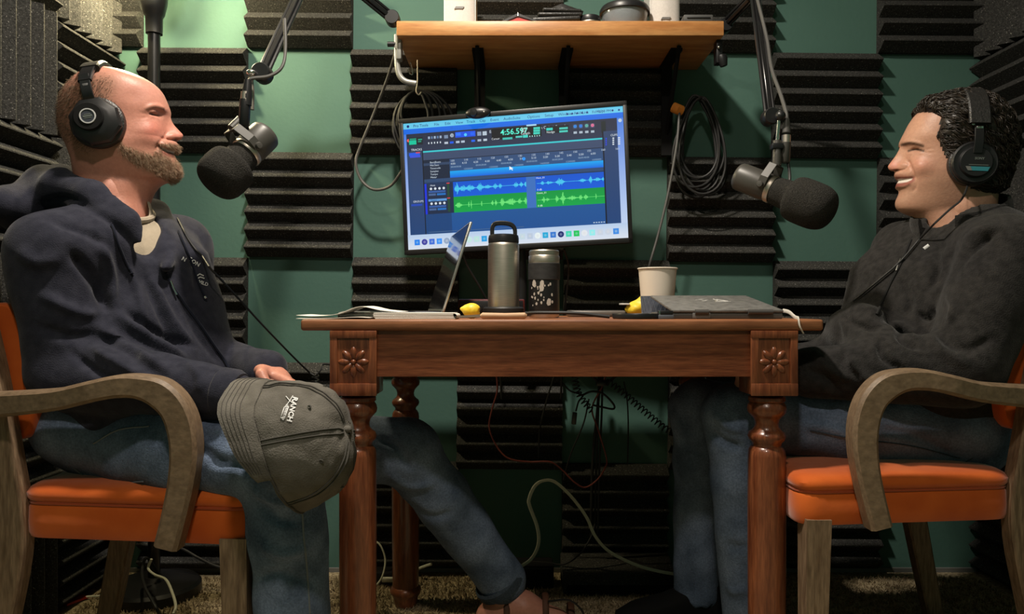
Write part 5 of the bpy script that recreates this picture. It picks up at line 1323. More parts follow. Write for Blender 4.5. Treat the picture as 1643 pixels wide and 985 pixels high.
R_FOLDS = [([(1600, 372), (1560, 400), (1520, 450)], 6, -.010), ([(1610, 362), (1550, 378), (1510, 420)], 8, .008), ([(1500, 460), (1530, 490), (1520, 520)], 7, .010), ([(1470, 500), (1490, 510), (1500, 490)], 5, -.012), ([(1440, 530), (1450, 545), (1480, 560)], 6, -.010),
           ([(1420, 525), (1450, 525), (1475, 545)], 7, .010), ([(1410, 545), (1420, 575), (1460, 600)], 6, -.009), ([(1360, 570), (1375, 600), (1420, 615)], 8, .009), ([(1345, 560), (1360, 590), (1390, 612)], 6, -.009), ([(1300, 560), (1330, 590), (1370, 612)], 8, .007),
           ([(1290, 590), (1330, 610), (1350, 640)], 7, -.007), ([(1345, 500), (1370, 520), (1420, 528)], 6, -.010), ([(1350, 488), (1390, 495), (1440, 515)], 7, .008), ([(1440, 440), (1460, 480), (1450, 510)], 8, -.006), ([(1480, 520), (1510, 560), (1560, 590)], 9, .006),
           ([(1500, 540), (1550, 560), (1600, 540)], 9, -.006), ([(1500, 395), (1505, 430), (1490, 470)], 6, -.007), ([(1340, 500), (1345, 530), (1350, 550)], 5, -.007)]
fo, FV, FF_ = soft_obj('fleece_jacket', f, M_FLEECE, MR, 2, R_FOLDS, 0.006, 12, 5.5)
fb = bvh_of(FV, FF_)
# standing collar
cb = P(1541, 366, 1.62); fwd = Vector((-math.cos(0.62), -math.sin(0.62), 0)); lt = Vector((fwd.y, -fwd.x, 0)); V = []; F = []; n = 44
lev = [(-0.02, 0.104, 0.0), (0.0, 0.100, 0.0), (0.020, 0.096, 0.0), (0.044, 0.094, 0.002), (0.052, 0.091, 0.003), (0.050, 0.086, 0.003), (0.030, 0.086, 0.0), (0.0, 0.088, 0.0)]
for z, r, o in lev:
    for k in range(n):
        t = k / (n - 1); a = math.radians(20) + t * math.radians(320); flare = 1 + 0.16 * (math.exp(-(t / 0.09) ** 2) + math.exp(-((1 - t) / 0.09) ** 2)) * (z / 0.05)
        tilt = -math.cos(a) * 0.040 - 0.004
        V.append(cb + (fwd * math.cos(a) * 1.08 + lt * math.sin(a)) * (r * flare) + Vector((0, 0, z * (1 + 0.12 * math.cos(a)) + tilt)))
for i in range(len(lev)):
    j = (i + 1) % len(lev)
    for k in range(n - 1): F.append((i * n + k, i * n + k + 1, j * n + k + 1, j * n + k))
F += [tuple(i * n for i in range(len(lev))), tuple(i * n + n - 1 for i in range(len(lev)))]
MB().add(V, F).build('collar', M_FLEECE, fo)
zp = surf_line(fb, [tuple(p) for p in spline([(1462, 385), (1447, 420), (1432, 448), (1418, 478), (1406, 505)], 8)], 0.0012)
if len(zp) > 3: MB().tube(zp, 0.0028, 6).build('zipper', M_FLEECE_IN, fo)
zl = surf_line(fb, [(1446, 417), (1442, 426), (1439, 435)], 0.004)
if len(zl) > 1: MB().tube(zl, 0.0018, 8).build('zipper_pull', M_CHROME, fo)
lb = surf_line(fb, [(1483, 400), (1491, 394)], 0.001)
if len(lb) > 1: MB().tube(lb, 0.004, 6, flat=0.4).build('logo_tab', M_WHITETHREAD, fo)
f = Field((0.28, 1.38, 0.05), (1.13, 1.95, 0.70), 0.005)
f.ell((0.90, 1.62, 0.535), (0.125, 0.175, 0.09), None, 0.03)
for l in (lR, lRf):
    f.chain([l['h'], l['h'].lerp(l['k'], 0.5), l['k']], [0.088, 0.080, 0.064], 0.03); f.chain([l['k'], l['k'].lerp(l['a'], 0.3), l['a'] + Vector((0, 0, -0.01))], [0.064, 0.055, 0.053], 0.02)
    f.cone(l['a'] + Vector((0, 0, -0.01)), l['a'] + Vector((0, 0, -0.12)), 0.045, 0.045, 0.004, sub=True)
JR = [([(1135, 690), (1165, 710), (1195, 720)], 7, -.006), ([(1140, 660), (1170, 685), (1195, 690)], 7, .005), ([(1280, 680), (1340, 690), (1400, 720)], 9, .005), ([(1400, 690), (1470, 700), (1540, 740)], 8, -.005), ([(1165, 870), (1185, 880), (1198, 870)], 8, -.004),
      ([(1165, 940), (1180, 950), (1198, 945)], 6, .004), ([(1085, 700), (1110, 720), (1140, 730)], 7, -.004)]
jo2, JV2, JF2 = soft_obj('jeans', f, M_DENIM, MR, 2, JR, 0.005, 15, 2.0)
jb2 = bvh_of(JV2, JF2)
for pts in ([(1300, 690), (1380, 705), (1460, 715), (1540, 735)], [(1470, 770), (1520, 755), (1560, 735)]):
    ln = surf_line(jb2, [tuple(p) for p in spline(pts, 8)], 0.0008)
    if len(ln) > 3: MB().tube(ln, 0.0014, 5).build('seam', M_DENIM_DK, jo2)
def mirror_shoe(an):
    before = set(bpy.data.objects); s0 = shoe('shoe', Vector((0, 0, 0)), M_SOLE, M_BLACK_MATT, None)
    for o in set(bpy.data.objects) - before:
        me = o.data; M_ = Matrix.Translation(Vector((an.x, an.y, 0))) @ Matrix.Diagonal((-1, 1, 1, 1)); me.transform(M_); me.flip_normals()
    me = s0.data; org_ = origin_of(MR); s0.parent = MR
    for o in set(bpy.data.objects) - before: o.data.transform(Matrix.Translation(-org_))
mirror_shoe(lR['a'] + Vector((0.03, 0, 0))); mirror_shoe(lRf['a'] + Vector((0.03, 0, 0)))

# wavy dark hair: a lumpy cap over the scalp and separate locks
HAIRR = [(258, 205), (300, 176), (360, 168), (430, 172), (478, 196), (470, 260), (455, 330), (478, 400), (505, 465), (540, 512), (590, 560), (680, 690), (800, 730), (1100, 700), (1100, 0), (240, 0)]
Q = HR.crop(HR.V); ins = in_poly(Q, HAIRR); dq, _ = seg_dist(Q, HAIRR + [HAIRR[0]])
th = np.where(ins, np.clip(dq / 55, 0, 1) ** 0.7, 0) * (0.013 + 0.006 * np.clip((Q[:, 0] - 500) / 400, 0, 1) + 0.010 * np.clip((470 - Q[:, 0]) / 160, 0, 1))
N = vnormals(HR.V, HR.F)
lump = np.array([noise.noise(Vector((p[0] * 70, p[1] * 70, p[2] * 70))) + 0.6 * noise.noise(Vector((p[0] * 160 + 9, p[1] * 160, p[2] * 160))) for p in HR.V.tolist()])
HVr = HR.V + N * (th * (1 + 0.32 * lump))[:, None]
keep = ins[HR.F].any(1)
capW = HR.world(HVr); FK = HR.F[keep]; us = np.unique(FK); mp2 = np.full(len(capW), -1); mp2[us] = np.arange(len(us))
hair = link_mesh('hair', np_mesh('hair', capW[us], mp2[FK]), M_DARKHAIR, MR)
cb_ = bvh_of(capW[us], mp2[FK])
rg = np.random.default_rng(11); cenw = capW[FK].mean(1); cq = HR.crop(HR.V[FK].mean(1)); dd, _ = seg_dist(cq, HAIRR + [HAIRR[0]])
area = np.linalg.norm(np.cross(capW[FK[:, 2]] - capW[FK[:, 0]], capW[FK[:, 3]] - capW[FK[:, 1]]), axis=1)
pick = rg.choice(len(FK), 2100, p=area / area.sum()); LM = MB(); fwd_, up_ = HR.fwd, HR.up
for i in pick:
    p = Vector(cenw[i]); cx_, cy_ = cq[i]
    t_ = min(1, max(0, (cx_ - 250) / 500)); flow = (-fwd_ * (0.9 - 0.2 * t_) + up_ * (0.35 - 1.1 * t_) + HR.lat * rg.normal() * 0.35)
    if cx_ < 430 and cy_ < 210: flow = fwd_ * rg.normal() * 0.5 + up_ * 0.6 - fwd_ * 0.4 + HR.lat * rg.normal() * 0.5
    pts_ = []; ph = rg.uniform(0, 6.28); q = p; Ls = rg.uniform(0.018, 0.036); nseg = 6
    for s_ in range(nseg + 1):
        l, n_, _, _ = cb_.find_nearest(q)
        if l is None: break
        if (l - HR.origin).dot(n_) < 0: n_ = -n_
        w_ = n_.cross(flow); w_ = w_.normalized() if w_.length > 1e-6 else HR.lat
        lift = 0.0008 + 0.0040 * math.sin(PI * s_ / nseg) * rg.uniform(0.3, 1.0) if s_ else 0.0
        pts_.append(l + n_ * lift + w_ * 0.0022 * math.sin(ph + s_ * 1.1)); fl = flow - n_ * flow.dot(n_)
        q = l + (fl.normalized() if fl.length > 1e-6 else flow) * (Ls / nseg)
    if len(pts_) == nseg + 1: LM.tube(pts_, [0.0005, 0.0011, 0.0012, 0.0011, 0.0009, 0.0006, 0.0002], 4, cap=False)
tag(LM.build('hair_locks', M_DARKHAIR, hair, auto=0, recalc=False), kind='stuff')

# ------------------------------------------------------------------ headphones
def band(head, path, half_w, half_t):
    return MB().sweep(path, half_w, half_t, head.fwd, 0.35)
def headphones_left():
    h = HL; n = h.near
    c = h.at((440, 446), n * 0.098); cu, cw = c
    root = thing('headphones', h.wp(0.0, 0, cw), 'black closed headphones with round badge on the bearded man', 'headphones', 'headphones')
    for s in (n, -n):
        ax = h.lat * s
        pc = h.wp(cu, s * 0.064, cw)
        MB().lathe([(0.030, 0.0), (0.040, -0.002), (0.0475, 0.004), (0.0490, 0.012), (0.0475, 0.020), (0.042, 0.024)], pc, ax, 40, cap=False).build('ear_cushion', M_LEATHER, root)
        cup = MB().lathe([(0.044, 0.021), (0.0465, 0.024), (0.0465, 0.031), (0.043, 0.036), (0.0345, 0.0405), (0.0270, 0.0425), (0.0, 0.0425)], pc, ax, 8, cap=False, xdir=h.up + h.fwd * 0.41).build('ear_cup', M_BLACK, root, auto=25)
        pd = pc + (-h.fwd * 0.006 + h.up * 0.006)
        MB().lathe([(0.0265, 0.040), (0.0262, 0.0465), (0.0245, 0.0485), (0.0, 0.0485)], pd, ax, 40, cap=False).build('cap_disc', M_BLACK_MATT, cup)
        MB().lathe([(0.0118, 0.0485), (0.0120, 0.0502), (0.0140, 0.0502), (0.0143, 0.0485)], pd, ax, 40, cap=False).build('badge_ring', mat('bright_ring', (0.62, 0.62, 0.62), rough=0.35, metal=0.2), cup)
        MB().lathe([(0.0116, 0.0484), (0.0116, 0.0490), (0.0, 0.0490)], pd, ax, 32, cap=False).build('badge_face', M_BLUE if False else mat('badge_dark', (0.05, 0.055, 0.07), rough=0.3), cup)
        for w_, l in ((0.0032, 0.007), (0.0, 0.010), (-0.0035, 0.008)):
            MB().box(pd + ax * 0.0492 + h.up * w_, (l * 1.6, 0.0012 if abs(w_) > 0 else 0.0026, 0.0008), rot=Matrix((h.fwd, h.up, ax)).transposed()).build('badge_print', M_SILVER, cup, smooth=False)
        pts = [h.wp(cu + o * 0.0, s * v, w_) for o, v, w_ in ((0, 0.090, cw + 0.030), (0, 0.099, cw + 0.050), (0, 0.098, cw + 0.068), (0, 0.093, cw + 0.088))]
        MB().sweep(vspline(pts, 4), 0.0035, 0.0095, h.fwd, 0.3).build('yoke', M_BLACKM, root)
        MB().box(h.wp(cu, s * 0.1000, cw + 0.064), (0.012, 0.004, 0.012), rot=Matrix((h.fwd, h.lat, h.up)).transposed(), bevel=0.002).build('size_marker', mat('marker_grey', (0.10, 0.10, 0.10), rough=0.4), root)
    ut, wt = h.at((485, 112), 0.0)
    path = []; us = []
    for a in np.linspace(0.10 * PI, 0.90 * PI, 29):
        v = 0.097 * math.cos(a) / math.cos(0.10 * PI) * 1.0; t = (math.sin(a) - math.sin(0.1 * PI)) / (1 - math.sin(0.1 * PI))
        path.append(h.wp(cu + (ut - cu) * t, -n * v if False else v, cw + 0.075 + (wt - cw - 0.075) * t))
    MB().sweep(path, 0.0040, 0.0120, h.fwd, 0.35).build('headband', M_BLACKM, root)
    MB().sweep([p + (p - h.wp(0, 0, cw)).normalized() * -0.001 for p in path[5:24]], 0.0068, 0.0185, h.fwd, 0.6).build('headband_pad', M_LEATHER, root)
    cb0 = surf_line(hb, [tuple(p) for p in spline([(283, 352), (300, 385), (322, 412)], 6)], 0.004)
    cab = cb0 + vspline([P(335, 428, 1.48), P(370, 465, 1.55), P(420, 520, 1.66), P(470, 572, 1.78), P(497, 598, 1.85)], 6)
    MB().tube(cab, 0.0022, 6).build('cable', M_RUBBER, root)
headphones_left()

def headphones_right():
    h = HR; n = h.near; cu, cw = h.at((706, 516), n * 0.098)
    root = thing('headphones', h.wp(0.0, 0, cw), 'black headphones with a teal stripe and blue marker on the dark-haired man', 'headphones', 'headphones')
    for s in (n, -n):
        ax = h.lat * s; pc = h.wp(cu, s * 0.066, cw)
        MB().lathe([(0.032, 0.0), (0.040, -0.002), (0.0455, 0.004), (0.0470, 0.012), (0.0455, 0.019), (0.040, 0.022)], pc, ax, 40, cap=False, squash=1.0, xdir=h.fwd).build('ear_cushion', M_LEATHER, root)
        cup = MB().lathe([(0.040, 0.020), (0.0435, 0.023), (0.0440, 0.030), (0.0405, 0.034), (0.0390, 0.0335), (0.0320, 0.0345), (0.0310, 0.0385), (0.0290, 0.0405), (0.0, 0.0405)], pc, ax, 44, cap=False, xdir=h.up).build('ear_cup', M_BLACK, root)
        o_ = pc + ax * 0.0408; X_ = -h.fwd; U_ = h.up
        if s == n:
            me = text_mesh('SONY', 0.0066, 0.0003, 0.00018); w_ = max(q.co.x for q in me.vertices)
            V = [o_ + X_ * (q.co.x - w_ / 2 + 0.005) + U_ * (q.co.y + 0.0045) + ax * q.co.z for q in me.vertices]
            MB().add(V, [tuple(p.vertices) for p in me.polygons]).build('lettering', M_SILVER, cup, smooth=False); bpy.data.meshes.remove(me)
            MB().box(o_ + X_ * 0.004 - U_ * 0.0065, (0.036, 0.0012, 0.0006), rot=Matrix((X_, U_, ax)).transposed()).build('print_line', M_SILVER, cup, smooth=False)
            tp = [o_ + X_ * a - U_ * b_ for a, b_ in ((-0.020, 0.0100), (0.025, 0.0100), (0.0215, 0.0185), (-0.015, 0.0185))]
            MB().prism(tp, ax * 0.0006).build('teal_stripe', M_TEAL, cup, smooth=False)
            tp = [o_ + X_ * a - U_ * b_ + ax * 0.0004 for a, b_ in ((-0.020, 0.0100), (-0.011, 0.0100), (-0.007, 0.0185), (-0.015, 0.0185))]
            MB().prism(tp, ax * 0.0006).build('grey_stripe', mat('print_grey', (0.16, 0.16, 0.15), rough=0.4), cup, smooth=False)
        pts = [h.wp(cu + u_, s * v, w_) for u_, v, w_ in ((0.0, 0.106, cw + 0.018), (0.0, 0.108, cw + 0.040), (0.0, 0.104, cw + 0.062), (0.0, 0.098, cw + 0.082), (0.001, 0.090, cw + 0.096))]
        MB().sweep(vspline(pts, 4), 0.0030, 0.0085, h.fwd, 0.3).build('slider', M_BLACKM, root)
        MB().box(h.wp(cu, s * 0.1045, cw + 0.070), (0.0125, 0.0045, 0.005), rot=Matrix((h.fwd, h.lat, h.up)).transposed(), bevel=0.001).build('slider_stop', M_CHROME, root)
        MB().box(h.wp(cu + 0.011, s * 0.100, cw + 0.080), (0.006, 0.004, 0.010), rot=Matrix((h.fwd, h.lat, h.up)).transposed(), bevel=0.001).build('hinge', M_CHROME, root)
        MB().ball(h.wp(cu - 0.001, s * 0.1005, cw + 0.0865), (0.0082, 0.0032, 0.0037), 16, 8, Matrix((h.fwd, h.lat, h.up)).transposed()).build('side_marker', M_BLUE if s == n else M_RED, root)
    ut, wt = h.at((628, 44), 0.0); path = []
    for a in np.linspace(0.12 * PI, 0.88 * PI, 29):
        c_a = math.cos(a) / math.cos(0.12 * PI); v = 0.105 * math.copysign(abs(c_a) ** 0.72, c_a); t = ((math.sin(a) - math.sin(0.12 * PI)) / (1 - math.sin(0.12 * PI))) ** 0.80
        path.append(h.wp(cu + (ut - cu) * t, v, cw + 0.078 + (wt - cw - 0.078) * t))
    MB().sweep(path, 0.0055, 0.0200, h.fwd, 0.5).build('headband', M_LEATHER, root)
    bot = h.wp(cu + 0.004, n * 0.078, cw - 0.044)
    cab = vspline([bot, P(1549, 308, 1.50), P(1541, 322, 1.51), P(1525, 335, 1.515), P(1500, 358, 1.525)], 6)
    cab += surf_line(fb, [tuple(p) for p in spline([(1478, 385), (1450, 418), (1425, 440), (1398, 463), (1371, 486)], 8)], 0.005)
    MB().tube(cab, 0.0021, 6).build('cable', M_RUBBER, root)
headphones_right()

# ------------------------------------------------------------------ the grey cap
O_ = P(452, 714, 1.185); AP = P(560, 692, 1.170); T_ = (AP - O_); H_ = T_.length; T_.normalize()
Fd = Vector((-0.1, -0.66, 0.75)); Fd = (Fd - T_ * Fd.dot(T_)).normalized(); Sd = T_.cross(Fd)
if Sd.z > 0: Sd = -Sd
R_ = 0.101
cap = thing('baseball_cap', O_, 'grey cotton baseball cap with white lettering held over the knee of the bearded man', 'cap')
def cap_pt(psi, al, r=0.0):
    rr = R_ * math.sin(psi) ** 0.78 + r; hh = H_ * max(math.cos(psi), 0) ** 0.9 + r * 0.4
    p = O_ + T_ * hh + (Fd * math.cos(al) + Sd * math.sin(al)) * rr
    sag = max(0, math.sin(al)) * math.sin(psi)
    p += T_ * (0.022 * sag * math.sin(psi * 1.0)) + Vector((0, 0, -0.006 * sag))
    d = 0.0045 * noise.noise(p * 22) + 0.0022 * noise.noise(p * 60)
    return p + (p - (O_ + T_ * 0.03)).normalized() * d
NP, NA = 30, 96
V = [cap_pt(0.02 + (PI / 2 - 0.02) * i / (NP - 1), 2 * PI * k / NA) for i in range(NP) for k in range(NA)]
F = [(i * NA + k, i * NA + (k + 1) % NA, (i + 1) * NA + (k + 1) % NA, (i + 1) * NA + k) for i in range(NP - 1) for k in range(NA)] + [tuple(range(NA))]
Vi = [p - (p - (O_ + T_ * 0.03)).normalized() * 0.002 for p in V]; n0 = len(V)
crown = MB().add(V, F).add(Vi, [tuple(reversed(q)) for q in F])
crown.f += [((NP - 1) * NA + k, (NP - 1) * NA + (k + 1) % NA, n0 + (NP - 1) * NA + (k + 1) % NA, n0 + (NP - 1) * NA + k) for k in range(NA)]
cr = crown.build('crown', M_CAP, cap, auto=0, recalc=False)
capb = BVHTree.FromPolygons([tuple(p) for p in V], [q for q in F if len(q) == 4])
for k in range(6):
    al = PI / 3 * k + 0.62
    for o in (-0.035, 0.035):
        MB().tube([cap_pt(0.10 + (PI / 2 - 0.12) * i / 20, al + o / max(math.sin(0.10 + (PI / 2 - 0.12) * i / 20), 0.25) * 0.9, 0.0008) for i in range(21)], 0.0012, 5).build('seam', M_CAPSEAM, cr)
    ey = [cap_pt(0.80, al + PI / 6 + 0.03 * math.cos(a), 0.001) + T_ * 0.0026 * math.sin(a) for a in np.linspace(0, 2 * PI, 12, endpoint=False)]
    MB().tube(ey, 0.0011, 5, closed=True).build('eyelet', M_CAPSEAM, cr)
MB().ball(cap_pt(0.02, 0, 0.001), (0.0075, 0.0075, 0.006), 14, 8).build('button', M_CAP, cap)
MB().tube([cap_pt(PI / 2 - 0.02, 2 * PI * k / 48, 0.001) for k in range(48)], 0.0016, 5, closed=True).build('sweatband', M_CAPSEAM, cap)
NB, NW = 26, 12; V = []
for j in range(NW):
    t = j / (NW - 1)
    for i in range(NB):
        al = math.radians(-66 + 132 * i / (NB - 1)); ext = 0.056 * max(math.cos(al * 1.18), 0.03) ** 0.55
        rad = (Fd * math.cos(al) + Sd * math.sin(al)); p0 = cap_pt(PI / 2 - 0.03, al, 0.0008)
        d = (Fd * 0.22 + rad * 0.12 - T_ * 0.92 + Vector((0, 0, 0.10))).normalized()
        V.append(p0 + d * ext * t - Fd * (0.006 * (t * t)))
F = [(j * NB + i, j * NB + i + 1, (j + 1) * NB + i + 1, (j + 1) * NB + i) for j in range(NW - 1) for i in range(NB - 1)]
nv = len(V); tv = Fd * 0.0028
brim = MB().add([p + tv / 2 for p in V], F).add([p - tv / 2 for p in V], [tuple(reversed(q)) for q in F])
edge = [i for i in range(NB)] + [j * NB + NB - 1 for j in range(1, NW)] + [(NW - 1) * NB + i for i in range(NB - 2, -1, -1)] + [j * NB for j in range(NW - 2, 0, -1)]
brim.f += [(edge[i], edge[(i + 1) % len(edge)], nv + edge[(i + 1) % len(edge)], nv + edge[i]) for i in range(len(edge))]
bo = brim.build('brim', M_CAP, cap)
for j in (4, 5.4, 6.8, 8.2, 9.6):
    a_, fr_ = int(j), j - int(j); MB().tube([V[a_ * NB + i].lerp(V[(a_ + 1) * NB + i], fr_) + tv * 0.62 for i in range(1, NB - 1)], 0.0006, 4).build('stitching', M_CAPSEAM, bo)
for txt, x, y, sz, an_ in (('RANCH', 470.5, 637, 11.5, 1.83), ('BRANDS CO', 459.5, 649, 4.6, 1.83)):
    d_ = decal_text(capb, txt, x, y, sz, an_, 0.0016, 0.03)
    if d_.f: d_.build('lettering', M_WHITETHREAD, cr, smooth=False)
for pts in ([(459, 637), (466, 645), (473, 650)], [(470, 636), (463, 647), (455, 656)], [(456, 655), (451, 671)], [(463, 653), (457, 672)], [(451, 671), (457, 672)]):
    ln = surf_line(capb, [tuple(p) for p in spline(pts, 4)] if len(pts) > 2 else pts, 0.0016)
    if len(ln) > 1: MB().tube(ln, 0.0008, 5).build('emblem', M_WHITETHREAD, cr)

# ------------------------------------------------------------------ things on the table
def on(px, Y, z=TZ): return Vector(((px - CX) / FPX * Y, Y, z))
# note pad and loose sheets
x0, x1 = on(598, 1.42).x, on(735, 1.42).x
t = thing('note_pad', ((x0 + x1) / 2, 1.45, TZ), 'white paper pad with rolled edge at the left end of the table', 'note pad')
for k in range(5):
    MB().box(((x0 + x1) / 2 + random.uniform(-.002, .002), 1.452, TZ + 0.0013 + 0.0024 * k), (x1 - x0 - 0.012, 0.10, 0.0024), bevel=0.0004, seg=1, rot=Matrix.Rotation(random.uniform(-.004, .004), 3, 'Z')).build('page', M_PAPER, t, smooth=False)
sp_ = [(x1 - 0.006 + 0.0055 * r * math.cos(a), 0.0062 + 0.0055 * r * math.sin(a)) for a, r in zip(np.linspace(-PI / 2, PI * 1.9, 22), np.linspace(1.0, 0.5, 22))]
V = []; [V.extend([Vector((a, 1.402, TZ + b_)), Vector((a, 1.502, TZ + b_))]) for a, b_ in sp_]
MB().add(V, [(2 * i, 2 * i + 2, 2 * i + 3, 2 * i + 1) for i in range(21)]).build('rolled_edge', M_PAPER, t, recalc=False)
def sheet(name, xs, Ya, Yb, label):
    t = thing(name, (xs[len(xs) // 2][0], (Ya + Yb) / 2, TZ), label, 'paper', 'loose sheets')
    sp2 = spline(xs, 6); V = []; F = []
    for a, b_ in sp2:
        V += [Vector((a, Ya, b_)), Vector((a + 0.006, Yb, b_ + 0.001)), Vector((a, Ya, b_ - 0.0006)), Vector((a + 0.006, Yb, b_ + 0.0004))]
    for i in range(len(sp2) - 1):
        a = 4 * i; F += [(a, a + 4, a + 5, a + 1), (a + 2, a + 3, a + 7, a + 6), (a, a + 2, a + 6, a + 4), (a + 1, a + 5, a + 7, a + 3)]
    F += [(0, 1, 3, 2), (4 * (len(sp2) - 1), 4 * (len(sp2) - 1) + 2, 4 * (len(sp2) - 1) + 3, 4 * (len(sp2) - 1) + 1)]
    MB().add(V, F).build('page', M_PAPER, t, auto=60)
    return t
sheet('paper_sheet', [(on(474, 1.42).x, TZ + 0.0075), (on(505, 1.42).x, TZ + 0.006), (on(540, 1.42).x, TZ + 0.010), (on(575, 1.42).x, TZ + 0.024), (on(610, 1.42).x, TZ + 0.017), (on(640, 1.42).x, TZ + 0.0135)], 1.425, 1.505, 'loose white sheet with a lifted fold hanging over the left table edge')
sheet('paper_sheet', [(on(476, 1.41).x, TZ + 0.0015), (on(520, 1.41).x, TZ + 0.0012), (on(570, 1.41).x, TZ + 0.004), (on(594, 1.41).x, TZ + 0.003)], 1.405, 1.505, 'lowest loose white sheet lying flat at the left table edge')
# open laptop
NYa, NYb = 1.53, 1.85
hx_n, hx_f = on(711, NYa).x, on(688, NYb).x
t = thing('open_laptop', (hx_n - 0.08, 1.69, TZ), 'open silver laptop seen from the side, screen leaning back', 'laptop')
yd = Vector((hx_f - hx_n, NYb - NYa, 0)); wl = yd.length; yd.normalize(); xd = Vector((yd.y, -yd.x, 0))
RL_ = Matrix((xd, yd, Vector((0, 0, 1)))).transposed(); hc = Vector(((hx_n + hx_f) / 2, (NYa + NYb) / 2, TZ))
MB().box(hc - xd * 0.105 + Vector((0, 0, 0.0065)), (0.21, wl, 0.013), rot=RL_, bevel=0.004).build('base', M_SILVER, t)
MB().box(hc - xd * 0.10 + Vector((0, 0, 0.0133)), (0.09, wl * 0.85, 0.001), rot=RL_).build('keyboard', M_BLACK, t, smooth=False)
ld = (xd * 0.30 + Vector((0, 0, 0.954))).normalized(); ln_ = yd.cross(ld); RLd = Matrix((ln_, yd, ld)).transposed()
MB().box(hc + Vector((0, 0, 0.012)) + ld * 0.098, (0.0055, wl, 0.196), rot=RLd, bevel=0.002).build('lid', M_SILVER, t)
sgn = -1 if ln_.x > 0 else 1
MB().box(hc + Vector((0, 0, 0.012)) + ld * 0.099 + ln_ * sgn * 0.0031, (0.0008, wl - 0.008, 0.186), rot=RLd).build('screen_glass', mat('dark_glass', (0.012, 0.012, 0.014), rough=0.08, spec=0.8), t, smooth=False)
MB().tube([hc - yd * wl * 0.42 + Vector((0, 0, 0.011)), hc + yd * wl * 0.42 + Vector((0, 0, 0.011))], 0.005, 10).build('hinge', M_BLACK, t)
# red-framed audio box behind the bottle
xa, xb = on(735, 1.71).x, on(842, 1.71).x
t = thing('audio_interface', ((xa + xb) / 2, 1.75, TZ), 'flat dark box with red frame behind the steel bottle', 'audio box')
MB().box(((xa + xb) / 2, 1.75, TZ + 0.021), (xb - xa, 0.08, 0.040), bevel=0.004).build('case', mat('dark_red_case', (0.10, 0.012, 0.010), rough=0.4), t)
MB().box(((xa + xb) / 2, 1.709, TZ + 0.021), (xb - xa - 0.008, 0.004, 0.032), bevel=0.001).build('front_panel', M_BLACK, t)
for k in range(5): MB().lathe([(0.008, 0), (0.0075, 0.008), (0, 0.0085)], (xa + 0.020 + 0.028 * k, 1.707, TZ + 0.021), (0, -1, 0), 16, cap=False).build('knob', M_BLACK, t)
# steel bottle
b0 = on(808, 1.56)
t = thing('steel_bottle', b0, 'brushed steel bottle with black carry-loop lid standing on the table', 'bottle')
MB().lathe([(0.0, 0.002), (0.033, 0.002), (0.036, 0.004), (0.0365, 0.010)], b0, seg=40, cap=False).build('underside', M_BLACK, t)
MB().lathe([(0.038, 0.0), (0.0420, 0.002), (0.0425, 0.020), (0.040, 0.023), (0.034, 0.0235)], b0, seg=40, cap=False).build('rubber_boot', M_RUBBER, t)
MB().lathe([(0.0322, 0.020), (0.0325, 0.024), (0.0325, 0.150), (0.0315, 0.155), (0.029, 0.157)], b0, seg=48, cap=False).build('body', M_STEEL, t)
lid = MB().lathe([(0.0300, 0.155), (0.0318, 0.157), (0.0320, 0.166), (0.0305, 0.172), (0.024, 0.174), (0, 0.174)], b0, seg=40, cap=False).build('lid', M_BLACK, t)
MB().sweep(vspline([b0 + Vector((x_, 0, z_)) for x_, z_ in ((-0.0235, 0.168), (-0.0235, 0.186), (-0.019, 0.1955), (-0.008, 0.198), (0.008, 0.197), (0.018, 0.193), (0.0235, 0.184), (0.0240, 0.168))], 5), 0.0042, 0.0085, (0, 1, 0), 0.4).build('carry_loop', M_BLACK, lid)
# tumbler
b1 = on(873, 1.56)
t = thing('travel_mug', b1, 'black travel mug with steel rim and white speckled print', 'mug')
MB().lathe([(0.0, 0.001), (0.030, 0.001), (0.0315, 0.004), (0.0318, 0.016)], b1, seg=40, cap=False).build('base_ring', M_STEEL, t)
mb_ = MB().lathe([(0.0318, 0.015), (0.0322, 0.018), (0.0322, 0.112), (0.0316, 0.1155)], b1, seg=48, cap=False).build('body', M_BLACK, t)
MB().lathe([(0.0322, 0.0), (0.0332, 0.001), (0.0332, 0.034), (0.0322, 0.035)], b1 + Vector((0, 0, 0.079)), seg=48, cap=False).build('grip_sleeve', mat('grip_rubber', (0.018, 0.018, 0.018), (0.030, 0.030, 0.030), rough=0.7, scale=60, stretch=(1, 1, 3)), t)
MB().lathe([(0.0318, 0.114), (0.0322, 0.116), (0.0322, 0.128), (0.0308, 0.130), (0.0312, 0.133), (0.0312, 0.1385), (0.029, 0.141), (0.028, 0.141), (0.028, 0.120)], b1, seg=48, cap=False).build('steel_rim', M_STEEL, t)
rr2 = random.Random(5)
for k in range(34):
    a = -PI / 2 - 0.95 + rr2.random() ** 1.5 * 1.5; z_ = rr2.uniform(0.022, 0.076); sz = rr2.choice([0.0014, 0.0018, 0.0026]) if k > 3 else 0.006
    c_ = b1 + Vector((0.0323 * math.cos(a), 0.0323 * math.sin(a), z_)); nrm = Vector((math.cos(a), math.sin(a), 0)); tx = Vector((-math.sin(a), math.cos(a), 0))
    n_ = 7; MB().prism([c_ + tx * sz * math.cos(2 * PI * i / n_) * rr2.uniform(.6, 1) + Vector((0, 0, sz * 1.3 * math.sin(2 * PI * i / n_))) for i in range(n_)], nrm * 0.0004).build('print_fleck', mat('fleck', (0.55, 0.50, 0.44), rough=0.5), mb_, smooth=False)
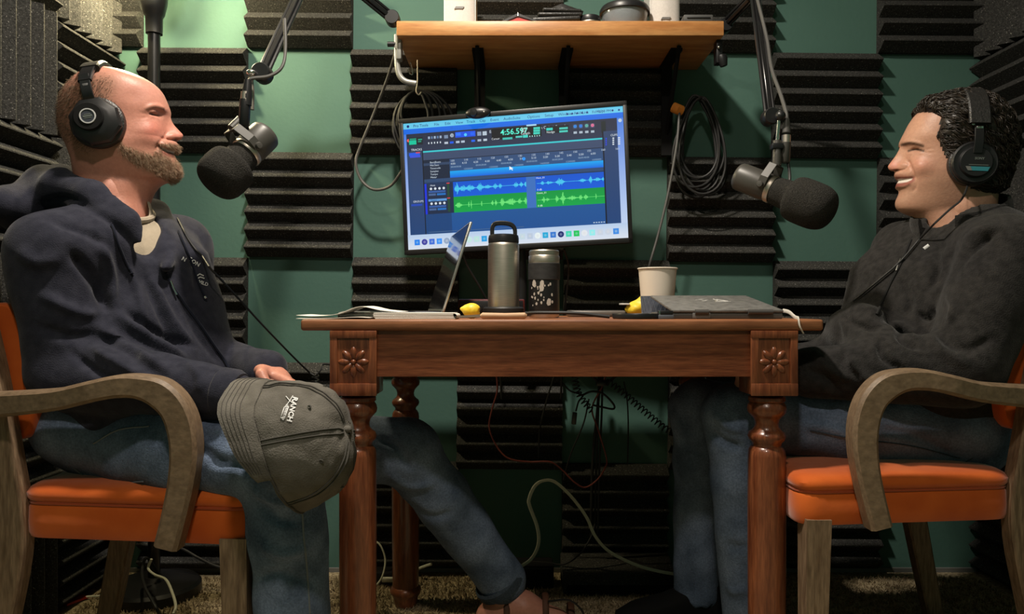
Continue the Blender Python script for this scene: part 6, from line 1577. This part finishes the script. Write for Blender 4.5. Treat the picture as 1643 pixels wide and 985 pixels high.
# lemon
c_ = on(757, 1.50) + Vector((0, 0, 0.0155))
t = thing('lemon', c_ - Vector((0, 0, 0.0155)), 'yellow lemon wedge beside the steel bottle', 'lemon')
f = Field(c_ - Vector((.03, .03, .03)), c_ + Vector((.03, .03, .03)), 0.0015); f.ell(c_, (0.0185, 0.016, 0.0155), None, 0.005); f.cone(c_ + Vector((-0.014, 0, 0.004)), c_ + Vector((-0.021, 0, 0.004)), 0.006, 0.003, 0.006)
f.ell(c_ + Vector((0.021, -0.008, 0.0)), (0.007, 0.02, 0.006), None, 0.003, sub=True); soft_obj('flesh', f, M_YELLOW, t, 1)
# wooden knife handle and black cable on the table
t = thing('wooden_knife', on(808, 1.415), 'pale wooden knife handle lying at the front table edge', 'knife')
MB().tube([on(771, 1.415, TZ + 0.0055), on(774, 1.415, TZ + 0.0065), on(810, 1.415, TZ + 0.006), on(842, 1.415, TZ + 0.0065), on(845, 1.415, TZ + 0.0055)], [0.003, 0.006, 0.0055, 0.006, 0.003], 12).build('handle', mat('pale_wood', (0.50, 0.30, 0.17), (0.60, 0.38, 0.23), rough=0.6, scale=10, stretch=(2, 20, 20)), t)
MB().prism([on(772, 1.418, TZ + 0.004), on(730, 1.418, TZ + 0.003), on(728, 1.418, TZ + 0.006), on(772, 1.418, TZ + 0.009)], (0, 0.0012, 0)).build('blade', M_STEEL, t, smooth=False)
o = MB().tube(vspline([on(838, 1.50, TZ + 0.004), on(850, 1.47, TZ + 0.011), on(885, 1.455, TZ + 0.012), on(925, 1.45, TZ + 0.011), on(955, 1.45, TZ + 0.007), on(978, 1.45, TZ + 0.004)], 8), 0.0034, 8).build('usb_cable', M_RUBBER)
tag(o, 'short black cable arching over the table top beside the travel mug', 'cable')
# coaster
c_ = on(1021, 1.445); t = thing('coaster', c_, 'round black coaster in front of the paper cup', 'coaster')
MB().lathe([(0, 0), (0.044, 0), (0.046, 0.002), (0.0465, 0.0085), (0.0455, 0.0105), (0.041, 0.0105), (0.040, 0.0085), (0, 0.0085)], c_, seg=48, cap=False).build('disc', M_BLACK, t)
# grey tablet
xa, xb = on(915, 1.72).x, on(1005, 1.72).x; t = thing('tablet', ((xa + xb) / 2, 1.77, TZ), 'flat grey tablet lying behind the travel mug', 'tablet')
MB().box(((xa + xb) / 2, 1.79, TZ + 0.0075), (xb - xa, 0.13, 0.015), bevel=0.005, seg=3).build('case', mat('warm_grey', (0.16, 0.145, 0.13), rough=0.4, metal=0.3), t)
MB().box(((xa + xb) / 2, 1.79, TZ + 0.0155), (xb - xa - 0.02, 0.11, 0.001)).build('screen', M_BLACKM, t, smooth=False)
# paper cup
c_ = on(1055, 1.72); t = thing('paper_cup', c_, 'white paper cup with blue-grey checked sleeve print', 'cup')
H0 = 0.111
cp = MB().lathe([(0.0, 0.004), (0.0330, 0.004), (0.0335, 0.0), (0.0345, 0.0), (0.0435, H0), (0.0425, H0), (0.0335, 0.006)], c_, seg=48, cap=False).build('wall', M_CUP, t)
MB().tube([c_ + Vector((0.0442 * math.cos(a), 0.0442 * math.sin(a), H0)) for a in np.linspace(0, 2 * PI, 48, endpoint=False)], 0.0018, 8, closed=True).build('rim', M_CUP, t)
M_CHECK = mat('cup_print', (0.055, 0.075, 0.115), (0.10, 0.125, 0.17), rough=0.6, scale=120)
r_at = lambda z: 0.0345 + (0.0435 - 0.0345) * z / H0 + 0.0004
MB().lathe([(r_at(0.002), 0.002), (r_at(0.048), 0.048)], c_, seg=48, cap=False).build('print_band', M_CHECK, cp)
for k in range(22):
    a0 = 2 * PI * k / 22
    for s in (1, -1):
        MB().tube([c_ + Vector(((r_at(z_) + 0.0002) * math.cos(a0 + s * z_ * 9), (r_at(z_) + 0.0002) * math.sin(a0 + s * z_ * 9), z_)) for z_ in np.linspace(0.003, 0.047, 6)], 0.0003, 4).build('print_line', mat('cup_line', (0.20, 0.24, 0.30), rough=0.6), cp)
# yellow bag and clear lid behind the cup
c_ = on(1018, 1.80); t = thing('snack_bag', c_, 'small yellow bag behind the paper cup', 'bag')
f = Field(c_ + Vector((-.05, -.05, -.002)), c_ + Vector((.06, .05, .07)), 0.002); f.ell(c_ + Vector((0.008, 0, 0.018)), (0.032, 0.022, 0.018), None, 0.01); f.ell(c_ + Vector((0.020, 0, 0.034)), (0.018, 0.016, 0.016), None, 0.01)
soft_obj('pouch', f, M_YELLOW, t, 1, noise_amp=0.004, noise_freq=50)
MB().box(on(1002, 1.80, TZ + 0.030), (0.022, 0.03, 0.004), bevel=0.001).build('twist_tie', M_WHITE, t)
# closed laptop
xa, xb = on(1080, 1.43).x, on(1258, 1.43).x; xc, wd = (xa + xb) / 2, xb - xa
t = thing('closed_laptop', (xc, 1.55, TZ), 'dark grey laptop with slightly raised lid at the right end of the table', 'laptop')
MB().box((xc, 1.548, TZ + 0.006), (wd, 0.225, 0.012), bevel=0.003).build('base', mat('laptop_grey', (0.10, 0.098, 0.095), rough=0.45), t)
Rt = Matrix.Rotation(0.135, 3, 'X'); pv = Vector((xc, 1.434, TZ + 0.0135))
ldo = MB().box(pv + Rt @ Vector((0, 0.115, 0.0015)), (wd + 0.001, 0.232, 0.0055), rot=Rt, bevel=0.002).build('lid', M_LAPTOPG, t)
MB().tube([pv + Vector((-wd * 0.30, -0.002, 0)), pv + Vector((-wd * 0.18, -0.002, 0))], 0.0050, 12).build('hinge', mat('hinge_grey', (0.06, 0.058, 0.056), rough=0.45), t)
MB().tube([pv + Vector((wd * 0.18, -0.002, 0)), pv + Vector((wd * 0.40, -0.002, 0))], 0.0050, 12).build('hinge', mat('hinge_grey', (0.06, 0.058, 0.056), rough=0.45), t)
MB().box((xc - wd * 0.24, 1.4345, TZ + 0.0065), (0.034, 0.003, 0.011), bevel=0.001).build('port_cover', mat('port_grey', (0.16, 0.155, 0.15), rough=0.4), t)
def lidp(a, b_): return pv + Rt @ Vector((a, b_, 0.0046))
r3 = random.Random(8)
for (a, b_, w, h) in ((-0.012, 0.13, 0.016, 0.010), (-0.013, 0.155, 0.020, 0.008), (-0.004, 0.145, 0.012, 0.006), (-0.024, 0.148, 0.010, 0.005)):
    n_ = 9; MB().prism([lidp(a + w / 2 * math.cos(2 * PI * i / n_) * r3.uniform(.5, 1), b_ + h / 2 * math.sin(2 * PI * i / n_) * r3.uniform(.5, 1)) for i in range(n_)], Rt @ Vector((0, 0, 0.0003))).build('sticker_print', mat('sticker', (0.55, 0.54, 0.52), rough=0.5), ldo, smooth=False)
for pts in ([(0.012, 0.12), (0.018, 0.14), (0.014, 0.16)], [(0.020, 0.155), (0.028, 0.135), (0.030, 0.12)], [(0.024, 0.145), (0.036, 0.125)], [(0.010, 0.125), (0.040, 0.118)]):
    MB().tube([lidp(a, b_) for a, b_ in pts], 0.0009, 5).build('sticker_print', MATS['sticker'], ldo)
# card reader and ribbon
c_ = on(1068, 1.425); t = thing('card_reader', c_, 'small black card reader at the left corner of the closed laptop', 'card reader')
MB().box(c_ + Vector((-0.001, 0, 0.012)), (0.024, 0.03, 0.008), bevel=0.001).build('case', M_BLACK, t); MB().box(c_ + Vector((-0.002, 0, 0.004)), (0.028, 0.034, 0.008), bevel=0.001).build('lower_case', mat('blue_grey', (0.10, 0.11, 0.13), rough=0.4), t)
MB().box(c_ + Vector((-0.0135, -0.012, 0.012)), (0.004, 0.004, 0.008), bevel=0.0005).build('plug', M_CHROME, t)
pts = vspline([on(1256, 1.47, TZ + 0.016), on(1266, 1.455, TZ + 0.013), on(1275, 1.43, TZ + 0.004), on(1279, 1.405, TZ + 0.0022), on(1281, 1.384, TZ + 0.001), on(1283, 1.381, TZ - 0.012), on(1289, 1.381, TZ - 0.026)], 6)
o = MB().tube(pts, 0.0038, 6, flat=0.25).build('white_ribbon', M_WHITE); tag(o, 'narrow white ribbon hanging over the front edge beside the closed laptop', 'ribbon')

# ------------------------------------------------------------------ cables on the wall
def cable(name, pts, r, m, label, cat='cable', n=8, group=None, flat=None):
    o = MB().tube(vspline(pts, n), r, 8, flat=flat).build(name, m); return tag(o, label, cat, group)
cable('audio_cable', [P(637, 76, 1.93), P(634, 86, 1.95), P(622, 125, 2.00), P(600, 182, 2.06), P(577, 238, 2.085), P(571, 262, 2.085), P(580, 289, 2.085), P(600, 304, 2.08), P(625, 299, 2.07), P(641, 280, 2.05), P(652, 262, 2.03)],
      0.0042, M_GREYCABLE, 'grey cable looping from the shelf clamp to the left edge of the monitor')
rc = random.Random(21)
hk = MB().tube(vspline([P(670, 96, 2.05), P(670, 130, 2.05), P(668, 146, 2.05), P(672, 152, 2.05), P(676, 148, 2.05)], 5), 0.0022, 8).build('wall_hook', M_STEEL); tag(hk, 'thin metal hook under the left end of the shelf', 'hook')
hk2 = MB().tube(vspline([P(659, 100, 1.99), P(662, 112, 1.99), P(662, 119, 1.99), P(658, 118, 1.99), P(656, 111, 1.99)], 5), 0.0018, 8).build('s_hook', M_CHROME); tag(hk2, 'small chrome s-hook hanging under the shelf corner', 'hook')
pts = []
for k in range(5):
    for i in range(12):
        a = 2 * PI * i / 12 + PI / 2; rx = 34 + 7 * (k - 2) + rc.uniform(-2, 2); ry = 46 + 4 * (k - 2) + rc.uniform(-2, 2)
        pts.append(P(672 + (k - 2) * 3 - rx * math.cos(a), 146 + ry - ry * math.sin(a), 2.065 + 0.005 * k + 0.002 * math.sin(a)))
o = MB().tube(vspline(pts, 3), 0.0040, 8).build('cable_coil', M_RUBBER); tag(o, 'black cable coiled in round loops hanging behind the left edge of the monitor', 'cable')
root = thing('cable_coil', P(1087, 176, 2.09), 'large tangled black cable coil with orange strap hanging right of the monitor', 'cable')
pts = []
for k in range(9):
    rx = rc.uniform(34, 50); ry = rc.uniform(62, 82); cx_ = rc.uniform(1116, 1128); cy_ = 152 + ry + rc.uniform(0, 6); tl = rc.uniform(-0.22, 0.22)
    for i in range(12):
        a = 2 * PI * i / 12 + PI / 2; dx, dy = rx * math.cos(a) * (0.75 + 0.25 * math.sin(-a)), -ry * math.sin(a)
        pts.append(P(cx_ + dx * math.cos(tl) - dy * math.sin(tl) * 0.6, cy_ + dy * math.cos(tl) + dx * math.sin(tl) * 0.6, 2.075 + 0.0045 * k + rc.uniform(-0.002, 0.002)))
MB().tube(vspline(pts, 3), 0.0036, 8).build('loops', M_RUBBER, root)
MB().tube([P(1080, 172, 2.066), P(1087, 175, 2.058), P(1094, 178, 2.066)], 0.014, 10, flat=0.7).build('strap', M_ORANGE, root)
MB().tube(vspline([P(1090, 180, 2.06), P(1086, 230, 2.05), P(1072, 310, 2.04), P(1055, 380, 2.03), P(1040, 432, 2.02), P(1034, 470, 2.02), P(1032, 515, 2.04), P(1028, 600, 2.06)], 8), 0.0036, 8).build('tail', M_GREYCABLE, root)
cable('monitor_lead', [P(742, 405, 1.99), P(752, 430, 2.0), P(775, 470, 2.03), P(790, 505, 2.06), P(800, 560, 2.07), P(805, 640, 2.07)], 0.003, M_RUBBER, 'thin black lead running down behind the open laptop')
cable('monitor_lead', [P(905, 400, 1.99), P(912, 430, 2.03), P(908, 480, 2.05), P(903, 540, 2.07), P(900, 640, 2.07)], 0.003, M_RUBBER, 'thin black lead running down behind the travel mug')

# ------------------------------------------------------------------ cables under and behind the table
def helix(path, r, turns, n_per=12):
    pp = vspline(path, 10); L = [0.0]
    for a, b_ in zip(pp, pp[1:]): L.append(L[-1] + (b_ - a).length)
    N_ = int(turns * n_per); out = []
    for i in range(N_ + 1):
        t = i / N_ * L[-1]; j = max(k for k in range(len(L)) if L[k] <= t + 1e-9); j = min(j, len(pp) - 2)
        q = pp[j].lerp(pp[j + 1], (t - L[j]) / max(L[j + 1] - L[j], 1e-9)); d = (pp[j + 1] - pp[j]).normalized(); u_ = Vector((0, 1, 0)); v_ = d.cross(u_).normalized()
        a = 2 * PI * turns * i / N_; out.append(q + (u_ * math.cos(a) + v_ * math.sin(a)) * r)
    return out
o = MB().tube(helix([P(921, 600, 2.07), P(926, 625, 2.07), P(935, 642, 2.07), P(950, 660, 2.06)], 0.0085, 11), 0.0018, 6).build('coiled_cord', M_RUBBER); tag(o, 'short curly black cord hanging under the table middle', 'cord', 'curly cords')
o = MB().tube(helix([P(972, 612, 2.07), P(990, 622, 2.06), P(1025, 652, 2.05), P(1060, 682, 2.04), P(1078, 694, 2.02)], 0.0085, 19), 0.0018, 6).build('coiled_cord', M_RUBBER); tag(o, 'long curly black cord stretching to the knees of the right man', 'cord', 'curly cords')
o = MB().tube(helix([P(507, 595, 1.86), P(506, 615, 1.87), P(507, 645, 1.88), P(510, 690, 1.90)], 0.0085, 15), 0.0018, 6).build('coiled_cord', M_RUBBER); tag(o, 'curly black cord hanging beside the left front table leg', 'cord', 'curly cords')
cable('headphone_lead', [P(497, 598, 1.85), P(506, 602, 1.85), P(514, 594, 1.85), P(517, 585, 1.86), P(530, 585, 1.88), P(545, 588, 1.90)], 0.0024, M_RUBBER, 'looped black lead end beside the left table leg')
STANDX = 960
root = thing('cable_bundle', P(958, 600, 2.09), 'upright bundle of black cables hanging below the table middle', 'cables')
for a, b_ in ((964, 951), (967, 962), (961, 957)):
    MB().tube(vspline([P(a, 585, 2.085), P((a + b_) / 2 + 1, 660, 2.085), P(b_, 740, 2.085), P(b_ - 3, 860, 2.085)], 6), 0.0042 if a == 964 else 0.003, 8).build('cable', M_RUBBER, root)
MB().tube(vspline([P(946, 600, 2.07), P(960, 611, 2.07), P(978, 611, 2.07), P(991, 600, 2.07)], 6), 0.0042, 8).build('loop', M_RUBBER, root)
MB().tube(vspline([P(934, 634, 2.07), P(950, 628, 2.07), P(968, 632, 2.07), P(984, 648, 2.07), P(984, 656, 2.07), P(966, 653, 2.07), P(952, 650, 2.07)], 6), 0.0028, 8).build('loop', M_RUBBER, root)
MB().box(P(965, 615, 2.065), (0.03, 0.02, 0.014), bevel=0.003).build('tie', M_BLACK, root)
root = thing('usb_cable', P(920, 680, 2.08), 'black cable with a plug dangling below the table', 'cable')
MB().tube(vspline([P(900, 612, 2.08), P(915, 627, 2.08), P(934, 634, 2.075), P(928, 645, 2.075), P(924, 660, 2.075)], 6), 0.0024, 8).build('wire', M_RUBBER, root)
MB().box(P(921.5, 671, 2.075), (0.013, 0.008, 0.034), bevel=0.002, rot=Matrix.Rotation(0.1, 3, 'Y')).build('plug', M_BLACK, root)
cable('thin_cable', [P(1001, 612, 2.09), P(1006, 640, 2.09), P(1008, 680, 2.09), P(1007, 745, 2.09)], 0.002, M_RUBBER, 'thin straight black cable end hanging right of the cable bundle')
cable('thin_cable', [P(945, 640, 2.09), P(936, 680, 2.09), P(915, 730, 2.09), P(904, 770, 2.09)], 0.0022, M_RUBBER, 'thin black cable slanting down left of the cable bundle')
cable('thin_cable', [P(890, 600, 2.09), P(875, 650, 2.10), P(866, 690, 2.10), P(864, 735, 2.10)], 0.0024, M_RUBBER, 'thin black cable across the foam panel below the table')
cable('red_cable', [P(795, 590, 2.08), P(798, 625, 2.08), P(790, 655, 2.08), P(785, 685, 2.08), P(796, 714, 2.08), P(815, 735, 2.07), P(848, 741, 2.07), P(882, 741, 2.06), P(902, 754, 2.06), P(922, 774, 2.05), P(939, 782, 2.05), P(958, 770, 2.05), P(970, 752, 2.06), P(973, 735, 2.07), P(960, 690, 2.08), P(950, 655, 2.08), P(966, 620, 2.075), P(976, 590, 2.08)],
      0.0024, M_REDCABLE, 'thin red cable drooping below the table')
cable('flat_white_cable', [P(832, 911, 2.02), P(853, 896, 2.03), P(864, 872, 2.03), P(862, 845, 2.03), P(850, 812, 2.03), P(849, 800, 2.03), P(858, 780, 2.03), P(872, 771, 2.02), P(890, 773, 2.02), P(915, 795, 2.01), P(940, 828, 2.0), P(955, 860, 1.99), P(978, 885, 1.98), P(1020, 906, 1.97), P(1055, 916, 1.96), P(1088, 922, 1.95)],
      0.0050, M_OFFWHITE, 'cream flat cable arching over the floor under the table', flat=0.55)
cable('white_cable', [P(600, 866, 2.04), P(611, 876, 2.03), P(618, 897, 2.02), P(615, 920, 2.0), P(608, 934, 1.99), P(598, 943, 1.97)], 0.0024, M_OFFWHITE, 'thin white cable curling right of the left front table leg')
cable('white_cable', [P(668, 914, 2.11), P(680, 909, 2.11), P(692, 905, 2.10)], 0.0042, M_OFFWHITE, 'short white cable end behind the rear table leg')
cable('floor_cable', [P(800, 893, 2.08), P(815, 902, 2.08), P(850, 901, 2.07), P(880, 903, 2.06), P(905, 905, 2.05), P(930, 889, 2.04), P(948, 862, 2.05), P(955, 840, 2.06)], 0.0024, M_RUBBER, 'thin black cable along the floor at the power block')
# floor things
def floor_y(py): return EYE * FPX / (py - CY)
t = thing('foam_riser', (P(993, 952, 2.01).x, 2.06, 0), 'black foam wedge block lying on the carpet under the table', 'foam block')
xa, xb = P(904, 952, 2.0).x, P(1086, 952, 2.0).x
sec = [(1.99, 0.001), (1.99, 0.040), (1.995, 0.044), (2.118, 0.074), (2.124, 0.070), (2.124, 0.001)]
MB().prism([Vector((xa, a, b_)) for a, b_ in sec], (xb - xa, 0, 0)).build('block', M_FOAM, t, auto=15)
MB().prism([Vector((xa + 0.01, a, b_)) for a, b_ in ((1.9885, 0.006), (1.9885, 0.03), (1.9905, 0.03), (1.9905, 0.006))], (xb - xa - 0.02, 0, 0)).build('front_strip', M_BLACK_MATT, t, smooth=False)
t = thing('power_block', (P(855, 915, 2.03).x, 2.06, 0), 'black power adapter block on the carpet under the table', 'power adapter')
c_ = P(853, 918, 2.06); MB().box((c_.x, 2.07, 0.034), (0.12, 0.07, 0.066), bevel=0.006).build('case', M_BLACK_MATT, t); MB().box((c_.x, 2.034, 0.058), (0.10, 0.003, 0.004), bevel=0.001).build('seam', M_BLACK, t)
t = thing('power_strip', (P(590, 915, 2.08).x, 2.09, 0), 'black power strip on the carpet behind the left front table leg', 'power strip')
c_ = P(595, 920, 2.08); MB().box((c_.x, 2.09, 0.019), (0.16, 0.055, 0.036), bevel=0.005).build('case', M_BLACK, t)
for k in range(3): MB().lathe([(0.014, 0), (0.013, 0.003), (0, 0.003)], (c_.x - 0.045 + 0.045 * k, 2.09, 0.037), (0, 0, 1), 16, cap=False).build('socket', M_BLACK_MATT, t)
MB().box((c_.x + 0.05, 2.058, 0.02), (0.03, 0.012, 0.012), bevel=0.002).build('plug', M_OFFWHITE, t)
# red tag and lamp cords on the left
yt = floor_y(966); xt = (108 - CX) / FPX * yt
t = thing('red_tag', (xt, yt, 0), 'flat red tag lying on the carpet under the left chair', 'tag')
pl_ = [(-0.045, 0.0), (-0.012, 0.042), (0.045, 0.020), (0.020, -0.035)]
MB().prism([Vector((xt + a, yt + b_, 0.003)) for a, b_ in pl_], (0, 0, 0.006)).build('card', M_RED, t, smooth=False)
MB().tube([Vector((xt - 0.012 + 0.005 * math.cos(a), yt + 0.006 + 0.005 * math.sin(a), 0.0095)) for a in np.linspace(0, 2 * PI, 14, endpoint=False)], 0.0012, 5, closed=True).build('eyelet', M_CHROME, t)
cable('lamp_cable', [Vector((-0.935, 1.985, 0.06)), P(236, 895, 1.95), P(228, 915, 1.93), P(232, 940, 1.80), P(245, 965, 1.72), P(252, 978, 1.70), P(258, 990, 1.72)], 0.0036, M_RUBBER, 'black cord looping over the lamp base onto the carpet')
cable('pale_cable', [P(243, 897, 1.93), P(238, 912, 1.93), P(248, 922, 1.90), P(266, 930, 1.86), P(276, 950, 1.80), P(282, 972, 1.74), P(278, 985, 1.72)], 0.0034, M_OFFWHITE, 'cream cord looping over the lamp base onto the carpet')
cable('extension_cable', [P(262, 880, 2.08), P(290, 880, 2.07), P(320, 896, 2.05), P(352, 910, 2.03), P(400, 915, 2.03), P(440, 917, 2.05)], 0.0038, M_RUBBER, 'black cord running along the floor behind the left chair')
cable('tag_cable', [Vector((xt - 0.04, yt - 0.005, 0.008)), Vector((xt - 0.09, yt - 0.03, 0.006)), Vector((xt - 0.16, yt - 0.09, 0.006))], 0.004, M_RUBBER, 'black cord leading from the red tag to the left')
cable('pale_cable', [Vector((xt + 0.04, yt + 0.015, 0.008)), Vector((xt + 0.09, yt + 0.035, 0.006)), Vector((xt + 0.12, yt + 0.10, 0.006)), Vector((xt + 0.09, yt + 0.15, 0.006))], 0.003, M_OFFWHITE, 'pale cord curling from the red tag across the carpet')

# carpet tufts near the visible strip of floor
rg = np.random.default_rng(31); n = 26000
xs = rg.uniform(X_LEFT + 0.06, X_RIGHT - 0.06, n); ys = rg.uniform(1.55, 2.125, n)
roots = np.stack([xs, ys, np.full(n, 0.0)], 1).astype(np.float32); dr = rg.normal(size=(n, 3)) * np.array([0.55, 0.55, 0.0]) + np.array([0, 0, 1.0]); dr /= np.linalg.norm(dr, axis=1, keepdims=True)
tf = strands('carpet_pile', mat('carpet_tuft', (0.14, 0.10, 0.055), (0.46, 0.37, 0.23), rough=1.0, scale=60, spec=0.1), floor, roots, dr.astype(np.float32), 0.011, 0.0022, 3, seed=3)
tag(tf, kind='stuff')
